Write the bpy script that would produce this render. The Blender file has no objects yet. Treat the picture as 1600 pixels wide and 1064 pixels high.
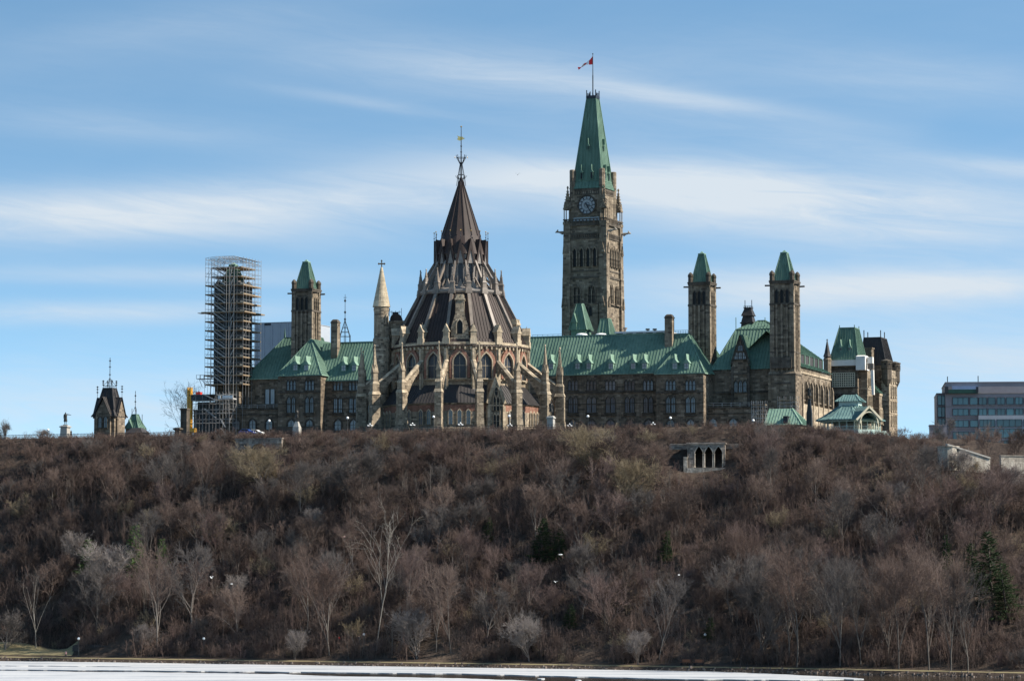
import bpy, bmesh, math, random
import numpy as np
from mathutils import Vector, Matrix, Quaternion

R = math.radians
SC = bpy.context.scene
COL = SC.collection

# ------------------------------------------------------------------ camera
ZC = 20.8                      # camera height above the frozen river
FPX = 4700.0                   # focal length in photo pixels (photo 1600 wide)
PITCH = math.atan((900 - 532) / FPX)
cam_d = bpy.data.cameras.new('camera')
cam = bpy.data.objects.new('camera', cam_d)
COL.objects.link(cam)
cam.location = (0, 0, ZC)
cam.rotation_euler = (math.pi / 2 + PITCH, 0, 0)
cam_d.sensor_width = 36
cam_d.lens = FPX / 1600 * 36
cam_d.clip_start = 1
cam_d.clip_end = 30000
SC.camera = cam

# ------------------------------------------------------------------ light
SUN_PHI = R(-12)                 # sun stands to the right, a little behind the scene
SUN_EL = R(40)
SUNV = Vector((math.cos(SUN_EL) * math.cos(SUN_PHI), math.cos(SUN_EL) * math.sin(SUN_PHI), math.sin(SUN_EL)))
sd = bpy.data.lights.new('sun', 'SUN')
sd.energy = 5.0
sd.angle = R(0.53)
sd.color = (1.0, 0.92, 0.80)
sun = bpy.data.objects.new('sun', sd)
COL.objects.link(sun)
sun.rotation_euler = (-SUNV).to_track_quat('-Z', 'Y').to_euler()
sun.location = (300, 600, 400)

SC.view_settings.view_transform = 'Standard'
SC.view_settings.look = 'None'
SC.view_settings.exposure = 0.78
SC.view_settings.gamma = 1.0

# ------------------------------------------------------------------ sky
W = bpy.data.worlds.new('World')
SC.world = W
W.use_nodes = True
nt = W.node_tree
nt.nodes.clear()
def N(tree, kind, **kw):
    n = tree.nodes.new(kind)
    for k, v in kw.items():
        setattr(n, k, v)
    return n
def L(tree, a, b):
    tree.links.new(a, b)
def M(tree, op, a, b=None, c=None, clamp=False):
    n = tree.nodes.new('ShaderNodeMath')
    n.operation = op
    n.use_clamp = clamp
    for i, v in enumerate((a, b, c)):
        if v is None:
            continue
        if isinstance(v, (int, float)):
            n.inputs[i].default_value = v
        else:
            tree.links.new(v, n.inputs[i])
    return n.outputs[0]
def build_world():
    t = nt
    geo = N(t, 'ShaderNodeTexCoord')
    sep = N(t, 'ShaderNodeSeparateXYZ')
    L(t, geo.outputs['Generated'], sep.inputs[0])
    x, y, z = sep.outputs
    sky = N(t, 'ShaderNodeTexSky', sky_type='NISHITA')
    sky.sun_disc = False
    sky.sun_elevation = SUN_EL
    sky.sun_rotation = math.atan2(SUNV.x, SUNV.y)
    sky.altitude = 60
    sky.air_density = 1.0
    sky.dust_density = 0.2
    sky.ozone_density = 1.4
    # the clear cold air of the day: take the colour of the sky from higher up the dome
    zz = M(t, 'ADD', M(t, 'MULTIPLY', M(t, 'ABSOLUTE', z), 3.3), 0.075)
    cmb = N(t, 'ShaderNodeCombineXYZ')
    L(t, x, cmb.inputs[0]); L(t, y, cmb.inputs[1]); L(t, zz, cmb.inputs[2])
    nrm = N(t, 'ShaderNodeVectorMath', operation='NORMALIZE')
    L(t, cmb.outputs[0], nrm.inputs[0])
    if not sky.inputs['Vector'].is_unavailable:
        L(t, nrm.outputs[0], sky.inputs['Vector'])
    hs = N(t, 'ShaderNodeHueSaturation')
    hs.inputs['Saturation'].default_value = SKY_SAT
    hs.inputs['Value'].default_value = 1.0
    L(t, sky.outputs[0], hs.inputs['Color'])
    # thin streaked cirrus, laid out on the dome by azimuth and elevation
    az = M(t, 'ARCTAN2', x, y)
    el = M(t, 'ARCSINE', z)
    def noise(sx, sz, tilt, scale, detail, rough, dist, off):
        c = N(t, 'ShaderNodeCombineXYZ')
        L(t, M(t, 'MULTIPLY', az, sx), c.inputs[0])
        L(t, M(t, 'MULTIPLY', M(t, 'ADD', el, M(t, 'MULTIPLY', az, tilt)), sz), c.inputs[1])
        c.inputs[2].default_value = off
        n = N(t, 'ShaderNodeTexNoise')
        n.inputs['Scale'].default_value = scale
        n.inputs['Detail'].default_value = detail
        n.inputs['Roughness'].default_value = rough
        n.inputs['Distortion'].default_value = dist
        L(t, c.outputs[0], n.inputs['Vector'])
        return n.outputs['Fac']
    n1 = noise(6, 48, 0.10, 1.0, 5, 0.5, 0.4, 3.1)
    n2 = noise(26, 190, 0.10, 1.0, 9, 0.66, 1.3, 7.7)
    n3 = noise(5, 26, -0.2, 1.0, 4, 0.5, 0.3, 1.3)
    def gauss(v, mu, s):
        d = M(t, 'DIVIDE', M(t, 'SUBTRACT', v, mu), s)
        return M(t, 'POWER', 2.718, M(t, 'MULTIPLY', M(t, 'MULTIPLY', d, d), -1))
    def px_az(p): return math.atan((p - 800) / FPX)
    def px_el(p): return PITCH + math.atan((532 - p) / FPX)
    tot = None
    bands = [  # px, py, sigma x, sigma y, tilt, weight
        (60, 345, 420, 36, 0.02, 1.10),
        (520, 310, 330, 40, -0.03, 0.85),
        (1330, 330, 430, 60, 0.08, 1.25),
        (1620, 275, 200, 14, 0.10, 0.6),
        (1000, 285, 300, 30, 0.08, 0.6),
        (740, 108, 280, 44, 0.10, 0.62),
        (1080, 158, 230, 14, 0.15, 0.5),
        (1480, 452, 380, 30, -0.05, 0.95),
        (1150, 440, 260, 30, 0.0, 0.45),
        (120, 492, 380, 18, -0.02, 0.75),
        (230, 435, 300, 16, 0.0, 0.55),
        (180, 205, 260, 26, 0.06, 0.32),
        (560, 160, 140, 10, 0.15, 0.3),
        (1450, 130, 320, 44, 0.12, 0.32),
        (300, 40, 300, 40, -0.15, 0.22),
        (1250, 215, 240, 22, 0.13, 0.25),
        (200, 640, 600, 70, 0.0, 0.75),
        (1500, 590, 600, 90, 0.0, 0.75),
    ]
    for (px, py, sx, sy, tl, w) in bands:
        a0, e0 = px_az(px), px_el(py)
        ee = M(t, 'ADD', el, M(t, 'MULTIPLY', M(t, 'SUBTRACT', az, a0), tl))
        g = M(t, 'MULTIPLY', gauss(az, a0, sx / FPX), gauss(ee, e0, sy / FPX))
        g = M(t, 'MULTIPLY', g, w)
        tot = g if tot is None else M(t, 'ADD', tot, g)
    # wisps elsewhere on the dome
    wild = M(t, 'MULTIPLY', M(t, 'SUBTRACT', n3, 0.42), 1.3, clamp=True)
    tot = M(t, 'ADD', tot, M(t, 'MULTIPLY', wild, 0.35))
    tex = M(t, 'ADD', M(t, 'MULTIPLY', n1, 1.05), M(t, 'MULTIPLY', n2, 0.52))
    tex = M(t, 'MULTIPLY', M(t, 'SUBTRACT', tex, 0.30), 1.5, clamp=True)
    cl = M(t, 'MULTIPLY', tot, tex)
    cl = M(t, 'MULTIPLY', cl, CLOUD, clamp=True)
    mix = N(t, 'ShaderNodeMix', data_type='RGBA')
    L(t, cl, mix.inputs['Factor'])
    tint = N(t, 'ShaderNodeMix', data_type='RGBA', blend_type='MULTIPLY')
    tint.inputs['Factor'].default_value = 1
    L(t, hs.outputs[0], tint.inputs['A']); tint.inputs['B'].default_value = (0.92, 1.03, 0.91, 1)
    L(t, tint.outputs['Result'], mix.inputs['A'])
    mix.inputs['B'].default_value = CLOUD_COL
    bg = N(t, 'ShaderNodeBackground')
    bg.inputs['Strength'].default_value = SKY_STR
    L(t, mix.outputs['Result'], bg.inputs['Color'])
    out = N(t, 'ShaderNodeOutputWorld')
    L(t, bg.outputs[0], out.inputs['Surface'])
SKY_STR = 0.148
SKY_SAT = 1.06
CLOUD = 0.95
CLOUD_COL = (2.75, 3.08, 3.4, 1)
build_world()

# ------------------------------------------------------------------ pixels and frames
CP, SP = math.cos(PITCH), math.sin(PITCH)
def ray(px, py):
    a, b = (px - 800) / FPX, (532 - py) / FPX
    return Vector((a, CP - b * SP, SP + b * CP))
def at(px, py, Y):                       # the point at depth Y seen in pixel (px, py)
    d = ray(px, py)
    return Vector((0, 0, ZC)) + d * (Y / d.y)
GZ = 58.5                                # height of the terrace the buildings stand on
TH = R(20)                               # the facades turn their right ends towards us
class Frame:
    def __init__(self, origin, th=TH):
        self.o = Vector(origin); self.th = th
        self.U = Vector((math.cos(th), -math.sin(th), 0))
        self.V = Vector((math.sin(th), math.cos(th), 0))
    def uz(self, px, py, v):
        d = ray(px, py)
        c = Vector((0, 0, ZC)) - self.o
        k = (v - c.dot(self.V)) / d.dot(self.V)
        p = c + d * k
        return p.dot(self.U), p.z
    def u(self, px, v, py=600): return self.uz(px, py, v)[0]
    def z(self, px, py, v): return self.uz(px, py, v)[1]
    def v_at(self, px, u, py=600):       # v of the point on the plane u seen in column px
        d = ray(px, py)
        c = Vector((0, 0, ZC)) - self.o
        k = (u - c.dot(self.U)) / d.dot(self.U)
        return (c + d * k).dot(self.V)

# ------------------------------------------------------------------ objects
def link(o, parent=None):
    COL.objects.link(o)
    if parent is not None:
        o.parent = parent
    return o
def tag(o, label=None, cat=None, group=None, kind=None):
    if label: o['label'] = label
    if cat: o['category'] = cat
    if group: o['group'] = group
    if kind: o['kind'] = kind
    return o
def thing(name, label, cat, loc=(0, 0, 0), rz=0.0, group=None):
    o = bpy.data.objects.new(name, None)
    o.empty_display_size = 1
    o.location = loc
    o.rotation_euler = (0, 0, rz)
    link(o)
    return tag(o, label, cat, group)
def frame_thing(fr, name, label, cat, group=None):
    return thing(name, label, cat, fr.o, -fr.th, group)
def inst(mesh, name, parent=None, loc=(0, 0, 0), rz=0.0, sc=None):
    o = bpy.data.objects.new(name, mesh)
    o.location = loc
    o.rotation_euler = (0, 0, rz)
    if sc is not None:
        o.scale = sc if not isinstance(sc, (int, float)) else (sc, sc, sc)
    return link(o, parent)
def copy_tree(o, parent=None):
    c = o.copy()
    COL.objects.link(c)
    c.parent = parent
    for ch in list(o.children):
        copy_tree(ch, c)
    return c

# ------------------------------------------------------------------ mesh builder
class MB:
    def __init__(self):
        self.v = []; self.f = []; self.m = []; self.mi = 0
    def add(self, pts, faces):
        b = len(self.v)
        self.v += [tuple(p) for p in pts]
        for f in faces:
            self.f.append([b + i for i in f]); self.m.append(self.mi)
        return self
    def poly(self, pts):
        return self.add(pts, [range(len(pts))])
    def box(self, x0, x1, y0, y1, z0, z1):
        p = [(x0, y0, z0), (x1, y0, z0), (x1, y1, z0), (x0, y1, z0), (x0, y0, z1), (x1, y0, z1), (x1, y1, z1), (x0, y1, z1)]
        return self.add(p, [(0, 3, 2, 1), (4, 5, 6, 7), (0, 1, 5, 4), (1, 2, 6, 5), (2, 3, 7, 6), (3, 0, 4, 7)])
    def frus(self, a, b):                 # two rings of equal count, capped
        n = len(a)
        fs = [(i, (i + 1) % n, n + (i + 1) % n, n + i) for i in range(n)]
        return self.add(list(a) + list(b), fs + [tuple(range(n - 1, -1, -1)), tuple(range(n, 2 * n))])
    def taper(self, cx, cy, w0, d0, z0, w1, d1, z1):
        def rg(w, d, z): return [(cx - w / 2, cy - d / 2, z), (cx + w / 2, cy - d / 2, z), (cx + w / 2, cy + d / 2, z), (cx - w / 2, cy + d / 2, z)]
        return self.frus(rg(w0, d0, z0), rg(w1, d1, z1))
    def ngon(self, cx, cy, r, z, n, rot=0.0):
        return [(cx + r * math.sin(rot + 2 * math.pi * i / n), cy - r * math.cos(rot + 2 * math.pi * i / n), z) for i in range(n)]
    def lathe(self, cx, cy, prof, n, rot=0.0):    # profile [(r, z), ...] upwards
        for (r0, z0), (r1, z1) in zip(prof[:-1], prof[1:]):
            a = self.ngon(cx, cy, max(r0, 1e-3), z0, n, rot); b = self.ngon(cx, cy, max(r1, 1e-3), z1, n, rot)
            self.add(a + b, [(i, (i + 1) % n, n + (i + 1) % n, n + i) for i in range(n)])
        self.poly(self.ngon(cx, cy, max(prof[0][0], 1e-3), prof[0][1], n, rot)[::-1])
        self.poly(self.ngon(cx, cy, max(prof[-1][0], 1e-3), prof[-1][1], n, rot))
        return self
    def ext_y(self, xz, y0, y1):          # outline in x, z pushed along y
        a = [(x, y0, z) for x, z in xz]; b = [(x, y1, z) for x, z in xz]
        n = len(xz)
        return self.add(a + b, [tuple(range(n)), tuple(range(2 * n - 1, n - 1, -1))] + [(i, n + i, n + (i + 1) % n, (i + 1) % n) for i in range(n)])
    def ext_x(self, yz, x0, x1):
        a = [(x0, y, z) for y, z in yz]; b = [(x1, y, z) for y, z in yz]
        n = len(yz)
        return self.add(a + b, [tuple(range(n - 1, -1, -1)), tuple(range(n, 2 * n))] + [(i, (i + 1) % n, n + (i + 1) % n, n + i) for i in range(n)])
    def bar(self, p, q, w, d=None, n=4, w2=None):
        p = Vector(p); q = Vector(q); d = d or w
        ax = (q - p)
        if ax.length < 1e-6: return self
        ax.normalize()
        up = Vector((0, 0, 1)) if abs(ax.z) < 0.95 else Vector((0, 1, 0))
        s = ax.cross(up).normalized(); t = s.cross(ax)
        k = 1.0 if w2 is None else w2 / w
        ra, rb = [], []
        for i in range(n):
            an = 2 * math.pi * (i + 0.5) / n
            c, sn = math.cos(an) * (0.7071 if n == 4 else 0.5), math.sin(an) * (0.7071 if n == 4 else 0.5)
            ra.append(p + s * c * w + t * sn * d); rb.append(q + (s * c * w + t * sn * d) * k)
        return self.frus(ra, rb)
    def roof(self, pts, gap=0.9, rw=0.11, rh=0.13, lift=0.0):   # one slope of sheet metal with standing seams down the fall line
        P = [Vector(p) for p in pts]
        n = Vector((0, 0, 0))
        for i in range(len(P)):
            a, b = P[i], P[(i + 1) % len(P)]
            n += Vector(((a.y - b.y) * (a.z + b.z), (a.z - b.z) * (a.x + b.x), (a.x - b.x) * (a.y + b.y)))
        n.normalize()
        if n.z < 0: n = -n; P = P[::-1]
        self.poly(P)
        h = Vector((0, 0, 1)).cross(n)
        if h.length < 1e-4: return self
        h.normalize(); g = n.cross(h).normalized()
        o = P[0]
        q = [((p - o).dot(h), (p - o).dot(g)) for p in P]
        lo, hi = min(a for a, _ in q), max(a for a, _ in q)
        k = max(1, int((hi - lo) / gap))
        st = (hi - lo) / k
        for i in range(k):
            c = lo + (i + 0.5) * st
            ys = []
            for j in range(len(q)):
                (a0, b0), (a1, b1) = q[j], q[(j + 1) % len(q)]
                if (a0 - c) * (a1 - c) < 0:
                    ys.append(b0 + (b1 - b0) * (c - a0) / (a1 - a0))
            if len(ys) == 2 and abs(ys[0] - ys[1]) > 0.4:
                y0, y1 = min(ys) + 0.02, max(ys) - 0.05
                b_ = o + h * c
                r = []
                for yy in (y0, y1):
                    c0 = b_ + g * yy
                    r.append([c0 - h * rw / 2 + n * 0.005, c0 + h * rw / 2 + n * 0.005, c0 + h * rw / 2 + n * rh, c0 - h * rw / 2 + n * rh])
                self.frus(r[0], r[1])
        return self
    def mesh(self, name, mats):
        me = bpy.data.meshes.new(name)
        me.from_pydata(self.v, [], self.f)
        if not isinstance(mats, (list, tuple)): mats = [mats]
        for m in mats: me.materials.append(m)
        if len(mats) > 1:
            me.polygons.foreach_set('material_index', self.m)
        me.update()
        return me
    def build(self, name, mats, parent=None, loc=(0, 0, 0), rz=0.0):
        bm = bmesh.new()
        me = self.mesh(name, mats)
        bm.from_mesh(me)
        bmesh.ops.recalc_face_normals(bm, faces=bm.faces)
        bm.to_mesh(me); bm.free()
        return inst(me, name, parent, loc, rz)

def arch_pts(w, hs, h, n=5):
    p = [(-w / 2, 0.0), (w / 2, 0.0)]
    for k in range(n):
        s = k / n
        p.append((w / 2 * (1 - s ** 1.8), hs + (h - hs) * s))
    p.append((0.0, h))
    for k in range(n - 1, -1, -1):
        s = k / n
        p.append((-w / 2 * (1 - s ** 1.8), hs + (h - hs) * s))
    return p
def rect_pts(w, h): return [(-w / 2, 0.0), (w / 2, 0.0), (w / 2, h), (-w / 2, h)]
def ring_y(mb, inner, outer, y0, y1):     # a surround: front ring, reveals, outer sides
    n = len(inner)
    for i in range(n):
        j = (i + 1) % n
        a, b, c, d = inner[i], inner[j], outer[j], outer[i]
        mb.poly([(a[0], y0, a[1]), (d[0], y0, d[1]), (c[0], y0, c[1]), (b[0], y0, b[1])][::-1])
        mb.poly([(a[0], y0, a[1]), (b[0], y0, b[1]), (b[0], y1, b[1]), (a[0], y1, a[1])])
        mb.poly([(d[0], y1, d[1]), (c[0], y1, c[1]), (c[0], y0, c[1]), (d[0], y0, d[1])])
_win = {}
def window(parent, x, y, z, w, h, lights=1, kind='arch', frame=None, pane=None, rz=0.0, t=0.22, dep=0.32, label=None, name='window', hood=None, sill=True, mull=True):
    """a window facing -y: stone surround (part) with its panes (sub-part)"""
    key = (round(w, 2), round(h, 2), lights, kind, frame.name, pane.name, t, dep, hood.name if hood else None, sill, mull)
    if key not in _win:
        fm, pm = MB(), MB()
        lw = w / lights
        for i in range(lights):
            cx = -w / 2 + lw * (i + 0.5)
            iw = lw * (0.78 if lights > 1 else 1.0)
            if kind == 'arch':
                inn = arch_pts(iw, h * 0.66, h); out = arch_pts(iw + 2 * t * (0.6 if lights > 1 else 1), h * 0.66, h + t * 1.6)
            elif kind == 'tall':
                inn = arch_pts(iw, h * 0.8, h); out = arch_pts(iw + 2 * t * (0.6 if lights > 1 else 1), h * 0.8, h + t * 1.6)
            else:
                inn = rect_pts(iw, h); out = [(a * (iw + 2 * t) / iw, b + (t if b > 0 else -t)) for a, b in inn]
            inn = [(a + cx, b) for a, b in inn]; out = [(a + cx, b) for a, b in out]
            ring_y(fm, inn, out, -dep - 0.004 * (i % 2), 0.05)
            if hood:
                fm.mi = 1
                o2 = arch_pts(iw + 2 * t + 1.5, h * 0.66, h + t * 1.6 + 1.35); o1 = arch_pts(iw + 2 * t + 0.02, h * 0.66, h + t * 1.6 + 0.02)
                ring_y(fm, [(a + cx, b) for a, b in o1], [(a + cx, b) for a, b in o2], -dep + 0.1, 0.05)
                fm.mi = 0
            pm.poly([(a, -0.03, b) for a, b in inn])
            if mull and iw > 0.9:
                fm.box(cx - 0.05, cx + 0.05, -0.12, -0.035, 0, h * 0.9)
            if mull and h > 1.6:
                fm.box(cx - iw / 2, cx + iw / 2, -0.10, -0.036, h * 0.5 - 0.05, h * 0.5 + 0.05)
        if sill:
            fm.box(-w / 2 - t - 0.1, w / 2 + t + 0.1, -dep - 0.16, 0.05, -0.32, -0.02)
        _win[key] = (fm.mesh('window', [frame, hood] if hood else frame), pm.mesh('pane', pane))
    f, p = _win[key]
    a = inst(f, name, parent, (x, y, z), rz)
    inst(p, 'pane', a)
    if label: a['label'] = label
    return a
# ------------------------------------------------------------------ materials
MAT = {}
def new_mat(name):
    m = bpy.data.materials.new(name)
    m.use_nodes = True
    t = m.node_tree
    return m, t, t.nodes['Principled BSDF']
def ramp(t, fac, stops):
    r = N(t, 'ShaderNodeValToRGB')
    e = r.color_ramp.elements
    while len(e) < len(stops): e.new(0.5)
    for k, (p, c) in enumerate(stops):
        e[k].position = p; e[k].color = (*c, 1)
    L(t, fac, r.inputs[0])
    return r.outputs[0]
def noise_tex(t, vec, scale, detail=4, rough=0.6, dist=0.0):
    n = N(t, 'ShaderNodeTexNoise')
    n.inputs['Scale'].default_value = scale
    n.inputs['Detail'].default_value = detail
    n.inputs['Roughness'].default_value = rough
    n.inputs['Distortion'].default_value = dist
    L(t, vec, n.inputs['Vector'])
    return n.outputs['Fac']
def mult(t, a, b, fac=1.0):
    x = N(t, 'ShaderNodeMix', data_type='RGBA', blend_type='MULTIPLY')
    x.inputs['Factor'].default_value = fac
    L(t, a, x.inputs['A']); L(t, b, x.inputs['B'])
    return x.outputs['Result']
def mixc(t, fac, a, b):
    x = N(t, 'ShaderNodeMix', data_type='RGBA')
    if isinstance(fac, (int, float)): x.inputs['Factor'].default_value = fac
    else: L(t, fac, x.inputs['Factor'])
    for s, v in (('A', a), ('B', b)):
        if isinstance(v, tuple): x.inputs[s].default_value = (*v, 1)
        else: L(t, v, x.inputs[s])
    return x.outputs['Result']
def stone(name, light, mid, dark, bw=1.5, bh=0.62, stain=0.55, var=1.0):
    m, t, b = new_mat(name)
    tc = N(t, 'ShaderNodeTexCoord')
    sp = N(t, 'ShaderNodeSeparateXYZ'); L(t, tc.outputs['Object'], sp.inputs[0])
    h = M(t, 'ADD', sp.outputs[0], M(t, 'MULTIPLY', sp.outputs[1], 0.97))
    cv = N(t, 'ShaderNodeCombineXYZ'); L(t, h, cv.inputs[0]); L(t, sp.outputs[2], cv.inputs[1])
    br = N(t, 'ShaderNodeTexBrick')
    br.inputs['Scale'].default_value = 1.0
    br.inputs['Brick Width'].default_value = bw
    br.inputs['Row Height'].default_value = bh
    br.inputs['Mortar Size'].default_value = 0.03
    br.inputs['Bias'].default_value = 0.0
    br.offset_frequency = 2; br.squash_frequency = 3; br.squash = 0.7
    br.inputs['Color1'].default_value = (0, 0, 0, 1)
    br.inputs['Color2'].default_value = (1, 1, 1, 1)
    br.inputs['Mortar'].default_value = (0.35, 0.35, 0.35, 1)
    L(t, cv.outputs[0], br.inputs['Vector'])
    rnd = N(t, 'ShaderNodeRGBToBW'); L(t, br.outputs['Color'], rnd.inputs[0])
    col = ramp(t, rnd.outputs[0], [(0.0, dark), (0.38, mid), (0.72, mid), (1.0, light)])
    big = noise_tex(t, tc.outputs['Object'], 0.16, 5, 0.62)
    st = ramp(t, big, [(0.30, (stain, stain * 0.97, stain * 0.93)), (0.62, (1, 1, 1))])
    # rain streaks run down the walls
    mp = N(t, 'ShaderNodeMapping'); mp.inputs['Scale'].default_value = (1.1, 1.1, 0.08)
    L(t, tc.outputs['Object'], mp.inputs['Vector'])
    sk = noise_tex(t, mp.outputs[0], 0.9, 4, 0.6)
    sr = ramp(t, sk, [(0.34, (0.62, 0.60, 0.58)), (0.56, (1, 1, 1))])
    fine = noise_tex(t, tc.outputs['Object'], 2.2, 3, 0.7)
    fr = ramp(t, fine, [(0.25, (0.72, 0.72, 0.72)), (0.75, (1.22, 1.2, 1.17))])
    c = mult(t, mult(t, mult(t, col, st), sr, 0.8), fr, 0.9)
    L(t, c, b.inputs['Base Color'])
    b.inputs['Roughness'].default_value = 0.9
    b.inputs['Specular IOR Level'].default_value = 0.2
    bp = N(t, 'ShaderNodeBump'); bp.inputs['Strength'].default_value = 0.5; bp.inputs['Distance'].default_value = 0.12
    L(t, M(t, 'ADD', rnd.outputs[0], fine), bp.inputs['Height']); L(t, bp.outputs[0], b.inputs['Normal'])
    MAT[name] = m
    return m
def copper(name, a, b_, c_, rough=0.55):
    m, t, b = new_mat(name)
    tc = N(t, 'ShaderNodeTexCoord')
    big = noise_tex(t, tc.outputs['Object'], 0.12, 5, 0.6)
    col = ramp(t, big, [(0.28, a), (0.5, b_), (0.72, c_)])
    mp = N(t, 'ShaderNodeMapping'); mp.inputs['Scale'].default_value = (1.3, 1.3, 0.10)
    L(t, tc.outputs['Object'], mp.inputs['Vector'])
    sk = noise_tex(t, mp.outputs[0], 1.0, 5, 0.65)
    sr = ramp(t, sk, [(0.28, (0.62, 0.65, 0.63)), (0.48, (0.96, 0.97, 0.96)), (0.70, (1.12, 1.10, 1.10))])
    c = mult(t, col, sr)
    L(t, c, b.inputs['Base Color'])
    b.inputs['Roughness'].default_value = rough
    b.inputs['Specular IOR Level'].default_value = 0.3
    MAT[name] = m
    return m
def plain(name, col, rough=0.6, metal=0.0, var=0.25, scale=0.8, spec=0.4, emit=None):
    m, t, b = new_mat(name)
    tc = N(t, 'ShaderNodeTexCoord')
    n = noise_tex(t, tc.outputs['Object'], scale, 4, 0.65)
    lo = tuple(x * (1 - var) for x in col); hi = tuple(min(1, x * (1 + var)) for x in col)
    L(t, ramp(t, n, [(0.3, lo), (0.7, hi)]), b.inputs['Base Color'])
    b.inputs['Roughness'].default_value = rough
    b.inputs['Metallic'].default_value = metal
    b.inputs['Specular IOR Level'].default_value = spec
    MAT[name] = m
    return m
def glass(name, col, rough=0.12, spec=0.6, var=0.5, scale=0.35):
    m, t, b = new_mat(name)
    g = N(t, 'ShaderNodeNewGeometry')
    oi = N(t, 'ShaderNodeObjectInfo')
    n = noise_tex(t, g.outputs['Position'], scale, 2, 0.5)
    f = M(t, 'ADD', M(t, 'MULTIPLY', n, 0.7), M(t, 'MULTIPLY', oi.outputs['Random'], 0.5))
    lo = tuple(x * (1 - var) for x in col); hi = tuple(x * (1 + var) for x in col)
    L(t, ramp(t, f, [(0.25, lo), (0.95, hi)]), b.inputs['Base Color'])
    b.inputs['Roughness'].default_value = rough
    b.inputs['Specular IOR Level'].default_value = spec
    MAT[name] = m
    return m
def bark(name, a, b_, rough=0.9):
    """bark and twigs; every tree gets a tone of its own"""
    m, t, b = new_mat(name)
    oi = N(t, 'ShaderNodeObjectInfo')
    g = N(t, 'ShaderNodeNewGeometry')
    n = noise_tex(t, g.outputs['Position'], 0.22, 3, 0.6)
    f = M(t, 'ADD', M(t, 'MULTIPLY', oi.outputs['Random'], 0.65), M(t, 'MULTIPLY', M(t, 'SUBTRACT', n, 0.32), 0.9), clamp=True)
    L(t, mixc(t, f, a, b_), b.inputs['Base Color'])
    b.inputs['Roughness'].default_value = rough
    b.inputs['Specular IOR Level'].default_value = 0.15
    MAT[name] = m
    return m

stone('wall_stone', (0.344, 0.281, 0.212), (0.210, 0.170, 0.128), (0.103, 0.086, 0.068), stain=0.6)
stone('tower_stone', (0.378, 0.315, 0.242), (0.250, 0.206, 0.154), (0.112, 0.092, 0.074), stain=0.55)
stone('library_stone', (0.516, 0.433, 0.329), (0.315, 0.261, 0.194), (0.120, 0.101, 0.081), bw=1.1, bh=0.5, stain=0.6)
stone('cone_stone', (0.604, 0.524, 0.389), (0.502, 0.431, 0.320), (0.366, 0.319, 0.239), bw=1.6, bh=1.3, stain=0.75)
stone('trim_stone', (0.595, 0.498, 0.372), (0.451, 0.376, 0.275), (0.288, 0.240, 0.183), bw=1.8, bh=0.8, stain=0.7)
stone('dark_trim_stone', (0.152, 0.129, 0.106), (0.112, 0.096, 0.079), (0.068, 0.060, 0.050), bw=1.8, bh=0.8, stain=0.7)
stone('red_stone', (0.377, 0.207, 0.151), (0.292, 0.156, 0.113), (0.207, 0.113, 0.089), bw=0.9, bh=0.45, stain=0.7)
stone('lookout_stone', (0.515, 0.447, 0.380), (0.336, 0.291, 0.252), (0.168, 0.148, 0.133), bw=0.9, bh=0.5, stain=0.6)
stone('pale_wall_stone', (0.58, 0.53, 0.46), (0.46, 0.42, 0.36), (0.32, 0.29, 0.25), stain=0.7)
copper('green_copper', (0.078, 0.139, 0.104), (0.106, 0.180, 0.136), (0.144, 0.226, 0.171), rough=0.75)
copper('pale_copper', (0.144, 0.240, 0.184), (0.187, 0.290, 0.224), (0.229, 0.326, 0.259), rough=0.7)
copper('blue_copper', (0.10, 0.175, 0.17), (0.130, 0.215, 0.205), (0.17, 0.26, 0.25), rough=0.65)
copper('brown_copper', (0.027, 0.018, 0.016), (0.039, 0.026, 0.022), (0.057, 0.038, 0.034), rough=0.62)
copper('dark_slate', (0.030, 0.027, 0.028), (0.042, 0.038, 0.038), (0.060, 0.054, 0.052), rough=0.65)
plain('lead', (0.220, 0.195, 0.174), 0.5, 0.1, 0.25)
plain('rib_metal', (0.174, 0.145, 0.120), 0.5, 0.05, 0.25)
plain('iron', (0.03, 0.034, 0.042), 0.5, 0.4, 0.3)
plain('gold', (0.75, 0.50, 0.17), 0.3, 0.9, 0.1)
plain('bronze', (0.035, 0.033, 0.030), 0.45, 0.5, 0.4, 2.0)
plain('white_paint', (0.72, 0.72, 0.70), 0.6, 0, 0.08, 0.3)
plain('tarp', (0.76, 0.72, 0.65), 0.65, 0, 0.10, 0.5)
plain('snow_cap', (0.80, 0.81, 0.83), 0.8, 0, 0.04)
glass('window_glass', (0.144, 0.156, 0.169))
glass('dark_glass', (0.014, 0.0145, 0.016), 0.3, 0.15)
glass('pale_glass', (0.33, 0.36, 0.37), 0.3, 0.5, 0.25)
glass('church_glass', (0.036, 0.038, 0.045), 0.3, 0.3, 0.4)
glass('teal_glass', (0.06, 0.145, 0.16), 0.08, 0.8, 0.55, 0.12)
plain('clock_glass', (0.294, 0.308, 0.315), 0.35, 0, 0.06)
plain('scaffold_steel', (0.30, 0.29, 0.28), 0.5, 0.2, 0.3)
plain('plank', (0.26, 0.20, 0.135), 0.85, 0, 0.3, 1.2)
plain('netting', (0.05, 0.06, 0.065), 0.9, 0, 0.3)
plain('hoist_yellow', (0.62, 0.33, 0.045), 0.5, 0, 0.2, 1.0)
plain('red_paint', (0.60, 0.045, 0.035), 0.5, 0, 0.15)
plain('flag_red', (0.72, 0.03, 0.035), 0.75, 0, 0.05)
plain('flag_white', (0.78, 0.78, 0.78), 0.75, 0, 0.03)
plain('concrete_panel', (0.33, 0.36, 0.40), 0.7, 0, 0.08, 0.1)
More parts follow.
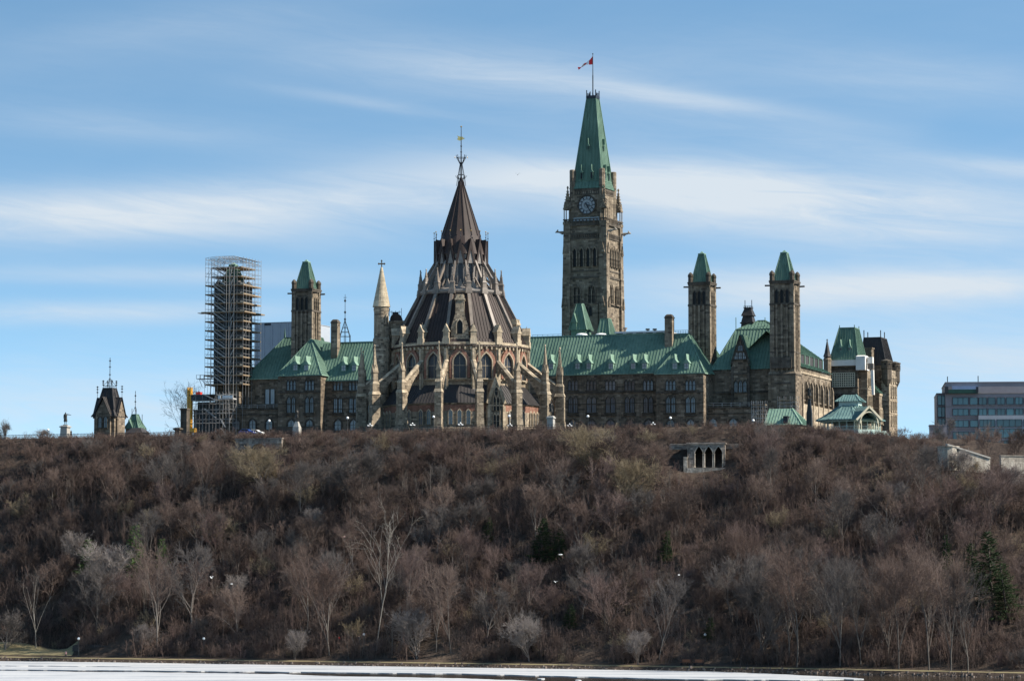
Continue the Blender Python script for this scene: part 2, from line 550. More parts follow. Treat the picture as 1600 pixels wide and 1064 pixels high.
plain('pink_panel', (0.27, 0.245, 0.262), 0.7, 0, 0.10, 0.2)
plain('blue_panel', (0.20, 0.27, 0.42), 0.5, 0, 0.15, 0.4)
plain('green_panel', (0.012, 0.055, 0.042), 0.5, 0, 0.15)
plain('plinth_granite', (0.340, 0.323, 0.293), 0.7, 0, 0.12, 1.5)
plain('lamp_globe', (0.88, 0.88, 0.86), 0.25, 0, 0.02)
plain('lamp_post', (0.035, 0.037, 0.036), 0.5, 0.2, 0.2)
plain('cream_wood', (0.50, 0.46, 0.34), 0.7, 0, 0.1)
plain('mint_paint', (0.42, 0.52, 0.47), 0.6, 0, 0.1)
plain('car_blue', (0.02, 0.05, 0.22), 0.25, 0.3, 0.1)
plain('tyre', (0.02, 0.02, 0.02), 0.8)
plain('skin', (0.55, 0.36, 0.27), 0.6, 0, 0.05)
plain('cloth_red', (0.55, 0.03, 0.035), 0.8, 0, 0.1)
plain('cloth_pink', (0.62, 0.34, 0.32), 0.8, 0, 0.1)
plain('cloth_dark', (0.025, 0.028, 0.04), 0.8, 0, 0.1)
plain('hair_brown', (0.05, 0.03, 0.02), 0.8)
plain('feather_white', (0.82, 0.82, 0.80), 0.7, 0, 0.05)
plain('feather_grey', (0.32, 0.34, 0.36), 0.7, 0, 0.1)
plain('feather_dark', (0.06, 0.06, 0.065), 0.7, 0, 0.1)
plain('rock', (0.15, 0.118, 0.098), 0.9, 0, 0.45, 0.9)
plain('bench_wood', (0.30, 0.11, 0.05), 0.7, 0, 0.2)
bark('bark_brown', (0.060, 0.048, 0.042), (0.125, 0.104, 0.092))
bark('bark_pale', (0.098, 0.084, 0.074), (0.211, 0.187, 0.164))
bark('bark_white', (0.216, 0.192, 0.164), (0.336, 0.304, 0.264))
bark('bark_mid', (0.11, 0.092, 0.08), (0.20, 0.175, 0.155))
bark('twig_brown', (0.114, 0.078, 0.066), (0.210, 0.159, 0.135))
bark('twig_red', (0.108, 0.073, 0.067), (0.189, 0.140, 0.126))
bark('twig_grey', (0.091, 0.081, 0.076), (0.155, 0.138, 0.131))
bark('twig_tan', (0.190, 0.150, 0.098), (0.290, 0.240, 0.165))
bark('twig_dark', (0.054, 0.040, 0.036), (0.128, 0.097, 0.084))
bark('twig_pale', (0.198, 0.171, 0.158), (0.270, 0.239, 0.221))
bark('needle_green', (0.020, 0.035, 0.016), (0.040, 0.058, 0.026))
bark('needle_light', (0.050, 0.095, 0.030), (0.085, 0.140, 0.045))

def ground_mat():
    m, t, b = new_mat('slope_earth')
    g = N(t, 'ShaderNodeNewGeometry')
    n1 = noise_tex(t, g.outputs['Position'], 0.09, 6, 0.65)
    n2 = noise_tex(t, g.outputs['Position'], 0.9, 5, 0.7)
    c = ramp(t, n1, [(0.3, (0.040, 0.032, 0.028)), (0.5, (0.070, 0.055, 0.046)), (0.7, (0.110, 0.086, 0.068))])
    c2 = ramp(t, n2, [(0.3, (0.55, 0.52, 0.5)), (0.7, (1.25, 1.2, 1.15))])
    L(t, mult(t, c, c2), b.inputs['Base Color'])
    b.inputs['Roughness'].default_value = 0.95
    b.inputs['Specular IOR Level'].default_value = 0.1
    bp = N(t, 'ShaderNodeBump'); bp.inputs['Strength'].default_value = 0.9; bp.inputs['Distance'].default_value = 0.5
    L(t, n2, bp.inputs['Height']); L(t, bp.outputs[0], b.inputs['Normal'])
    MAT['slope_earth'] = m
ground_mat()
def grass_mat():
    m, t, b = new_mat('dry_grass')
    g = N(t, 'ShaderNodeNewGeometry')
    n1 = noise_tex(t, g.outputs['Position'], 0.25, 5, 0.65)
    L(t, ramp(t, n1, [(0.3, (0.135, 0.105, 0.055)), (0.55, (0.20, 0.165, 0.080)), (0.75, (0.26, 0.22, 0.115))]), b.inputs['Base Color'])
    b.inputs['Roughness'].default_value = 0.95
    MAT['dry_grass'] = m
grass_mat()
def ice_mat():
    m, t, b = new_mat('snow_ice')
    g = N(t, 'ShaderNodeNewGeometry')
    mp = N(t, 'ShaderNodeMapping'); mp.inputs['Scale'].default_value = (0.03, 0.12, 1); mp.inputs['Rotation'].default_value = (0, 0, R(22))
    L(t, g.outputs['Position'], mp.inputs['Vector'])
    n1 = noise_tex(t, mp.outputs[0], 1.0, 6, 0.7)
    n2 = noise_tex(t, g.outputs['Position'], 0.5, 4, 0.7)
    c = ramp(t, n1, [(0.30, (0.17, 0.18, 0.20)), (0.41, (0.35, 0.362, 0.38)), (0.56, (0.47, 0.47, 0.47))])
    L(t, c, b.inputs['Base Color'])
    b.inputs['Roughness'].default_value = 0.7
    bp = N(t, 'ShaderNodeBump'); bp.inputs['Strength'].default_value = 0.6; bp.inputs['Distance'].default_value = 0.4
    L(t, n2, bp.inputs['Height']); L(t, bp.outputs[0], b.inputs['Normal'])
    MAT['snow_ice'] = m
ice_mat()
def water_mat():
    m, t, b = new_mat('river_water')
    g = N(t, 'ShaderNodeNewGeometry')
    mp = N(t, 'ShaderNodeMapping'); mp.inputs['Scale'].default_value = (0.25, 0.8, 1)
    L(t, g.outputs['Position'], mp.inputs['Vector'])
    n1 = noise_tex(t, mp.outputs[0], 1.0, 4, 0.6)
    b.inputs['Base Color'].default_value = (0.035, 0.026, 0.018, 1)
    b.inputs['Roughness'].default_value = 0.12
    bp = N(t, 'ShaderNodeBump'); bp.inputs['Strength'].default_value = 0.25; bp.inputs['Distance'].default_value = 0.2
    L(t, n1, bp.inputs['Height']); L(t, bp.outputs[0], b.inputs['Normal'])
    MAT['river_water'] = m
water_mat()
# ------------------------------------------------------------------ river, slope, terrace
def sstep(a, b, x):
    t = min(1, max(0, (x - a) / (b - a)))
    return t * t * (3 - 2 * t)
_rs = np.random.RandomState(5)
_grid = _rs.rand(64, 64)
def vnoise(x, y):
    xi, yi = math.floor(x), math.floor(y)
    fx, fy = x - xi, y - yi
    fx = fx * fx * (3 - 2 * fx); fy = fy * fy * (3 - 2 * fy)
    g = lambda a, b: _grid[a % 64, b % 64]
    return (g(xi, yi) * (1 - fx) + g(xi + 1, yi) * fx) * (1 - fy) + (g(xi, yi + 1) * (1 - fx) + g(xi + 1, yi + 1) * fx) * fy
def shore(x):
    q = min(max(x + 15, 0), 160)
    return 690 - 0.47 * (x + 15) - 0.0009 * q * q + 2.2 * (vnoise(x * 0.05 + 9, 3.3) - 0.5)
def crest(x): return 775 - 0.364 * (x + 14)
def drop(x, y):
    f = 1 - sstep(800, 850, y + 0.364 * (x + 14) * 0.5)
    return (sstep(58, 100, x) * 3.2 + sstep(92, 128, x) * 10.5) * f
def terr(x, y):
    d = y - shore(x); dc = crest(x) - shore(x)
    zc = 57.4 - drop(x, y)
    if d < 0: return max(-1.5, d * 0.5)
    if d < 1.6: return d * 0.55
    if d < 5: return 0.88 + (d - 1.6) * 0.06
    if d < 9: return 1.08 + (d - 5) * 0.13
    lawn = 1 - sstep(-112, -100, x)
    s = (d - 9) / (dc - 9)
    if s < 1:
        z = 1.6 + (zc - 1.6) * (0.86 * s + 0.14 * s * s * (3 - 2 * s))
        if lawn > 0:
            d0 = 27
            zl = 1.6 + (d - 9) / (d0 - 9) * 2.8 if d < d0 else 4.4 + (zc - 4.4) * ((d - d0) / (dc - d0)) ** 0.9
            z = z * (1 - lawn) + zl * lawn
        dip = math.exp(-((x - 47.5) / 7.5) ** 4) * sstep(700, 716, y) * (1 - sstep(739, 744, y))
        z -= 2.2 * dip
        w = math.sin(math.pi * s)
        z += w * (4.2 * (vnoise(x * 0.045, y * 0.05) - 0.5) + 1.8 * (vnoise(x * 0.13 + 7, y * 0.13) - 0.5))
        return z
    return zc + min(1.0, (d - dc) / 6) * 1.05
def hit(px, py, y0=590, y1=1200):
    d = ray(px, py); y = y0
    while y < y1:
        p = Vector((0, 0, ZC)) + d * (y / d.y)
        if p.z < terr(p.x, p.y): return p
        y += 0.5
    return Vector((0, 0, ZC)) + d * (y1 / d.y)

def build_terrain():
    xs = list(np.arange(-420, 421, 3.0))
    xs = [-6000, -2500, -1000] + xs + [1000, 2500, 6000]
    ds = [-60, -20, -6, -2, -0.6, 0, 0.8, 1.6, 3, 5, 7] + list(np.arange(9, 150, 2.2)) + [160, 180, 210, 260, 350, 600, 1500, 6000, 20000]
    v, f = [], []
    for x in xs:
        xc = max(-420, min(420, x))
        for d in ds:
            y = shore(xc) + d
            v.append((x, y, terr(xc, y)))
    n = len(ds)
    for i in range(len(xs) - 1):
        for j in range(n - 1):
            a = i * n + j
            f.append((a, a + n, a + n + 1, a + 1))
    me = bpy.data.meshes.new('hillside')
    me.from_pydata(v, [], f)
    me.materials.append(MAT['slope_earth'])
    me.polygons.foreach_set('use_smooth', [True] * len(f))
    o = inst(me, 'hillside'); tag(o, kind='structure')
    # river
    mb = MB(); mb.poly([(-6000, -3000, 0), (6000, -3000, 0), (6000, 900, 0), (-6000, 900, 0)])
    tag(mb.build('river', MAT['river_water']), kind='structure')
    # ice sheets with their snow, cut along the open channel
    def wpt(px, py):
        d = ray(px, py); k = -ZC / d.z
        return d.x * k, d.y * k
    rng = random.Random(3)
    def sheet(name, top, bot, h, rough=0.5):
        def at_x(pl, px):
            for (a, b), (c, d) in zip(pl[:-1], pl[1:]):
                if a <= px <= c: return b + (d - b) * (px - a) / (c - a)
            return pl[-1][1] if px > pl[-1][0] else pl[0][1]
        pxs = list(np.arange(max(top[0][0], bot[0][0]), min(top[-1][0], bot[-1][0]) + 1, 6))
        m = MB()
        up, dn = [], []
        for p in pxs:
            t, b = at_x(top, p), at_x(bot, p)
            t += rough * (vnoise(p * 0.05, 2.2) - 0.5) + rough * 0.4 * (vnoise(p * 0.11, 8.2) - 0.5)
            b += rough * (vnoise(p * 0.04, 5.2) - 0.5) * 1.3 + rough * 0.35 * (vnoise(p * 0.09, 1.2) - 0.5)
            up.append(wpt(p, t)); dn.append(wpt(p, max(b, t + 0.15)))
        n = len(pxs)
        vv = [(x, y, h) for x, y in up] + [(x, y, h) for x, y in dn] + [(x, y, -0.1) for x, y in up] + [(x, y, -0.1) for x, y in dn]
        ff = []
        for i in range(n - 1):
            ff += [(i, n + i, n + i + 1, i + 1), (n + i, 3 * n + i, 3 * n + i + 1, n + i + 1), (i + 1, 2 * n + i + 1, 2 * n + i, i)]
        ff += [(0, 2 * n, 3 * n, n), (n - 1, 2 * n - 1, 4 * n - 1, 3 * n - 1)]
        m.add(vv, ff)
        tag(m.build(name, MAT['snow_ice']), kind='structure')
    sheet('ice_sheet', [(-700, 1024), (0, 1033.6), (300, 1036), (540, 1039), (800, 1043.2), (1060, 1048), (1200, 1053), (1340, 1060)],
          [(-700, 1026), (0, 1040.4), (120, 1041), (200, 1041.4), (300, 1049.2), (400, 1049.5), (540, 1051), (700, 1052.6), (800, 1054.6), (940, 1058.5), (1060, 1061.5), (1250, 1063), (1340, 1061)], 0.16, 0.7)
    sheet('ice_strip', [(-700, 1027), (0, 1041.3), (150, 1042.1), (290, 1042.6)], [(-700, 1030), (0, 1046.4), (200, 1047.6), (290, 1048.6)], 0.14, 0.35)
    sheet('near_ice', [(-900, 1036), (0, 1048.6), (300, 1051.6), (440, 1053.6), (540, 1057.4), (700, 1059.6), (800, 1063), (1000, 1072), (1600, 1110)],
          [(-900, 1500), (1600, 1500)], 0.15, 0.8)
    m = MB()
    for (p, q, w, h) in ((846, 1060.5, 12, 1.1), (904, 1063, 10, 1.5), (1334, 1061, 30, 1.6)):
        pts = [wpt(p + w * 0.5 * math.cos(a) * (0.8 + 0.4 * rng.random()), q + h * 0.5 * math.sin(a)) for a in np.linspace(0, 6.28, 9)[:-1]]
        m.frus([(x, y, 0.0) for x, y in pts], [(x, y, 0.15) for x, y in pts])
    tag(m.build('ice_floes', MAT['snow_ice']), kind='structure')
    # footpath along the water and the pale lawn at its left end
    m = MB()
    prev = None
    for x in np.arange(-420, 421, 3.0):
        cur = [(x, shore(x) + d, terr(x, shore(x) + d) + 0.03) for d in (1.9, 3.2, 4.6)]
        if prev:
            for k in range(2): m.poly([prev[k], cur[k], cur[k + 1], prev[k + 1]])
        prev = cur
    tag(m.build('shore_path', MAT['dry_grass']), kind='structure')
    m = MB()
    xs = list(np.arange(-180, -107.9, 3.0)); ds = [7] + list(np.arange(9, 23, 2.2))
    g = {}
    for i, x in enumerate(xs):
        for j, d in enumerate(ds):
            g[i, j] = (x, shore(x) + d, terr(x, shore(x) + d) + 0.06)
    for i in range(len(xs) - 1):
        for j in range(len(ds) - 1):
            m.poly([g[i, j], g[i + 1, j], g[i + 1, j + 1], g[i, j + 1]])
    tag(m.build('lawn', MAT['dry_grass']), kind='structure')
build_terrain()
# ------------------------------------------------------------------ the round library
LIBY = 815.0
LO = at(720, 668, LIBY); LO.z = GZ
FL = Frame(LO, 0.0)
K = LIBY / FPX * 1.004
def lz(py, dy=0.0): return FL.z(720, py, dy)          # height above the terrace, read dy metres behind the centre
def build_library():
    st, tr, rd, br = MAT['library_stone'], MAT['trim_stone'], MAT['red_stone'], MAT['brown_copper']
    T = frame_thing(FL, 'round_library', 'round many-sided stone library with brown tent roof, tall lantern spire and flying buttresses', 'library')
    n = 16; h0 = math.pi / n
    def pol(r, a): return (r * math.sin(a), -r * math.cos(a))
    def P(r, a, z): return (r * math.sin(a), -r * math.cos(a), z)
    rot = h0
    def f(rpx): return rpx * K / math.cos(h0)            # corner radius from a half width
    # --- aisle
    ra, rd_ = f(122), f(102)
    za, zt = lz(629, -21), lz(600, -17)
    m = MB(); m.lathe(0, 0, [(ra * 1.012, -3.0), (ra * 1.012, 1.3), (ra, 1.6), (ra, za - 0.5), (ra * 1.018, za - 0.25), (ra * 1.018, za)], n, rot)
    m.build('aisle_wall', MAT['library_stone'], T)
    m = MB()
    zb = lz(642, -21)
    for i in range(n):
        a0, a1 = rot + 2 * math.pi * i / n, rot + 2 * math.pi * (i + 1) / n
        m.frus([P(ra + 0.003, a0, zb), P(ra + 0.003, a1, zb), P(ra - 0.3, a1, zb), P(ra - 0.3, a0, zb)],
               [P(ra + 0.12, a0, za - 0.55), P(ra + 0.12, a1, za - 0.55), P(ra - 0.3, a1, za - 0.55), P(ra - 0.3, a0, za - 0.55)])
    m.build('red_stone_band', rd, T)
    m = MB()
    for i in range(n):
        a0, a1 = rot + 2 * math.pi * i / n, rot + 2 * math.pi * (i + 1) / n
        m.roof([P(ra * 1.03, a0, za - 0.05), P(ra * 1.03, a1, za - 0.05), P(rd_ * 0.99, a1, zt), P(rd_ * 0.99, a0, zt)], 0.85, 0.08, 0.1)
    m.build('aisle_roof', MAT['dark_slate'], T)
    # --- drum
    zc0, zc1 = lz(541, -18), lz(534, -18)
    m = MB(); m.lathe(0, 0, [(rd_, 0.0), (rd_, zc0 - 0.9), (rd_ * 1.02, zc0 - 0.6), (rd_ * 1.02, zc0)], n, rot)
    m.build('drum_wall', st, T)
    m = MB(); m.lathe(0, 0, [(rd_ * 1.022, zc0 + 0.003), (rd_ * 1.055, zc0 + 0.5), (rd_ * 1.055, zc1)], n, rot)
    for i in range(n * 5):
        a = 2 * math.pi * i / (n * 5)
        x, y = pol(rd_ * 1.012, a)
        if y < 6:
            c, s = math.cos(a), math.sin(a)
            m.frus([(x - c * 0.22, y - s * 0.22, zc0 - 0.75), (x + c * 0.22, y + s * 0.22, zc0 - 0.75), (x + c * 0.22 + s * 0.5, y + s * 0.22 - c * 0.5, zc0 - 0.75), (x - c * 0.22 + s * 0.5, y - s * 0.22 - c * 0.5, zc0 - 0.75)],
                   [(x - c * 0.22, y - s * 0.22, zc0 - 0.02), (x + c * 0.22, y + s * 0.22, zc0 - 0.02), (x + c * 0.22 + s * 0.5, y + s * 0.22 - c * 0.5, zc0 - 0.02), (x - c * 0.22 + s * 0.5, y - s * 0.22 - c * 0.5, zc0 - 0.02)])
    m.build('cornice', tr, T)
    m = MB(); zs = lz(592.5, -18)
    m.lathe(0, 0, [(rd_ + 0.05, zs - 0.4), (rd_ * 1.02, zs - 0.2), (rd_ * 1.02, zs + 0.1), (rd_ + 0.05, zs + 0.35)], n, rot)
    m.build('sill_course', tr, T)
    # pilaster strips on every corner of the drum
    m = MB()
    m.ext_y([(-0.62, 0), (0.62, 0), (0.62, zc0 - 0.4), (-0.62, zc0 - 0.4)], -0.55, 0.3)
    m.ext_y([(-0.3, 0.5), (0.3, 0.5), (0.3, zc0 - 0.42), (-0.3, zc0 - 0.42)], -0.95, -0.548)
    pil = m.mesh('pilaster', tr)
    face_in = f(102) * math.cos(h0)
    zw = lz(590.5, -18); hw = lz(548, -18) - zw
    m1 = MB(); m1.mi = 0
    vis = [i for i in range(n) if abs(((i * 22.5 + 180) % 360) - 180) < 101]
    for i in vis:
        a = R(i * 22.5)
        x, y = pol(face_in, a)
        window(T, x, y, zw, 3.3, hw - 0.5, 1, 'arch', tr, MAT['church_glass'], rz=a, t=0.30, dep=0.75, hood=rd, name='lancet_window')
        x, y = pol(face_in - 0.0, a)
    # tracery bars in the drum windows are part of the pane frames
    for i in range(n):
        a = R(i * 22.5 + 11.25)
        if abs(((i * 22.5 + 11.25 + 180) % 360) - 180) > 104: continue
        x, y = pol(rd_, a)
        inst(pil, 'pilaster', T, (x, y, 0), a)
    # --- piers and flying buttresses
    rp = 157 * K
    def py(v): return lz(v, -27)
    zb_, z1, z2, z3, z4 = py(645), py(612), py(596), py(578), py(534)
    m = MB()
    m.mi = 0
    m.taper(0, 0, 2.5, 3.8, -3.0, 2.5, 3.8, 1.2)
    m.taper(0, 0, 2.1, 3.3, 1.2, 1.9, 2.7, py(655) + 0.5)
    m.box(-0.90, 0.90, -1.25, 1.25, py(655) + 0.5, z1)
    m.mi = 1
    m.taper(0, 0, 2.1, 2.8, z1 - 0.05, 1.7, 2.2, z1 + 0.8)
    m.mi = 0
    m.box(-0.75, 0.75, -1.0, 1.0, z1 + 0.8, z2)
    m.mi = 1
    m.taper(0, 0, 1.7, 2.2, z2, 1.3, 1.6, z2 + 0.7)
    m.mi = 0
    m.box(-0.6, 0.6, -0.7, 0.7, z2 + 0.7, z3)
    # gablets round the foot of the pinnacle
    m.mi = 1
    m.box(-0.72, 0.72, -0.8, 0.8, z3, z3 + 0.3)
    for sx, sy in ((0, -1), (0, 1)):
        m.ext_y([(-0.62, z3 + 0.3), (0.62, z3 + 0.3), (0, z3 + 2.3)], sy * 0.55 - 0.25, sy * 0.55 + 0.25)
    for sx in (-1, 1):
        m.ext_x([(-0.62, z3 + 0.3), (0.62, z3 + 0.3), (0, z3 + 2.3)], sx * 0.40 - 0.2, sx * 0.40 + 0.2)
    m.taper(0, 0, 1.0, 1.15, z3 + 0.28, 0.16, 0.16, z4 - 0.4)
    for k in range(5):
        q = k / 5; w = 1.0 * (1 - q) * 0.55 + 0.16; zz = z3 + 1.6 + (z4 - z3 - 2.2) * q
        m.box(-w / 2 - 0.1, w / 2 + 0.1, -0.07, 0.07, zz, zz + 0.22)
    m.lathe(0, 0, [(0.05, z4 - 0.6), (0.22, z4 - 0.35), (0.26, z4 - 0.1), (0.04, z4 + 0.25)], 6)
    # flyer from the pier up to the drum: +y is towards the centre
    gap = rp - rd_ * math.cos(0) - 0.2
    za_, zb2 = py(596), lz(562, -18)
    m.mi = 0
    pts = [(0.9, za_ + 0.4), (gap, zb2), (gap, zb2 - 3.0)]
    for k in range(1, 6):
        q = k / 6
        yy = gap + (0.9 - gap) * q
        pts.append((yy, (zb2 - 3.0) + (za_ - 5.5 - zb2 + 3.0) * (q ** 2.0) + 0.0))
    pts.append((0.9, za_ - 5.5))
    m.ext_x(pts, -0.55, 0.55)
    m.mi = 1
    m.frus([(-0.72, 1.2, za_ + 0.42), (0.72, 1.2, za_ + 0.42), (0.72, gap, zb2 + 0.02), (-0.72, gap, zb2 + 0.02)],
           [(-0.2, 1.2, za_ + 0.95), (0.2, 1.2, za_ + 0.95), (0.2, gap, zb2 + 0.55), (-0.2, gap, zb2 + 0.55)])
    bmesh_fix = m.build('flying_buttress', [st, tr], T)
    bm_mesh = bmesh_fix.data
    first = True
    for i in range(n):
        ad = i * 22.5 + 11.25
        if abs(((ad + 180) % 360) - 180) > 104: continue
        a = R(ad); x, y = pol(rp, a)
        if first:
            bmesh_fix.location = (x, y, 0); bmesh_fix.rotation_euler = (0, 0, a); first = False
        else:
            inst(bm_mesh, 'flying_buttress', T, (x, y, 0), a)
    # --- aisle windows, three to a bay, and the gabled porch
    ai = ra * math.cos(h0)
    zz0 = lz(663, -21); hh = lz(640, -21) - zz0
    for i in vis:
        a = R(i * 22.5)
        cx, cy = pol(ai, a)
        if i == 1: continue
        for k in (-1, 0, 1):
            window(T, cx + math.cos(a) * k * 2.35, cy + math.sin(a) * k * 2.35, zz0, 1.05, hh, 1, 'tall', tr, MAT['window_glass'], rz=a, t=0.2, dep=0.3, sill=False, name='aisle_window')
    a = R(25); px_, py_ = pol(ai - 0.4, a)
    pg = MB()
    w = 4.3; ze, zp = lz(627, -22), lz(588, -23)
    pg.mi = 0
    pg.ext_y([(-w / 2, -2), (w / 2, -2), (w / 2, ze), (0, zp - 0.9), (-w / 2, ze)], -2.0, 2.5)
    pg.mi = 1
    for s in (-1, 1):
        pg.bar((s * (w / 2 + 0.35), -2.05, ze - 0.5), (0, -2.05, zp - 0.2), 0.55, 0.9)
        pg.taper(s * (w / 2 + 0.1), -1.9, 0.9, 1.3, -2, 0.75, 1.0, ze - 1.2)
    pg.taper(0, -2.0, 0.3, 0.3, zp - 0.4, 0.08, 0.08, zp + 0.9)
    pg.box(-w / 2 - 0.2, w / 2 + 0.2, -2.25, -1.998, ze - 1.2, ze - 0.8)
    po = pg.build('porch', [st, tr], T, (px_, py_, 0), a)
    window(po, 0, -2.0, lz(668, -22), 1.9, 3.6, 2, 'tall', tr, MAT['dark_glass'], t=0.25, dep=0.3, sill=False)
    window(po, 0, -2.0, lz(641, -22), 1.9, 4.0, 2, 'arch', tr, MAT['dark_glass'], t=0.25, dep=0.3, sill=False)
    window(po, 0, -2.0, lz(617, -22), 0.9, 2.2, 1, 'arch', tr, MAT['dark_glass'], t=0.2, dep=0.25, sill=False)
    for s in (-1,):
        c = math.cos(R(22.5)); sn = math.sin(R(22.5))
        qx, qy = pol(ai, R(22.5))
        window(T, qx + c * s * 2.9, qy + sn * s * 2.9, zz0, 1.15, hh, 1, 'tall', tr, MAT['dark_glass'], rz=R(22.5), t=0.25, dep=0.3, sill=False, name='aisle_window')
    # --- main roof with its ribs
    r0, r1 = f(108), f(62.5)
    zr0, zr1 = lz(540, -18), lz(456, -10)
    rm, zm = f(101), lz(528, -17)
    m = MB()
    for i in range(n):
        a0, a1 = rot + 2 * math.pi * i / n, rot + 2 * math.pi * (i + 1) / n
        m.roof([P(r0, a0, zr0 - 0.1), P(r0, a1, zr0 - 0.1), P(rm, a1, zm), P(rm, a0, zm)], 0.8, 0.09, 0.11)
        m.roof([P(rm, a0, zm), P(rm, a1, zm), P(r1, a1, zr1), P(r1, a0, zr1)], 0.8, 0.09, 0.12)
    m.build('tent_roof', br, T)
    m = MB()
    for i in range(n):
        a = rot + 2 * math.pi * i / n
        m.bar(P(rm + 0.2, a, zm + 0.25), P(r1 + 0.2, a, zr1 + 0.1), 0.85, 0.75)
    m.build('roof_ribs', MAT['rib_metal'], T)
    # gabled posts standing round the foot of the roof
    m = MB(); zq = lz(530, -18)
    hq = lz(506, -18) - zq
    m.box(-0.95, 0.95, -0.8, 1.5, -1.2, 0.3); m.box(-0.75, 0.75, -0.65, 1.3, 0.3, hq * 0.5)
    m.ext_y([(-1.0, hq * 0.5), (1.0, hq * 0.5), (0, hq)], -0.8, 1.6)
    m.taper(0, 0.2, 0.22, 0.22, hq - 0.3, 0.06, 0.06, hq + 0.5)
    gp = m.mesh('gabled_post', tr)
    for i in range(n):
        ad = i * 22.5 + 11.25
        if abs(((ad + 180) % 360) - 180) > 104: continue
        x, y = pol(103.5 * K / math.cos(h0), R(ad))
        inst(gp, 'gabled_post', T, (x, y, zq), R(ad))
    # tall stone chimney gable on the face towards the river, and two smaller chimneys
    def chim(ad, rpx, wpx, wt, pb, pm, pt, dp, name, lab=None):
        m = MB(); a = R(ad); zb0 = lz(pb, -17); z_m = lz(pm, -16); z_t = lz(pt, -15)
        w = wpx * K; w2 = wt * K
        m.mi = 0
        m.box(-w / 2, w / 2, 0, dp, zb0, zb0 + (z_m - zb0) * 0.45)
        m.ext_y([(-w / 2, zb0 + (z_m - zb0) * 0.45), (w / 2, zb0 + (z_m - zb0) * 0.45), (w2 / 2, z_m), (-w2 / 2, z_m)], 0.02, dp)
        m.box(-w2 / 2, w2 / 2, 0.04, dp, z_m, z_t - 1.7)
        m.mi = 1
        m.box(-w / 2 - 0.12, w / 2 + 0.12, -0.15, dp, zb0 - 0.1, zb0 + 0.5)
        m.box(-w2 / 2 - 0.2, w2 / 2 + 0.2, -0.2, dp + 0.2, z_t - 1.7, z_t - 1.3)
        for k in (-1, 1):
            m.ext_y([(k * w2 / 4 - w2 / 4, z_t - 1.3), (k * w2 / 4 + w2 / 4, z_t - 1.3), (k * w2 / 4, z_t - 0.1)], -0.14, dp)
        m.box(-w2 / 2 + 0.1, w2 / 2 - 0.1, 0.1, dp, z_t - 1.3, z_t - 0.2)
        x, y = pol(rpx * K, a)
        o = m.build(name, [st, tr], T, (x, y, 0), a)
        return o, zb0, z_m, w
    o, zb0, z_m, w = chim(0, 101, 27, 13.5, 531, 490, 460, 7.5, 'chimney')
    window(o, 0, 0.0, zb0 + 1.6, 1.5, 3.8, 1, 'arch', tr, MAT['dark_glass'], t=0.3, dep=0.3, sill=False, mull=False, name='niche')
    chim(62, 101, 13, 12, 536, 512, 495, 3.2, 'chimney')
    chim(92, 100, 18, 17, 560, 535, 516, 3.2, 'chimney')
    # --- lantern
    zl0, zl1 = lz(456, -10), lz(449, -10)
    m = MB(); rr = f(64)
    m.lathe(0, 0, [(rr, zl0 - 0.3), (rr * 1.03, zl0 + 0.2), (rr * 1.03, zl0 + 0.7), (rr * 0.95, zl0 + 0.72), (f(44), zl1 + 0.9)], n, rot)
    m.build('lantern_ledge', MAT['lead'], T)
    rl = f(38); zt_ = lz(395, -6)
    m = MB(); m.lathe(0, 0, [(rl, zl1), (rl, zt_)], n, rot)
    m.build('lantern_wall', MAT['lead'], T)
    li = rl * math.cos(h0)
    zlw = lz(443, -7); hlw = lz(405, -7) - zlw
    for i in vis:
        a = R(i * 22.5); x, y = pol(li, a)
        window(T, x, y, zlw, 1.35, hlw, 1, 'arch', MAT['lead'], MAT['church_glass'], rz=a, t=0.22, dep=0.4, sill=False, mull=False, name='lantern_window')
    # spire: steep cone with a flared skirt cut into gablets
    za1 = lz(278, 0); rs = f(30.5); zs1 = lz(367, -5); rk = f(41.5); zk = lz(396, -7)
    m = MB()
    for i in range(n):
        a0, a1 = rot + 2 * math.pi * i / n, rot + 2 * math.pi * (i + 1) / n
        m.poly([P(rs, a0, zs1), P(rs, a1, zs1), P(0.15, a1, za1), P(0.15, a0, za1)])
        m.poly([P(rk, a0, zk), P(rk, a1, zk), P(rs, a1, zs1), P(rs, a0, zs1)])
        m.bar(P(rs + 0.03, a0, zs1), P(0.2, a0, za1), 0.22)
    m.build('spire', br, T)
    gw = 2 * rk * math.tan(h0) * 0.98
    zg0, zg1 = lz(411, -7), lz(373, -7)
    m = MB()
    m.mi = 1
    m.ext_y([(-gw / 2 + 0.1, zg0), (gw / 2 - 0.1, zg0), (0, zg1 - 0.4)], 0.12, 0.3)
    m.mi = 0
    for s in (-1, 1):
        m.frus([(s * gw / 2, -0.1, zg0 - 0.1), (s * gw / 2 * 0.60, -0.1, zg0 - 0.1), (0, -0.1, zg1 - 2.6), (0, -0.1, zg1 + 0.15)],
               [(s * gw / 2, 0.6, zg0 - 0.1), (s * gw / 2 * 0.60, 0.6, zg0 - 0.1), (0, 0.6, zg1 - 2.6), (0, 0.6, zg1 + 0.15)])
        m.poly([(s * gw / 2, -0.05, zg0), (0, -0.05, zg1 + 0.1), (0, 3.4, zg1 + 0.1), (s * gw / 2 * 0.9, 1.6, zg0 + 2.2)])
    m.mi = 2
    m.bar((0, 0, zg1), (0, 0, zg1 + 2.2), 0.12, n=6)
    m.lathe(0, 0, [(0.03, zg1 + 0.5), (0.2, zg1 + 0.7), (0.03, zg1 + 0.95)], 6)
    m.mi = 3
    m.lathe(0, 0, [(0.02, zg1 + 2.0), (0.24, zg1 + 2.25), (0.02, zg1 + 2.5)], 6)
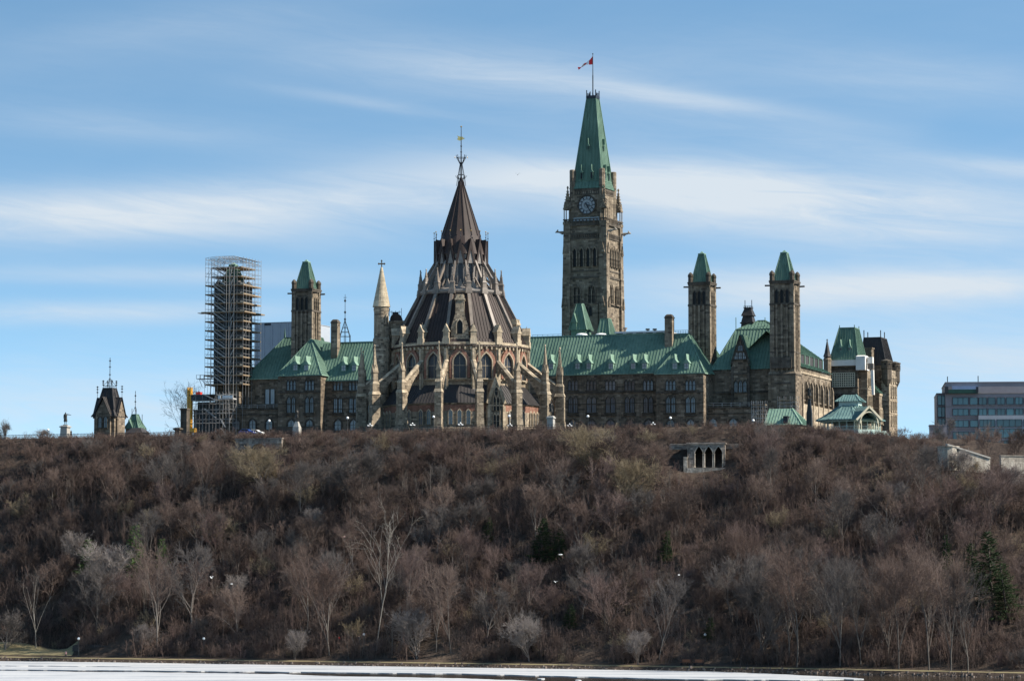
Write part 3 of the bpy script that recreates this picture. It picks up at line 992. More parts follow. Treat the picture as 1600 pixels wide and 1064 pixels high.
    gb = m.build('gablet', [br, MAT['lead'], MAT['iron'], MAT['gold']], T)
    x, y = pol(rk * math.cos(h0) + 0.1, 0); gb.location = (x, y, 0)
    for i in range(1, n):
        a = R(i * 22.5); x, y = pol(rk * math.cos(h0) + 0.1, a)
        inst(gb.data, 'gablet', T, (x, y, 0), a)
    # ring of pinnacles and the struts that lean from them on the lantern
    zp0, zp1, zp2 = lz(456, -11), lz(441, -11), lz(419, -11)
    m = MB()
    m.taper(0, 0, 1.9, 1.9, zp0 - 0.4, 1.5, 1.5, zp0 + 1.2)
    m.box(-0.62, 0.62, -0.62, 0.62, zp0 + 1.2, zp1)
    m.taper(0, 0, 1.5, 1.5, zp1, 0.9, 0.9, zp1 + 0.5)
    m.taper(0, 0, 0.95, 0.95, zp1 + 0.5, 0.12, 0.12, zp2)
    m.lathe(0, 0, [(0.08, zp1 + 1.9), (0.5, zp1 + 2.0), (0.1, zp1 + 2.3)], 6)
    m.lathe(0, 0, [(0.05, zp2 - 0.3), (0.22, zp2), (0.03, zp2 + 0.4)], 6)
    m.bar((0, 0.3, lz(441, -11)), (0, 63 * K - 39 * K, lz(407, -7)), 0.5, 0.75)
    m.bar((0, 1.0, lz(452, -11)), (0, 63 * K - 39 * K, lz(433, -7)), 0.3, 0.4)
    pn = m.build('pinnacle', MAT['rib_metal'], T)
    for i in range(n):
        a = R(i * 22.5 + 11.25); x, y = pol(f(63), a)
        if i == 0: pn.location = (x, y, 0); pn.rotation_euler = (0, 0, a)
        else: inst(pn.data, 'pinnacle', T, (x, y, 0), a)
    m = MB(); zq0, zq1 = lz(450, -9), lz(435, -9)
    m.ext_y([(-1.0, 0), (1.0, 0), (0, zq1 - zq0)], -0.3, 0.3)
    lg = m.mesh('small_gable', MAT['lead'])
    for i in vis:
        a = R(i * 22.5); x, y = pol(51 * K, a)
        inst(lg, 'small_gable', T, (x, y, zq0), a)
    # --- ironwork finial with gilded vane
    m = MB(); z0, z1_, z2_, z3_, z4_ = lz(284), lz(262), lz(247), lz(217), lz(199)
    for i in range(8):
        a = i * math.pi / 4
        m.bar(P(1.25, a, z0 - 1.2), P(1.0, a, z0 + 0.8), 0.14)
        m.bar(P(1.0, a, z0 + 0.8), P(0.2, a, z1_ + 1.4), 0.13)
        m.bar(P(1.0, a, z0 + 0.8), P(1.55, a, z0 + 1.6), 0.12)
        m.bar(P(0.25, a, z1_ + 0.8), P(1.25, a, z2_), 0.14)
        m.bar(P(1.25, a, z2_), P(1.35, a, z2_ + 0.8), 0.14)
        b = a + math.pi / 4
        m.bar(P(1.25, a, z2_), P(1.25, b, z2_), 0.14)
        m.bar(P(0.72, a, z0 + 1.9), P(0.72, b, z0 + 1.9), 0.12)
        m.bar(P(1.0, a, z0 + 0.8), P(1.0, b, z0 + 0.8), 0.12)
    m.lathe(0, 0, [(0.24, za1 - 1.0), (0.20, z1_), (0.16, z2_), (0.11, z3_), (0.08, z4_)], 8)
    for zz in (z1_ + 1.2, z2_ + 1.6, z2_ + 3.2):
        m.lathe(0, 0, [(0.1, zz - 0.2), (0.3, zz), (0.1, zz + 0.2)], 8)
    fo = m.build('iron_finial', MAT['iron'], T)
    m = MB()
    m.ext_y([(-1.15, z3_ - 0.2), (-0.55, z3_ - 0.55), (-0.05, z3_ - 0.5), (1.1, z3_ + 0.1), (0.5, z3_ + 0.25), (0.5, z3_ + 0.5), (-0.05, z3_ + 0.5), (-0.55, z3_ + 0.6), (-1.15, z3_ + 0.85), (-0.8, z3_ + 0.3)], -0.05, 0.05)
    m.lathe(0, 0, [(0.03, z4_ - 0.2), (0.28, z4_ + 0.1), (0.03, z4_ + 0.4)], 8)
    for s in (-1, 1): m.lathe(s * 1.7, 0, [(0.02, z2_ - 0.1), (0.16, z2_ + 0.1), (0.02, z2_ + 0.3)], 6)
    m.build('weather_vane', MAT['gold'], fo)
    # --- round stair turret at the left with its stone cone
    u0, _ = FL.uz(596, 500, -4.0)
    m = MB(); rt = 12.6 * K * 0.92
    m.lathe(0, 0, [(rt * 1.12, 0), (rt * 1.12, lz(532)), (rt, lz(529)), (rt, lz(490)), (rt * 1.06, lz(487)), (rt * 1.06, lz(484)), (rt, lz(483.5)), (rt, lz(481))], 20)
    tu = m.build('turret', st, T, (u0, -4.0, 0))
    m = MB()
    prof = []
    for k in range(9):
        q = k / 9; rq = 13.6 * K * (1 - q) + 0.28 * q
        z = lz(482) + (lz(421) - lz(482)) * q
        prof += [(rq + 0.05, z), (rq - 13.6 * K / 9 * 0.8, z + (lz(421) - lz(482)) / 9 * 0.97)]
    m.lathe(0, 0, prof + [(0.18, lz(420))], 20)
    m.build('stone_cone', MAT['cone_stone'], tu)
    m = MB(); z = lz(420)
    m.box(-0.14, 0.14, -0.14, 0.14, z, z + 1.7); m.box(-0.75, 0.75, -0.13, 0.13, z + 0.75, z + 1.1)
    for (x, q) in ((-0.8, z + 0.92), (0.8, z + 0.92), (0, z + 1.75)): m.lathe(x, 0, [(0.05, q - 0.3), (0.28, q), (0.05, q + 0.3)], 6)
    m.build('stone_cross', MAT['dark_trim_stone'], tu)
    window(tu, 0.75 * rt * 0.6 + 0.6, -rt * 0.85, lz(509), 0.5, 2.4, 1, 'arch', tr, MAT['dark_glass'], rz=R(32), t=0.25, dep=0.3, sill=False, mull=False)
    # low stone link between turret and drum with a small barrel roof
    u1, _ = FL.uz(607, 500, -1.0); u2, _ = FL.uz(640, 500, -1.0)
    m = MB(); m.box(u1, u2, -2.0, 4.0, 0, lz(507, 4)); m.box(u1 + 0.1, u2, -2.3, 4.2, lz(507, 4), lz(504, 4))
    m.build('link_block', st, T)
    m = MB(); zb9 = lz(504.5, 4); hb = lz(493, 4) - zb9
    pts = [(u1 + 0.4, zb9)] + [(u1 + 0.4 + (u2 - 2.4 - u1) * (1 - math.cos(q)) / 2, zb9 + hb * math.sin(q) ** 0.6) for q in np.linspace(0.15, 2.99, 9)] + [(u2 - 2.0, zb9)]
    m.ext_y(pts, -1.4, 4.0); m.build('barrel_roof', br, T)
    m = MB()
    cx = FL.u(618, 1.0, 490); zz = lz(493, 1)
    m.box(cx - 0.8, cx + 0.8, 0.4, 1.6, zz - 0.2, zz + 0.8)
    for k in (-1.6, -1.0, 0, 1.0, 1.6): m.bar((cx + k, 1, zz - 0.2), (cx + k, 1, zz + (2.0 if abs(k) > 1.2 else 1.3)), 0.12)
    m.bar((cx - 1.6, 1, zz + 0.9), (cx + 1.6, 1, zz + 0.9), 0.1)
    m.build('roof_railing', MAT['iron'], T)
    # stepped stone blocks where the library meets its corridor on the far right
    return T
LIB = build_library()
# ------------------------------------------------------------------ the long parliament building behind the library
FB = Frame(LO, TH)
def hip_roof(m, u0, u1, v0, v1, z0, z1, ua, ub, va, vb, gap=0.9):
    """four slopes from the eaves rectangle to the top rectangle ua..ub, va..vb"""
    e = [(u0, v0, z0), (u1, v0, z0), (u1, v1, z0), (u0, v1, z0)]
    t = [(ua, va, z1), (ub, va, z1), (ub, vb, z1), (ua, vb, z1)]
    for i in range(4):
        j = (i + 1) % 4
        pts = [e[i], e[j], t[j], t[i]]
        q = []
        for p in pts:
            if not q or (Vector(p) - Vector(q[-1])).length > 0.05: q.append(p)
        if (Vector(q[0]) - Vector(q[-1])).length < 0.05: q.pop()
        if len(q) >= 3: m.roof(q, gap)
        m.bar(e[i], t[i], 0.34, 0.3)
    if (ub - ua) > 0.2 and (vb - va) > 0.2:
        m.poly([(ua, va, z1), (ub, va, z1), (ub, vb, z1), (ua, vb, z1)])
        m.box(ua - 0.15, ub + 0.15, va - 0.15, vb + 0.15, z1 - 0.1, z1 + 0.18)
def dormer(parent, u, v, z, slope, w=1.5, h=1.7, lit=True):
    """little copper dormer with a pointed hood; slope = rise over run of the roof"""
    m = MB(); d = (h + 2.2) / slope + 0.5
    m.box(-w / 2, w / 2, -0.05, h / slope + 0.3, -0.1, h)
    m.ext_y([(-w / 2 - 0.25, h - 0.05), (w / 2 + 0.25, h - 0.05), (0.18, h + 1.1), (0, h + 2.6), (-0.18, h + 1.1)], -0.3, d)
    o = m.build('dormer', MAT['pale_copper'], parent, (u, v, z))
    p = MB(); p.poly([(-w / 2 + 0.15, -0.075, 0.1), (w / 2 - 0.15, -0.075, 0.1), (w / 2 - 0.15, -0.075, h - 0.1), (-w / 2 + 0.15, -0.075, h - 0.1)])
    p.build('pane', MAT['pale_glass'] if lit else MAT['window_glass'], o)
    b = MB(); b.box(-w / 2, w / 2, -0.13, -0.08, h * 0.5 - 0.06, h * 0.5 + 0.06); b.box(-0.05, 0.05, -0.13, -0.08, 0.1, h - 0.1)
    b.build('glazing_bar', MAT['window_glass'], o)
    return o
def vent_tower(parent, pL, pC, v, yt, yr, yb, label, green=True, base=None):
    """square ventilation tower: pL, pC are the left and right edges of its front in the photo"""
    u0, u1 = FB.u(pL, v, 520), FB.u(pC, v, 520)
    w = u1 - u0; cu = (u0 + u1) / 2; cv = v + w / 2
    pm = (pL + pC) / 2
    zt, zr, zb = FB.z(pm, yt, v), FB.z(pm, yr, v), FB.z(pm, yb, v)
    st, tr = MAT['tower_stone'], MAT['dark_trim_stone']
    zbel0, zbel1 = zr - 6.4, zr - 2.6
    m = MB()
    hw = w / 2
    m.box(-hw + 0.35, hw - 0.35, -hw + 0.35, hw - 0.35, zb, zr - 0.2)
    for sx in (-1, 1):
        for sy in (-1, 1):
            cx, cy = sx * (hw - 0.62), sy * (hw - 0.62)
            m.taper(cx, cy, 1.36, 1.36, zb, 1.2, 1.2, zr - 0.6)
    # long ribs between the sunk panels
    for q in (-0.33, 0.0, 0.33):
        for (ax, s) in ((0, -1), (0, 1), (1, 1), (1, -1)):
            c = q * (w - 2.4)
            if ax == 0: m.box(c - 0.27, c + 0.27, s * (hw - 0.05) - 0.28, s * (hw - 0.05) + 0.05 , zb, zbel0 - 0.3)
            else: m.box(s * (hw - 0.05) - 0.28, s * (hw - 0.05) + 0.05, c - 0.27, c + 0.27, zb, zbel0 - 0.3)
    m.mi = 1
    for z, t_, e in ((zbel0 - 0.5, 0.55, 0.12), (zr - 0.9, 0.5, 0.10), (zr - 0.38, 0.38, 0.22), (zb + (zbel0 - zb) * 0.30, 0.35, 0.06)):
        m.box(-hw - e, hw + e, -hw - e, hw + e, z, z + t_)
    o = m.build('ventilation_tower', [st, tr], parent, (cu, cv, 0))
    o['label'] = label
    # belfry openings, three on each visible side
    for q in (-0.29, 0.0, 0.29):
        c = q * (w - 1.6)
        window(o, c, -hw + 0.32, zbel0 + 0.1, 0.8, zbel1 - zbel0, 1, 'tall', tr, MAT['dark_glass'], t=0.18, dep=0.28, sill=False, mull=False, name='belfry_opening')
        window(o, hw - 0.32, c, zbel0 + 0.1, 0.8, zbel1 - zbel0, 1, 'tall', st, MAT['dark_glass'], rz=math.pi / 2, t=0.18, dep=0.28, sill=False, mull=False, name='belfry_opening')
    # corner turrets with rounded tops, water spouts below them
    ct = None
    for sx in (-1, 1):
        for sy in (-1, 1):
            cx, cy = 0, 0
            if ct: inst(ct.data, 'corner_turret', o, (sx * (hw - 0.55), sy * (hw - 0.55), 0)); continue
            m = MB()
            m.lathe(cx, cy, [(0.72, zr - 0.05), (0.68, zr + 1.5), (0.80, zr + 1.6), (0.80, zr + 1.9), (0.66, zr + 2.3), (0.3, zr + 2.75), (0.05, zr + 2.9)], 8, R(22.5))
            ct = m.build('corner_turret', tr, o, (sx * (hw - 0.55), sy * (hw - 0.55), 0))
    m = MB()
    for sx in (-1, 1):
        for sy in (-1, 1):
            m.bar((sx * (hw - 0.3), sy * (hw - 0.5), zr - 1.35), (sx * (hw + 1.5), sy * (hw - 0.5), zr - 1.3), 0.42, 0.42)
    m.build('water_spouts', tr, o)
    if green:
        m = MB(); e = hw - 0.75; t_ = w * 0.115
        hip_roof(m, -e, e, -e, e, zr + 0.02, zt - 0.25, -t_, t_, -t_, t_, 0.62)
        rf = m.build('roof', MAT['green_copper'], o)
        m = MB(); m.box(-t_ - 0.2, t_ + 0.2, -t_ - 0.2, t_ + 0.2, zt - 0.22, zt + 0.05)
        m.taper(0, 0, t_ * 1.6, t_ * 1.6, zt + 0.05, 0.2, 0.2, zt + 0.7)
        m.build('roof_cap', MAT['pale_copper'], rf)
    return o, cu, cv, w
def build_parliament():
    T = frame_thing(FB, 'parliament_building', 'long Gothic parliament building of brown stone with green copper roofs behind the round library', 'building')
    st, tr, dk = MAT['wall_stone'], MAT['trim_stone'], MAT['dark_trim_stone']
    gl = MAT['window_glass']
    gc = MAT['green_copper']
    # ---- long central range
    V0 = 50.0
    uA, uB = FB.u(503, V0), FB.u(1030, V0)
    ze = FB.z(950, 583.5, V0); zr = FB.z(950, 524, V0 + 8)
    m = MB(); m.box(uA, uB, V0, V0 + 16, -2, ze)
    m.build('wall', st, T)
    m = MB(); uR_ = FB.u(1079, V0 + 8, 523)
    m.roof([(uA - 3, V0 - 0.5, ze - 0.1), (uB + 2, V0 - 0.5, ze - 0.1), (uR_, V0 + 8, zr), (uA - 3, V0 + 8, zr)])
    m.poly([(uA - 3, V0 + 8, zr), (uR_, V0 + 8, zr), (uR_, V0 + 18, zr), (uA - 3, V0 + 18, zr)])
    m.poly([(uA - 3, V0 + 18, zr), (uR_, V0 + 18, zr), (uR_, V0 + 26, ze), (uA - 3, V0 + 26, ze)])
    m.build('roof', gc, T)
    m = MB()
    m.box(uA - 2, uB + 2, V0 - 0.55, V0 - 0.45, ze - 0.35, ze - 0.12)
    m.box(uA, uB, V0 + 7.8, V0 + 8.1, zr - 0.03, zr + 0.25)
    m.build('eaves_gutter', MAT['pale_copper'], T)
    sl = (zr - ze) / 8.5
    def courses(u0, u1, v, pm, zee, name='string_courses'):
        m = MB()
        zc = FB.z(pm, 612.5, v)
        m.box(u0 - 0.15, u1 + 0.15, v - 0.28, v - 0.002, zc - 0.3, zc + 0.25)
        m.mi = 1
        m.box(u0 - 0.12, u1 + 0.12, v - 0.22, v - 0.002, zee - 0.95, zee - 0.55)
        for k in range(int((u1 - u0) / 0.9)):
            c = u0 + 0.45 + k * 0.9
            m.box(c - 0.2, c + 0.2, v - 0.18, v - 0.003, zee - 1.5, zee - 0.952)
        z2 = FB.z(pm, 630.5, v); m.mi = 0
        m.box(u0 - 0.05, u1 + 0.05, v - 0.10, v - 0.002, z2 - 0.12, z2 + 0.12)
        z3 = FB.z(pm, 666, v)
        m.box(u0 - 0.25, u1 + 0.25, v - 0.4, v - 0.002, -2, z3)
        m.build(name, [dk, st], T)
    courses(uA, uB, V0, 950, ze)
    def bays(cols, v, rows=(1, 1, 1), lit=True):
        for c in cols:
            u = FB.u(c, v, 600)
            if rows[0]:
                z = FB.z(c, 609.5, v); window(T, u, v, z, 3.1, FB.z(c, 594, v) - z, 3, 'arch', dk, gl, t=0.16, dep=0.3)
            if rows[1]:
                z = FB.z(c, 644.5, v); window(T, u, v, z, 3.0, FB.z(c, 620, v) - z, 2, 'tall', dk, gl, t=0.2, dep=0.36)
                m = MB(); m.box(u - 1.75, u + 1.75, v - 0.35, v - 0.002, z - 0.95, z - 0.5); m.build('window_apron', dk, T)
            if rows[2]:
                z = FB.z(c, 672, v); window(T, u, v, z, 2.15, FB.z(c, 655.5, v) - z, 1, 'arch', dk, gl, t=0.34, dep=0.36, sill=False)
    bays([866, 895.5, 924.4, 954, 984, 1013], V0)
    bays([528.4, 552.5, 578], V0)
    for c in (862, 903.7, 921.3, 955.8, 991, 1008.6, 536.5, 553):
        z = FB.z(c, 577 if c > 700 else 579.5, V0 + 1.2); u = FB.u(c, V0 + 1.2, 570)
        v = V0 - 0.5 + (z - ze) / sl
        dormer(T, u, v - 0.1, z, sl)
    # ---- projecting pavilions left and right of the library
    VP = 46.0
    def pavilion(pl, pr, pa, ya, cols, dcols, yd):
        u0, u1 = FB.u(pl, VP), FB.u(pr, VP)
        pm = (pl + pr) / 2
        z = FB.z(pm, 582.5 if pl > 700 else 585.5, VP)
        m = MB(); m.box(u0, u1, VP, VP + 10, -2, z); m.build('pavilion_wall', st, T)
        # pale dressed corner stones
        for (ue, sg) in ((u1, -1), (u0, 1)):
            m = MB()
            for k in range(int((z + 1) / 1.3)):
                l = 0.9 if k % 2 else 1.4
                x0, x1 = sorted((ue - sg * 0.06, ue + sg * l * 0.6))
                m.box(x0, x1, VP - 0.06, VP + l, k * 1.3 - 1.0, k * 1.3 + 0.22)
            m.build('corner_stones', MAT['wall_stone'], T)
        courses(u0, u1, VP, pm, z)
        ua = FB.u(pa, VP + 8.5, ya); za = FB.z(pa, ya, VP + 8.5)
        m = MB()
        e = 0.55
        hip_roof(m, u0 - e, u1 + e, VP - e, VP + 30, z - 0.1, za, ua, ua, VP + 8.5, VP + 30)
        m.build('pavilion_roof', gc, T)
        m = MB(); m.box(u0 - e - 0.05, u1 + e + 0.05, VP - e - 0.06, VP - e + 0.02, z - 0.38, z - 0.12); m.box(u1 + e - 0.02, u1 + e + 0.06, VP - e, VP + 5, z - 0.38, z - 0.12)
        m.build('eaves_gutter', MAT['pale_copper'], T)
        bays(cols, VP)
        s = (za - z) / (8.5 + e)
        for c in dcols:
            zz = FB.z(c, yd, VP + 1.0); u = FB.u(c, VP + 1, 570)
            dormer(T, u, VP - e + (zz - z) / s - 0.1, zz, s)
    pavilion(435, 501, 486, 529.5, [455.3, 483.8], [463, 480], 579)
    pavilion(1026, 1099, 1076, 523, [1048, 1079], [1055.7, 1074], 577)
    # ---- left end behind the left pavilion
    VE = 56.0
    u0, u1 = FB.u(384, VE), FB.u(436, VE) + 9
    z = FB.z(410, 591, VE)
    m = MB(); m.box(u0, u1, VE, VE + 22, -2, z); m.build('end_wall', st, T)
    m = MB()
    ua, za = FB.u(445, VE + 9, 528), FB.z(445, 528, VE + 9)
    hip_roof(m, u0 - 0.6, u1, VE - 0.6, VE + 24, z - 0.1, za, ua, u1 - 1, VE + 9, VE + 14)
    m.taper(ua, VE + 9, 0.5, 0.5, za - 0.2, 0.06, 0.06, FB.z(445, 512, VE + 9))
    m.build('end_roof', gc, T)
    m = MB(); m.box(u0 - 0.7, u1, VE - 0.7, VE - 0.58, z - 0.4, z - 0.12); m.build('eaves_gutter', MAT['pale_copper'], T)
    zz = FB.z(422, 631, VE)
    window(T, FB.u(422, VE), VE, zz, 3.4, FB.z(422, 608, VE) - zz, 2, 'rect', dk, MAT['pale_glass'], t=0.2, dep=0.2, label='pale boarded window', mull=False)
    # single-storey front range on the left
    VL = 50.0
    u0, u1 = FB.u(303, VL), FB.u(435, VL); zt = FB.z(380, 639, VL)
    m = MB(); m.box(u0, u1, VL, VE, -2, zt)
    m.mi = 1; m.box(u0 - 0.1, u1, VL - 0.25, VL - 0.002, zt - 0.35, zt + 0.05); m.box(u0 - 0.1, u1, VL - 0.2, VL - 0.003, FB.z(380, 648, VL) - 0.2, FB.z(380, 648, VL) + 0.1)
    m.build('low_range', [st, dk], T)
    def railing(u0, u1, v, z, h=1.1, step=2.6):
        m = MB()
        for k in range(int((u1 - u0) / step) + 1): m.bar((u0 + k * step, v, z), (u0 + k * step, v, z + h), 0.12)
        for q in (h, h * 0.5): m.bar((u0, v, z + q), (u1, v, z + q), 0.10)
        m.build('railing', MAT['scaffold_steel'], T)
    railing(u0, u1, VL + 0.2, zt + 0.05)
    for c in (370, 395, 421):
        zz = FB.z(c, 671, VL); window(T, FB.u(c, VL), VL, zz, 2.1, FB.z(c, 655, VL) - zz, 1, 'arch', dk, gl, t=0.34, dep=0.36, sill=False)
    # ---- right: recessed chamber wall, roof with gable, cupola
    VC = 56.0
    u0, u1 = FB.u(1104, VC) - 3, FB.u(1206, VC) + 4
    z = FB.z(1150, 577, VC)
    m = MB(); m.box(u0, u1, VC, VC + 22, -2, z); m.build('chamber_wall', st, T)
    courses(u0 + 3, u1, VC, 1150, z)
    m = MB()
    ul = FB.u(1114, VC, 577)
    za = FB.z(1150, 515.5, VC + 8); ua = FB.u(1150, VC + 8, 515)
    hip_roof(m, ul - 0.5, u1 + 2, VC - 0.5, VC + 24, z - 0.1, za, ua, u1 - 4, VC + 8, VC + 16)
    hip_roof(m, ua + 0.2, u1 - 4.2, VC + 8.2, VC + 15.8, za + 0.2, za + 2.7, ua + 5.5, u1 - 9, VC + 11.5, VC + 12.5)
    for c, yt in ((1150, 496), (1195.5, 496)):
        uu = FB.u(c, VC + 9, 515); m.bar((uu, VC + 9, za - 0.3), (uu, VC + 9, FB.z(c, yt, VC + 9)), 0.22, n=6)
    m.build('chamber_roof', gc, T)
    # gabled bay rising through the eaves
    VG = VC - 1.4
    ug, zg, zgb = FB.u(1157, VG), FB.z(1158, 522, VG), FB.z(1158, 560, VG)
    wg = (FB.u(1173, VG) - FB.u(1143, VG))
    m = MB()
    m.ext_y([(ug - wg * 0.42, -2), (ug + wg * 0.42, -2), (ug + wg * 0.42, zgb - 1.0), (ug + wg * 0.30, zgb + 0.6), (ug, zg - 1.3), (ug - wg * 0.30, zgb + 0.6), (ug - wg * 0.42, zgb - 1.0)], VG, VC + 3)
    m.mi = 1
    for s in (-1, 1):
        m.bar((ug + s * wg * 0.47, VG - 0.05, zgb - 1.6), (ug, VG - 0.05, zg - 0.5), 0.5, 0.6)
        m.box(ug + s * wg * 0.42 - 0.35, ug + s * wg * 0.42 + 0.35, VG - 0.3, VG + 0.5, -2, zgb - 2.2)
    m.box(ug - wg * 0.45, ug + wg * 0.45, VG - 0.25, VG - 0.003, z - 1.6, z - 1.1)
    m.build('gabled_bay', [MAT['wall_stone'], dk], T)
    m = MB(); pe = wg * 0.5
    m.roof([(ug, VG - 0.5, zg), (ug, VC + 9, zg), (ug - pe, VC + 9, zgb - 2.2), (ug - pe, VG - 0.5, zgb - 2.2)])
    m.roof([(ug, VG - 0.5, zg), (ug, VC + 9, zg), (ug + pe, VC + 9, zgb - 2.2), (ug + pe, VG - 0.5, zgb - 2.2)])
    m.build('gable_roof', gc, T)
    zz = FB.z(1157, 561, VG); window(T, ug, VG, zz, 3.6, FB.z(1157, 551, VG) - zz, 3, 'rect', dk, MAT['pale_glass'], t=0.15, dep=0.25)
    zz = FB.z(1157, 548, VG); window(T, ug, VG, zz, 1.5, FB.z(1157, 539, VG) - zz, 1, 'arch', dk, gl, t=0.2, dep=0.25)
    zz = FB.z(1157, 612.5, VG); window(T, ug, VG, zz, 3.9, FB.z(1157, 594.5, VG) - zz, 3, 'arch', dk, gl, t=0.2, dep=0.35)
    # dark cupola on the ridge
    vq = VC + 12; uq = FB.u(1169.5, vq, 500); q = lambda y: FB.z(1169.5, y, vq)
    m = MB()
    m.taper(uq, vq, 3.6, 3.6, q(516), 3.4, 3.4, q(506)); m.box(uq - 2.0, uq + 2.0, vq - 2.0, vq + 2.0, q(506), q(506) + 0.3)
    m.taper(uq, vq, 3.5, 3.5, q(506) + 0.3, 2.6, 2.6, q(494)); m.taper(uq, vq, 3.5, 3.5, q(494), 1.9, 1.9, q(482.5))
    m.box(uq - 1.15, uq + 1.15, vq - 1.15, vq + 1.15, q(482.5), q(482.5) + 0.3)
    for k in range(5):
        for s in (-1, 1):
            m.bar((uq + (k - 2) * 0.5, vq + s, q(482.2)), (uq + (k - 2) * 0.5, vq + s, q(478.5)), 0.12)
    for s in (-1, 1): m.bar((uq, vq + s, q(478.5)), (uq, vq + s, q(478.2)), 2.2, 0.1); m.bar((uq + s * 1.0, vq, q(482)), (uq + s * 1.0, vq, q(469)), 0.16)
    m.build('cupola', MAT['dark_slate'], T)
    # single-storey front range on the right
    VL2 = 50.0
    u0, u1 = FB.u(1100, VL2), FB.u(1192, VL2); zt = FB.z(1130, 636, VL2)
    m = MB(); m.box(u0, u1, VL2, VC, -2, zt)
    m.mi = 1; m.box(u0, u1 + 0.1, VL2 - 0.25, VL2 - 0.002, zt - 0.35, zt + 0.05); m.box(u0, u1 + 0.1, VL2 - 0.15, VL2 - 0.003, zt - 2.0, zt - 1.7)
    m.build('low_range', [st, dk], T)
    railing(u0, u1, VL2 + 0.2, zt + 0.05)
    for c in (1114, 1145.5):
        zz = FB.z(c, 672, VL2); window(T, FB.u(c, VL2), VL2, zz, 2.3, FB.z(c, 653.5, VL2) - zz, 1, 'arch', dk, gl, t=0.36, dep=0.36, sill=False)
    # ---- chimneys
    def chimney(p0, p1, yt, yb, v, d=2.2, top=None):
        u0, u1 = FB.u(p0, v, 510), FB.u(p1, v, 510); zb, zt = FB.z(p0, yb, v), FB.z(p0, yt, v)
        m = MB(); c = (u0 + u1) / 2; w = u1 - u0
        m.box(u0, u1, v, v + d, zb - 3, zt - 1.1); m.mi = 1
        m.box(u0 - 0.15, u1 + 0.15, v - 0.15, v + d + 0.15, zt - 1.1, zt - 0.8)
        m.taper(c, v + d / 2, w, d, zt - 0.8, w * 0.9, d * 0.9, zt - 0.4); m.taper(c, v + d / 2, w * 0.9, d * 0.9, zt - 0.4, w * 0.55, d * 0.55, zt)
        m.build('chimney', [MAT['tower_stone'], dk], T)
    chimney(517, 527, 499, 546, 54.5); chimney(1038.5, 1050, 491, 545, 55.0)
    # ---- ventilation towers
    vent_tower(T, 455.3, 487.2, 57.0, 407.7, 451, 572, 'left hand ventilation tower clear of scaffolding')
    vent_tower(T, 1075.6, 1109.5, 58.0, 395, 440.6, 600, 'ventilation tower between the hipped pavilion and the gabled chamber')
    o, cu, cv, w = vent_tower(T, 1203, 1240.5, 52.0, 393, 438, 584, 'ventilation tower at the right end of the building')
    m = MB(); zb = FB.z(1220, 584, 52); e = 0.5
    m.box(cu - w / 2 - e, cu + w / 2 + e, cv - w / 2 - e, cv + w / 2 + 2, -2, zb)
    m.taper(cu, cv, w + 2 * e, w + 2 * e, zb, w, w, zb + 0.8)
    m.mi = 1
    m.box(cu - w / 2 - e - 0.1, cu + w / 2 + e + 0.1, cv - w / 2 - e - 0.1, cv + w / 2, zb - 0.4, zb - 0.05)
    m.box(cu - 2.0, cu + 2.6, cv - w / 2 - e - 0.15, cv - w / 2 - e - 0.002, zb - 2.9, zb - 2.4)
    m.box(cu - 2.9, cu + 2.9, cv - w / 2 - e - 0.3, cv - w / 2 - e - 0.003, zb + 1.5, zb + 4.6)
    m.build('tower_base', [MAT['wall_stone'], dk], T)
    vent_tower(T, 336.5, 374, 52.0, 412, 452, 680, 'ventilation tower wrapped in scaffolding')
    # ---- long side range running away from us on the right, with clerestory
    uW = cu + w / 2 - 0.2
    v0 = cv + w / 2 - 0.5
    v1 = FB.v_at(1298, uW, 600)
    zE = FB.uz(1250, 572, v0)[1]
    m = MB(); m.box(uW - 22, uW, v0, v1, -2, zE)
    m.mi = 1
    m.box(uW - 22, uW + 0.25, v0, v1, zE - 1.9, zE - 1.3); m.box(uW, uW + 0.9, v0, v1, -2, zE - 10.5)
    m.build('side_wall', [MAT['tower_stone'], tr], T)
    nb = 6
    for k in range(nb):
        vv = v0 + (v1 - v0) * (k + 0.55) / nb
        window(T, uW, vv, zE - 9.2, 2.0, 5.8, 1, 'arch', MAT['tower_stone'], gl, rz=math.pi / 2, t=0.34, dep=0.4)
    m = MB()
    for k in range(nb + 1):
        vv = v0 + 0.5 + (v1 - v0 - 1.2) * k / nb
        m.box(uW + 0.002, uW + 1.0, vv - 0.5, vv + 0.5, -2, zE - 5.4); m.taper(uW + 0.5, vv, 1.0, 1.0, zE - 5.4, 0.3, 0.9, zE - 4.0)
    m.build('side_buttresses', MAT['tower_stone'], T)
    zc0, zc1 = zE + 1.6, zE + 4.2
    m = MB()
    m.roof([(uW + 0.5, v0, zE - 0.1), (uW + 0.5, v1 + 0.5, zE - 0.1), (uW - 2.6, v1 + 0.5, zc0), (uW - 2.6, v0, zc0)])
    m.roof([(uW - 2.3, v0, zc1), (uW - 2.3, v1, zc1), (uW - 9.5, v1 - 8, zc1 + 6.0), (uW - 9.5, v0, zc1 + 6.0)])
    m.roof([(uW - 2.3, v1, zc1), (uW - 16, v1, zc1), (uW - 9.5, v1 - 8, zc1 + 6.0)])
    m.poly([(uW - 9.5, v0, zc1 + 6.0), (uW - 9.5, v1 - 8, zc1 + 6.0), (uW - 16, v1, zc1), (uW - 16, v0, zc1)])
    m.build('side_roof', gc, T)
    m = MB(); m.box(uW - 2.75, uW - 2.5, v0, v1, zc0 - 1.5, zc1 - 0.02)
    m.mi = 1
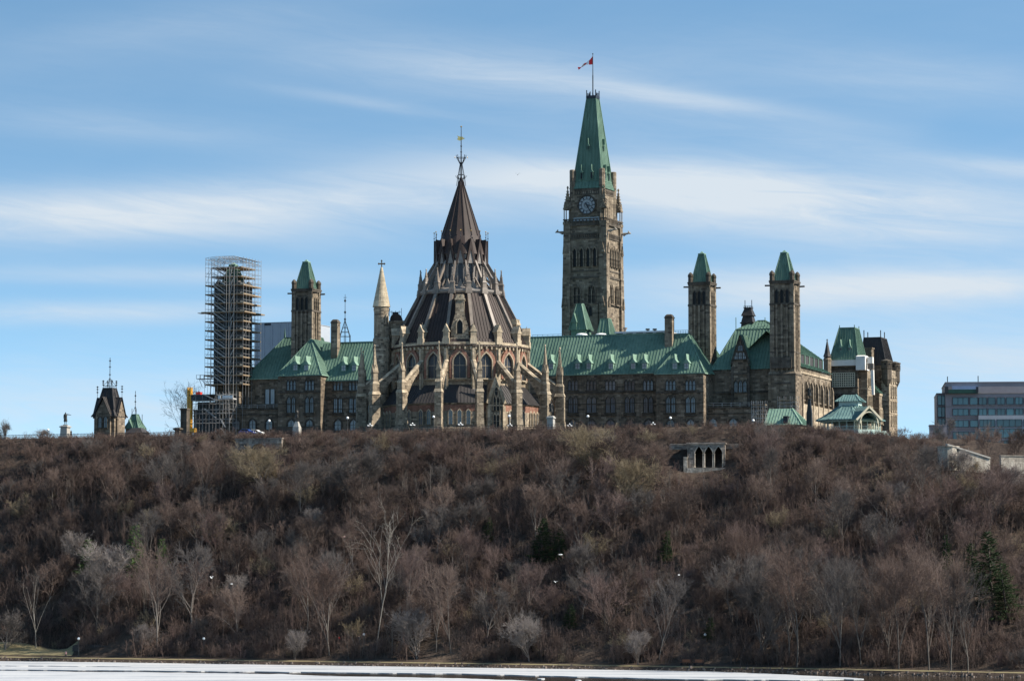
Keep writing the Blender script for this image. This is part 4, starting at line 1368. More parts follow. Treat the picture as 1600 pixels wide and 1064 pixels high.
    for k in range(8):
        vv = v0 + (v1 - v0) * k / 7.0; m.box(uW - 2.5, uW - 2.3, vv - 0.3, vv + 0.3, zc0 - 0.3, zc1 - 0.03)
    m.build('clerestory', [MAT['dark_slate'], MAT['green_copper']], T)
    # ---- things on the flat roofs: light rims, vents, roof lights in front of the clock tower
    m = MB()
    uu0, uu1 = FB.u(963, 59, 520), FB.u(1040, 59, 520); zt = FB.z(1000, 517.5, 59)
    m.box(uu0, uu1, 59, 70, zr - 0.1, zt - 0.45)
    m.mi = 1; m.box(uu0 - 0.4, uu1 + 0.2, 58.6, 70.4, zt - 0.45, zt)
    for k in range(5): m.box(uu0 + 2 + k * 3, uu0 + 3 + k * 3, 58.9, 58.998, zr + 0.02, zt - 0.5)
    m.build('roof_monitor', [dk, MAT['white_paint']], T)
    for c, yt in ((976.8, 512), (1012, 513.5), (1023, 513.5)):
        u = FB.u(c, 62, 515); z0 = zt - 0.1; z1 = FB.z(c, yt, 62)
        m = MB(); m.lathe(u, 62, [(0.3, z0), (0.3, z1 - 0.5), (0.62, z1 - 0.45), (0.62, z1)], 10); m.build('roof_vent', MAT['rib_metal'], T)
    for c in (909, 939):
        u = FB.u(c, 60, 522); z1 = FB.z(c, 520.5, 60)
        m = MB(); m.lathe(u, 60, [(1.7, zr - 0.1), (1.7, z1 - 0.5), (1.3, z1 - 0.15), (0.3, z1)], 14); m.build('roof_light', MAT['white_paint'], T)
    def hood(pts, ytop, ybase, vv, name):
        (a0, a1), (b0, b1) = pts
        m = MB(); d = 6.0
        zb, zt_ = FB.z(b0, ybase, vv), FB.z(b0, ytop, vv + 1.5)
        hip_roof(m, FB.u(b0, vv), FB.u(b1, vv), vv, vv + d, zb, zt_, FB.u(a0, vv + 1.5), FB.u(a1, vv + 1.5), vv + 2.0, vv + d - 2.0, 0.8)
        m.box(FB.u(b0, vv) + 0.5, FB.u(b1, vv) - 0.5, vv + 0.5, vv + d - 0.5, zr - 1, zb)
        o = m.build(name, gc, T)
        return o, zb
    o, zb = hood(((900.5, 908), (889, 917)), 475.5, 516, 66, 'steep_copper_turret')
    u = FB.u(897, 66)
    m = MB(); m.box(u - 0.7, u + 0.7, 66.0, 68, zb + 0.3, zb + 2.3); m.ext_y([(u - 0.9, zb + 2.2), (u + 0.9, zb + 2.2), (u, zb + 5.0)], 65.8, 69)
    m.build('dormer', MAT['green_copper'], T)
    hood(((938, 950), (933.5, 953)), 498.5, 523, 66, 'low_copper_turret')
    # roof edge rail
    m = MB()
    for (a, b, y) in ((832, 880, 523.5), (1052, 1075, 516.5)):
        u0_, u1_ = FB.u(a, 60, y), FB.u(b, 60, y); z = FB.z(a, y, 60)
        m.bar((u0_, 60, z), (u1_, 60, z), 0.09); m.bar((u0_, 60, z - 0.5), (u1_, 60, z - 0.5), 0.07)
        for k in range(7): q = u0_ + (u1_ - u0_) * k / 6; m.bar((q, 60, zr - 0.2), (q, 60, z), 0.08)
    m.build('roof_railing', MAT['scaffold_steel'], T)
    return T
PARL = build_parliament()

# ------------------------------------------------------------------ the clock tower
YT = 903.0
CO = at(927.5, 668, YT); CO.z = GZ
FC = Frame(CO, R(23))
def build_clock_tower():
    T = frame_thing(FC, 'clock_tower', 'tall square stone clock tower with tapering green copper roof rising behind the long roof', 'clock tower')
    st, tr, dk = MAT['tower_stone'], MAT['trim_stone'], MAT['dark_trim_stone']
    kk = YT / FPX
    def z(y, dv=-6.5): return FC.z(927, y, dv)
    wb, wm, wc = 14.7, 14.1, 10.6
    z0, z1, z2, z3, z4 = -2, z(433), z(349), z(293), z(152, 0)
    m = MB()
    m.mi = 0
    m.taper(0, 0, wb - 1.4, wb - 1.4, z0, wb - 1.6, wb - 1.6, z1)
    m.taper(0, 0, wm - 1.3, wm - 1.3, z1, wm - 1.5, wm - 1.5, z2)
    for sx in (-1, 1):
        for sy in (-1, 1):
            a = wb / 2 - 1.35
            m.taper(sx * a, sy * a, 2.9, 2.9, z0, 2.6, 2.6, z(474)); m.taper(sx * (a - 0.05), sy * (a - 0.05), 2.55, 2.55, z(474), 2.4, 2.4, z1)
            b = wm / 2 - 1.2
            m.taper(sx * b, sy * b, 2.5, 2.5, z1, 2.3, 2.3, z(390)); m.taper(sx * b, sy * b, 2.25, 2.25, z(390), 2.1, 2.1, z2)
            # gablets at each set-off
            for (zz, e, o_) in ((z(474), 1.55, a), (z(390), 1.35, b)):
                for (dx, dy) in ((0, sy), (sx, 0)):
                    cx, cy = sx * o_, sy * o_
                    if dx == 0: m.ext_y([(cx - 0.7, zz - 1.0), (cx + 0.7, zz - 1.0), (cx, zz + 2.0)], cy + dy * e - 0.18, cy + dy * e + 0.18)
                    else: m.ext_x([(cy - 0.7, zz - 1.0), (cy + 0.7, zz - 1.0), (cy, zz + 2.0)], cx + dx * e - 0.18, cx + dx * e + 0.18)
    m.mi = 1
    for (zz, w, t_) in ((z1 - 0.3, wb - 1.1, 0.6), (z(400 + 24), wm - 1.0, 0.4), (z(373), wm - 1.0, 0.5), (z(366), wm - 0.8, 0.4), (z2 - 0.6, wm - 0.3, 0.9), (z(477), wb - 0.9, 0.5)):
        m.box(-w / 2, w / 2, -w / 2, w / 2, zz, zz + t_)
    h = wm / 2 - 0.66
    for k in range(13):          # corbel teeth under the balcony
        c = -4.2 + k * 0.7
        for s in (-1, 1):
            m.box(c - 0.18, c + 0.18, s * h - 0.25, s * h + 0.25, z(373) + 0.5, z(366) + 0.05)
            m.box(s * h - 0.25, s * h + 0.25, c - 0.18, c + 0.18, z(373) + 0.5, z(366) + 0.05)
    m.build('shaft', [st, dk], T)
    def both(fn):
        fn(0.0); fn(math.pi / 2)
    def facewin(c, off, zz, w, hgt, lights, kind, rz, **kw):
        if rz == 0: x, y = c, -off
        else: x, y = off, c
        window(T, x, y, zz, w, hgt, lights, kind, kw.pop('frame', st), kw.pop('pane', MAT['dark_glass']), rz=rz, **kw)
    off = wm / 2 - 0.60
    for rz in (0.0, math.pi / 2):
        for c in (-3.35, -1.15, 0.95, 3.1):
            facewin(c, off, z(416), 1.05, z(387) - z(416), 1, 'tall', rz, t=0.3, dep=0.45, mull=False, sill=False, name='belfry_opening')
        for c in (-2.5, 2.2):
            facewin(c, wb / 2 - 0.64, z(474), 2.4, z(447) - z(474), 2, 'arch', rz, t=0.3, dep=0.4, name='belfry_window')
    m = MB(); of = wb / 2 - 0.7
    m.box(-3.6, 4.2, -of - 0.3, -of + 0.4, -2, z(476)); m.build('tall_panel', MAT['tower_stone'], T)
    window(T, 1.3, -of - 0.3, z(494), 2.2, 2.8, 2, 'arch', dk, MAT['dark_glass'], t=0.2, dep=0.2, mull=False, sill=False)
    # --- clock stage
    m = MB(); hc = wc / 2
    m.mi = 0
    m.box(-hc + 0.25, hc - 0.25, -hc + 0.25, hc - 0.25, z2, z3)
    for sx in (-1, 1):
        for sy in (-1, 1): m.lathe(sx * (hc - 0.55), sy * (hc - 0.55), [(0.95, z2), (0.90, z3), (0.92, z(264)), (0.75, z(264) + 0.25)], 8, R(22.5))
    m.mi = 1
    m.box(-hc + 0.1, hc - 0.1, -hc + 0.1, hc - 0.1, z3 - 0.7, z3 - 0.05)
    m.box(-hc + 0.12, hc - 0.12, -hc + 0.12, hc - 0.12, z3 - 1.9, z3 - 1.6)
    for k in range(11):
        c = -3.8 + k * 0.76
        for s in (-1, 1):
            m.box(c - 0.16, c + 0.16, s * (hc - 0.2) - 0.1, s * (hc - 0.2) + 0.1, z3 - 1.6, z3 - 0.7); m.box(s * (hc - 0.2) - 0.1, s * (hc - 0.2) + 0.1, c - 0.16, c + 0.16, z3 - 1.6, z3 - 0.7)
    m.build('clock_stage', [st, dk], T)
    # balcony with pierced parapet
    m = MB(); wbal = wm / 2 - 0.1
    zb0, zb1 = z2 + 0.3, z(341)
    m.box(-wbal, wbal, -wbal, wbal, z2, zb0)
    for s in (-1, 1):
        m.box(-wbal, wbal, s * wbal - 0.15, s * wbal + 0.15, zb1 - 0.3, zb1); m.box(s * wbal - 0.15, s * wbal + 0.15, -wbal + 0.15, wbal - 0.15, zb1 - 0.3, zb1)
        for k in range(12):
            c = -wbal + 0.7 + k * (2 * wbal - 1.4) / 11
            m.box(c - 0.16, c + 0.16, s * wbal - 0.12, s * wbal + 0.12, zb0, zb1 - 0.3); m.box(s * wbal - 0.12, s * wbal + 0.12, c - 0.16, c + 0.16, zb0, zb1 - 0.3)
    m.build('balcony', MAT['dark_trim_stone'], T)
    m = MB()
    for k in range(9):
        c = -3.6 + k * 0.9
        m.bar((c, -hc - 0.3, zb1), (c, -hc - 0.3, z(338.5)), 0.14)
    m.box(-4.2, 4.2, -hc - 0.38, -hc - 0.25, z(340.5), z(339)); m.box(-4.2, 4.2, -hc - 0.35, -hc - 0.28, z(344), z(340.8))
    m.build('balcony_glazing', MAT['pale_glass'], T)
    # --- clock faces
    rd = 14.2 * kk
    zc = FC.z(923, 320, -hc)
    for rz in (0.0,):
        m = MB()
        for i in range(32):
            a0, a1 = 2 * math.pi * i / 32, 2 * math.pi * (i + 1) / 32
            p = lambda r, a, y: (r * math.sin(a), y, r * math.cos(a))
            m.frus([p(rd, a0, 0.1), p(rd, a1, 0.1), p(rd, a1, -0.4), p(rd, a0, -0.4)], [p(rd * 1.13, a0, 0.1), p(rd * 1.13, a1, 0.1), p(rd * 1.13, a1, -0.4), p(rd * 1.13, a0, -0.4)])
        x, y = (0, -hc + 0.25) if rz == 0 else (hc - 0.25, 0)
        ck = m.build('clock', dk, T, (x, y, zc), rz)
        m = MB(); m.poly([(rd * math.sin(a), -0.10, rd * math.cos(a)) for a in np.linspace(0, 2 * math.pi, 33)[:-1]]); m.build('clock_dial', MAT['clock_glass'], ck)
        m = MB()
        for i in range(12):
            a = 2 * math.pi * i / 12
            m.bar((rd * 0.68 * math.sin(a), -0.17, rd * 0.68 * math.cos(a)), (rd * 0.96 * math.sin(a), -0.17, rd * 0.96 * math.cos(a)), 0.10, 0.30 if False else 0.30)
            b = a + math.pi / 12
        for rr in (0.64, 0.97, 0.30):
            for i in range(24):
                a, b = 2 * math.pi * i / 24, 2 * math.pi * (i + 1) / 24
                m.bar((rd * rr * math.sin(a), -0.15, rd * rr * math.cos(a)), (rd * rr * math.sin(b), -0.15, rd * rr * math.cos(b)), 0.10)
        m.build('hour_marks', MAT['iron'], ck)
        m = MB()
        ah, am = R(102), R(150)          # twenty-five past three
        m.bar((-0.3 * math.sin(ah), -0.26, -0.3 * math.cos(ah)), (rd * 0.58 * math.sin(ah), -0.26, rd * 0.58 * math.cos(ah)), 0.34, 0.34, w2=0.16)
        m.build('hour_hand', MAT['iron'], ck)
        m = MB()
        m.bar((-0.6 * math.sin(am), -0.36, -0.6 * math.cos(am)), (rd * 0.9 * math.sin(am), -0.36, rd * 0.9 * math.cos(am)), 0.32, 0.32, w2=0.12)
        m.build('minute_hand', MAT['iron'], ck)
    # --- open corner pinnacles
    zp0, zp1, zp2, zp3 = z(349), z(345), z(326), z(291)
    m = MB()
    m.box(-1.15, 1.15, -1.15, 1.15, zp0 - 0.1, zp1)
    for sx in (-1, 0, 1):
        for sy in (-1, 0, 1):
            if sx or sy:
                if abs(sx) + abs(sy) == 2: m.lathe(sx * 0.82, sy * 0.82, [(0.17, zp1), (0.15, zp2)], 6)
    m.box(-1.1, 1.1, -1.1, 1.1, zp2, zp2 + 0.5)
    for s in (-1, 1):
        m.ext_y([(-0.95, zp2 + 0.5), (0.95, zp2 + 0.5), (0, zp2 + 2.6)], s * 0.85 - 0.2, s * 0.85 + 0.2); m.ext_x([(-0.95, zp2 + 0.5), (0.95, zp2 + 0.5), (0, zp2 + 2.6)], s * 0.85 - 0.2, s * 0.85 + 0.2)
    m.taper(0, 0, 1.7, 1.7, zp2 + 0.5, 0.2, 0.2, zp3 - 0.4)
    for k in range(6):
        q = k / 6; w = 1.7 * (1 - q) + 0.2 * q; zz = zp2 + 1.2 + (zp3 - zp2 - 1.6) * q
        m.box(-w / 2 - 0.12, w / 2 + 0.12, -w / 2 - 0.12, w / 2 + 0.12, zz, zz + 0.22)
    m.lathe(0, 0, [(0.08, zp3 - 0.6), (0.34, zp3 - 0.1), (0.30, zp3 + 0.2), (0.05, zp3 + 0.5)], 8)
    first = None
    a = wm / 2 - 1.15
    for sx in (-1, 1):
        for sy in (-1, 1):
            if first is None: first = m.build('corner_pinnacle', MAT['tower_stone'], T, (sx * a, sy * a, 0))
            else: inst(first.data, 'corner_pinnacle', T, (sx * a, sy * a, 0))
    # gargoyles: beasts leaning out from the corners
    zg = z(361)
    m = MB()
    m.bar((0, 0, 0), (1.6, 0, 0.1), 0.7, 0.8, n=6); m.bar((1.5, 0, 0.12), (2.5, 0, 0.28), 0.55, 0.6, n=6, w2=0.42)
    m.lathe(2.65, 0, [(0.1, 0.0), (0.42, 0.18), (0.44, 0.42), (0.15, 0.65)], 8); m.bar((2.8, 0, 0.22), (3.2, 0, 0.12), 0.34, 0.3, n=6)
    for s in (-1, 1): m.bar((2.5, s * 0.2, 0.55), (2.4, s * 0.3, 0.95), 0.16, 0.16); m.bar((0.7, s * 0.3, 0), (1.1, s * 0.34, -0.55), 0.22, 0.22)
    gm = m.mesh('gargoyle', MAT['pale_wall_stone'])
    b = wm / 2 - 0.25
    for (x, y, r) in ((-b, -b + 1.1, math.pi), (-b, b - 1.1, math.pi), (b, b - 1.1, 0), (b, -b + 1.1, 0)):
        inst(gm, 'gargoyle', T, (x, y, zg), r)
    # --- tapering copper roof
    m = MB(); e0 = hc + 0.15; t0 = 1.35
    z3b = z(291)
    zf = z3b + 2.0
    hip_roof(m, -e0, e0, -e0, e0, z3 - 0.02, zf, -e0 + 0.95, e0 - 0.95, -e0 + 0.95, e0 - 0.95, 1.0)
    hip_roof(m, -e0 + 0.95, e0 - 0.95, -e0 + 0.95, e0 - 0.95, zf + 0.19, z4, -t0, t0, -t0, t0, 1.0)
    rf = m.build('roof', MAT['green_copper'], T)
    def small_dormer(c, zz, w, h, rz):
        q = (zz - zf) / (z4 - zf); e = (e0 - 0.95) * (1 - q) + t0 * q
        m = MB()
        m.box(-w / 2, w / 2, -0.35, 1.0, 0, h); m.ext_y([(-w / 2 - 0.2, h), (w / 2 + 0.2, h), (0.1, h + 0.7), (0, h + 2.4), (-0.1, h + 0.7)], -0.5, 1.2)
        x, y = (c, -e) if rz == 0 else (e, c)
        d = m.build('dormer', MAT['green_copper'], T, (x, y, zz), rz)
        p = MB(); p.poly([(-w / 2 + 0.12, -0.37, 0.1), (w / 2 - 0.12, -0.37, 0.1), (w / 2 - 0.12, -0.37, h - 0.1), (-w / 2 + 0.12, -0.37, h - 0.1)]); p.build('pane', MAT['dark_glass'], d)
    for rz in (0.0, math.pi / 2):
        small_dormer(-1.9, z(278), 0.85, 2.0, rz); small_dormer(1.4, z(278), 0.85, 2.0, rz); small_dormer(-0.1, z(232), 0.6, 1.2, rz)
    m = MB()
    m.box(-t0 - 0.25, t0 + 0.25, -t0 - 0.25, t0 + 0.25, z4 - 0.6, z4 + 0.25)
    for s in (-1, 1):
        for k in (-1, -0.33, 0.33, 1):
            hgt = (142 if abs(k) == 1 else 146)
            m.bar((k * (t0 + 0.1), s * (t0 + 0.1), z4 + 0.2), (k * (t0 + 0.1), s * (t0 + 0.1), z(hgt, 0)), 0.22); m.bar((s * (t0 + 0.1), k * (t0 + 0.1), z4 + 0.2), (s * (t0 + 0.1), k * (t0 + 0.1), z(hgt, 0)), 0.22)
    m.build('roof_cresting', MAT['iron'], rf)
    m = MB(); zt = z(85.5, 0)
    m.bar((0, 0, z4), (0, 0, z(118, 0)), 0.34, n=8); m.bar((0, 0, z(118, 0)), (0, 0, zt), 0.26, n=8, w2=0.16); m.lathe(0, 0, [(0.05, zt - 0.1), (0.22, zt + 0.15), (0.05, zt + 0.4)], 8)
    m.build('flagpole', MAT['lamp_post'], T)
    # --- flag: red, white, red with a red leaf, drooping out to the left in a light wind
    bm = MB()
    ztop = z(88.5, 0); hgt = z(88.5, 0) - z(101, 0)
    nu, nv = 28, 12
    def fp(a, b):           # a along the fly 0..1, b down the hoist 0..1
        sag = 3.6 * a ** 0.9
        narrow = 1 - 0.62 * a ** 0.8
        x = -4.6 * a - 0.12
        zz = ztop - sag * (0.55 + 0.45 * (1 - b)) - b * hgt * narrow - 0.25 * math.sin(a * 7 + b * 2) * a
        y = 0.45 * math.sin(a * 9 + b * 1.5) * (0.3 + a)
        return (x, y, zz)
    for i in range(nu):
        for j in range(nv):
            a0, a1, b0, b1 = i / nu, (i + 1) / nu, j / nv, (j + 1) / nv
            am_, bm_ = (a0 + a1) / 2, (b0 + b1) / 2
            white = 0.25 < am_ < 0.75
            lx, ly = (am_ - 0.5) / 0.17, (bm_ - 0.48) / 0.36
            leaf = white and (abs(lx) + abs(ly) < 1.0 or (abs(lx) < 0.15 and 0 < ly < 1.2))
            bm.mi = 1 if (white and not leaf) else 0
            bm.poly([fp(a0, b0), fp(a1, b0), fp(a1, b1), fp(a0, b1)])
    fl = bm.mesh('flag', [MAT['flag_red'], MAT['flag_white']])
    o = inst(fl, 'flag', None, FC.o, -FC.th)
    sm = o.modifiers.new('cloth', 'SOLIDIFY'); sm.thickness = 0.03
    tag(o, 'red and white maple leaf flag flying from the pole on top of the clock tower', 'flag')
    return T
CLOCK = build_clock_tower()
# ------------------------------------------------------------------ scaffolding round the left tower
def scaffold_mesh(nx, ny, sx, sy, levels, z0, zt_, inner=None, tw=0.075, skip=None):
    m = MB()
    xs = [-sx / 2 + sx * i / nx for i in range(nx + 1)]; ys = [-sy / 2 + sy * j / ny for j in range(ny + 1)]
    rng = random.Random(2)
    def inside(x, y): return inner and abs(x) < inner - 0.1 and abs(y) < inner - 0.1
    for x in xs:
        for y in ys:
            if inside(x, y): continue
            m.bar((x, y, z0), (x, y, zt_(x, y)), tw, n=4)
    for z in levels:
        for dz in (0, 1.05):
            for x in xs:
                for a, b in zip(ys[:-1], ys[1:]):
                    if inside(x, (a + b) / 2) or z + dz > zt_(x, a): continue
                    m.bar((x, a, z + dz), (x, b, z + dz), tw * 0.8, n=4)
            for y in ys:
                for a, b in zip(xs[:-1], xs[1:]):
                    if inside((a + b) / 2, y) or z + dz > zt_(a, y): continue
                    m.bar((a, y, z + dz), (b, y, z + dz), tw * 0.8, n=4)
    for k, z in enumerate(levels[:-1]):
        dz = levels[k + 1] - z
        for (y, s) in ((ys[0], 1), (ys[-1], -1)):
            i = (k * 2) % nx
            m.bar((xs[i], y, z), (xs[i + 1], y, z + dz), tw * 0.8)
        i = (k + 1) % ny
        m.bar((xs[-1], ys[i], z), (xs[-1], ys[i + 1], z + dz), tw * 0.8); m.bar((xs[0], ys[i], z), (xs[0], ys[i + 1], z + dz), tw * 0.8)
    return m
def build_scaffold():
    v = 52.0
    u0, u1 = FB.u(336.5, v, 520), FB.u(374, v, 520); w = u1 - u0
    c = FB.o + FB.U * ((u0 + u1) / 2) + FB.V * (v + w / 2)
    fr = Frame(c, TH)
    T = frame_thing(fr, 'tower_scaffold', 'grey tube scaffolding with plank decks wrapped round the leftmost tower', 'scaffolding')
    zz = lambda y, dv=-7: fr.z(362, y, dv)
    S = w + 4.6
    lv = [zz(y) for y in np.arange(600, 416, -14.1)]
    ztop = zz(401)
    m = scaffold_mesh(6, 6, S, S, lv + [zz(409)], -2, lambda x, y: ztop, inner=w / 2 + 0.4)
    m.build('scaffold_frame', MAT['scaffold_steel'], T)
    for k, z in enumerate(lv):
        m = MB(); e = S / 2 + (0.9 if k in (8,) else 0.05); i = w / 2 + 0.35
        if k >= len(lv) - 2: e = S / 2 - 1.4; i = w / 2 - 2.2
        m.box(-e - (1.2 if k == 8 else 0), e, -e, -i, z - 0.16, z - 0.02); m.box(-e, e, i, e, z - 0.16, z - 0.02)
        m.box(-e, -i, -i + 0.002, i - 0.002, z - 0.16, z - 0.02); m.box(i, e, -i + 0.002, i - 0.002, z - 0.16, z - 0.02)
        for s in (-1, 1):
            m.box(-e, e, s * e - 0.03, s * e + 0.03, z - 0.018, z + 0.2); m.box(s * e - 0.03, s * e + 0.03, -e + 0.04, e - 0.04, z - 0.018, z + 0.2)
        m.build('deck', MAT['plank'], T)
    # stair flights climbing the front
    m = MB()
    for k in range(len(lv) - 1):
        z, z2 = lv[k], lv[k + 1]
        y = -S / 2 - 0.55
        a, b = (-3.4, 0.6) if k % 2 == 0 else (-3.4, 0.6)
        for dy in (-0.32, 0.32): m.bar((b, y + dy, z), (a, y + dy, z2), 0.13, 0.3); m.bar((b, y + dy, z + 1), (a, y + dy, z2 + 1), 0.07)
        for q in range(9): f = q / 9; m.box(b + (a - b) * f - 0.2, b + (a - b) * f + 0.2, y - 0.3, y + 0.3, z + (z2 - z) * f, z + (z2 - z) * f + 0.05)
        y2 = -S / 2 - 0.1
        m.bar((2.0, y2, z), (3.4 if k % 2 else 2.6, y2, z2), 0.2)
    for x in (-3.9, 1.1, 2.0, 3.6): m.bar((x, -S / 2 - 0.9, -2), (x, -S / 2 - 0.9, lv[-1]), 0.12)
    m.build('stair', MAT['scaffold_steel'], T)
    # light roof frame over the top
    m = MB(); zr = zz(399.3)
    e = S / 2
    for k in range(6):
        q = -e * 0.9 + e * 1.8 * k / 5
        pts = [(-e, ztop), (-e * 0.55, zr), (e * 0.45, zr), (e, ztop - 0.8)]
        for (a, b), (c_, d) in zip(pts[:-1], pts[1:]):
            m.bar((a, q, b), (c_, q, d), 0.085); m.bar((a, q, b - 0.9), (c_, q, d - 0.9), 0.07)
            for j in range(4): f = j / 4; x = a + (c_ - a) * f; z = b + (d - b) * f; m.bar((x, q, z), (x, q, z - 0.9), 0.06)
    for x in np.linspace(-e * 0.55, e * 0.45, 7): m.bar((x, -e * 0.9, zr), (x, e * 0.9, zr), 0.07)
    m.build('roof_frame', MAT['scaffold_steel'], T)
    # dark safety netting hung against the tower, and the copper tip that shows above the top deck
    m = MB(); h = w / 2 + 0.3
    t_ = 0.06
    zt = zz(440)
    for (x0, x1, y0, y1) in ((-h, h, -h - t_, -h), (-h, h, h, h + t_), (-h - t_, -h, -h, h), (h, h + t_, -h, h)): m.box(x0, x1, y0, y1, zz(600), zt)
    m.build('safety_netting', MAT['netting'], T)
    # lower scaffold beside it, in front of the wall
    l0 = FB.u(301, 44, 640); l1 = FB.u(364, 44, 640)
    c2 = FB.o + FB.U * ((l0 + l1) / 2) + FB.V * 44
    f2 = Frame(c2, TH)
    T2 = frame_thing(f2, 'access_scaffold', 'low tube scaffold with dark deck and ladder beside the yellow hoist mast', 'scaffolding')
    W2 = l1 - l0; z2 = lambda y: f2.z(332, y, -2.5)
    lv2 = [-0.5, z2(660), z2(645), z2(630), z2(616)]
    scaffold_mesh(6, 2, W2, 5.0, lv2, -2, lambda x, y: z2(612)).build('scaffold_frame', MAT['scaffold_steel'], T2)
    m = MB(); m.box(-W2 / 2, W2 * 0.18, -2.6, 2.6, z2(616) - 0.25, z2(616)); m.box(-W2 / 2, -W2 / 2 + W2 * 0.45, -2.4, 2.6, z2(625), z2(616) - 0.252); m.build('deck', MAT['netting'], T2)
    m = MB(); m.box(-W2 / 2 + 0.3, W2 * 0.1, 2.62, 2.7, -2, z2(626)); m.build('netting_screen', MAT['netting'], T2)
    m = MB(); m.box(W2 * 0.25, W2 * 0.62, -3.4, -1.0, z2(624), z2(623)); m.box(W2 * 0.25, W2 * 0.32, -3.45, -3.35, z2(623), z2(618.5)); m.box(W2 * 0.36, W2 * 0.62, -3.45, -3.35, z2(622.5), z2(618.5)); m.build('white_hoarding', MAT['white_paint'], T2)
    m = MB()
    for (a, b, ya, yb) in ((-W2 * 0.12, W2 * 0.22, 616, 627), (-W2 * 0.1, W2 * 0.18, 638, 653), (W2 * 0.3, W2 * 0.42, 655, 668), (W2 * 0.3, W2 * 0.45, 669, 681)):
        for d in (-0.3, 0.3): m.bar((a, -2.9 + d, z2(ya)), (b, -2.9 + d, z2(yb)), 0.14, 0.2)
    m.build('ladder', MAT['scaffold_steel'], T2)
    m = MB(); zb = z2(612); m.box(-0.75, 0.75, -0.6, 0.6, 0.02, 0.8); m.box(-0.8, 0.8, -0.65, 0.65, 0.8, 0.9); m.box(-0.3, 0.3, -0.1, 0.1, 0.9, 1.05)
    p = c2 + FB.U * (FB.u(311, 44, 611) - (l0 + l1) / 2)
    o = m.build('red_tool_box', MAT['red_paint'], None, (p.x, p.y, GZ + z2(616) + 0.01), -TH)
    tag(o, 'red site box standing on the deck next to the yellow hoist mast', 'site box')
    # cantilevered lookout deck reaching out to the left
    m = MB(); zq = zz(588); x0 = -S / 2 - 5.2
    m.box(x0, -S / 2, -1.2, 1.2, zq - 0.15, zq); 
    for x in np.linspace(x0, -S / 2, 5):
        for y in (-1.2, 1.2): m.bar((x, y, zq), (x, y, zq + 1.1), 0.1)
    for y in (-1.2, 1.2): m.bar((x0, y, zq + 1.1), (-S / 2, y, zq + 1.1), 0.08); m.bar((x0 + 2.0, y, zq - 2.6), (x0 + 0.9, y, zq - 0.1), 0.12); m.bar((-S / 2, y, zq - 2.8), (x0 + 1.2, y, zq - 0.2), 0.1)
    m.build('side_deck', MAT['scaffold_steel'], T)
    # yellow hoist mast
    u = FB.u(296.5, 42, 640); c3 = FB.o + FB.U * u + FB.V * 42
    f3 = Frame(c3, TH); zt = f3.z(296, 605, 0)
    m = MB()
    for s in (-1, 1):
        for q in (-1, 1): m.bar((s * 0.5, q * 0.5, -2), (s * 0.5, q * 0.5, zt), 0.26)
    n = int((zt + 2) / 0.9)
    for k in range(n):
        z = -2 + k * 0.9
        for s in (-1, 1): m.bar((-0.5, s * 0.5, z), (0.5, s * 0.5, z + 0.9), 0.16); m.bar((s * 0.5, -0.5, z + 0.9), (s * 0.5, 0.5, z), 0.16); m.bar((-0.5, s * 0.5, z), (0.5, s * 0.5, z), 0.16)
    m.box(-0.42, 0.42, -0.42, 0.42, -2, zt - 1)
    o = m.build('hoist_mast', MAT['hoist_yellow'], None, f3.o, -TH)
    tag(o, 'tall yellow lattice hoist mast at the left edge of the scaffolding', 'hoist')
    mb = MB(); mb.box(0.7, 1.9, -0.9, 0.9, f3.z(296, 676, 0), f3.z(296, 669, 0)); mb.build('hoist_cage', MAT['hoist_yellow'], o)
build_scaffold()

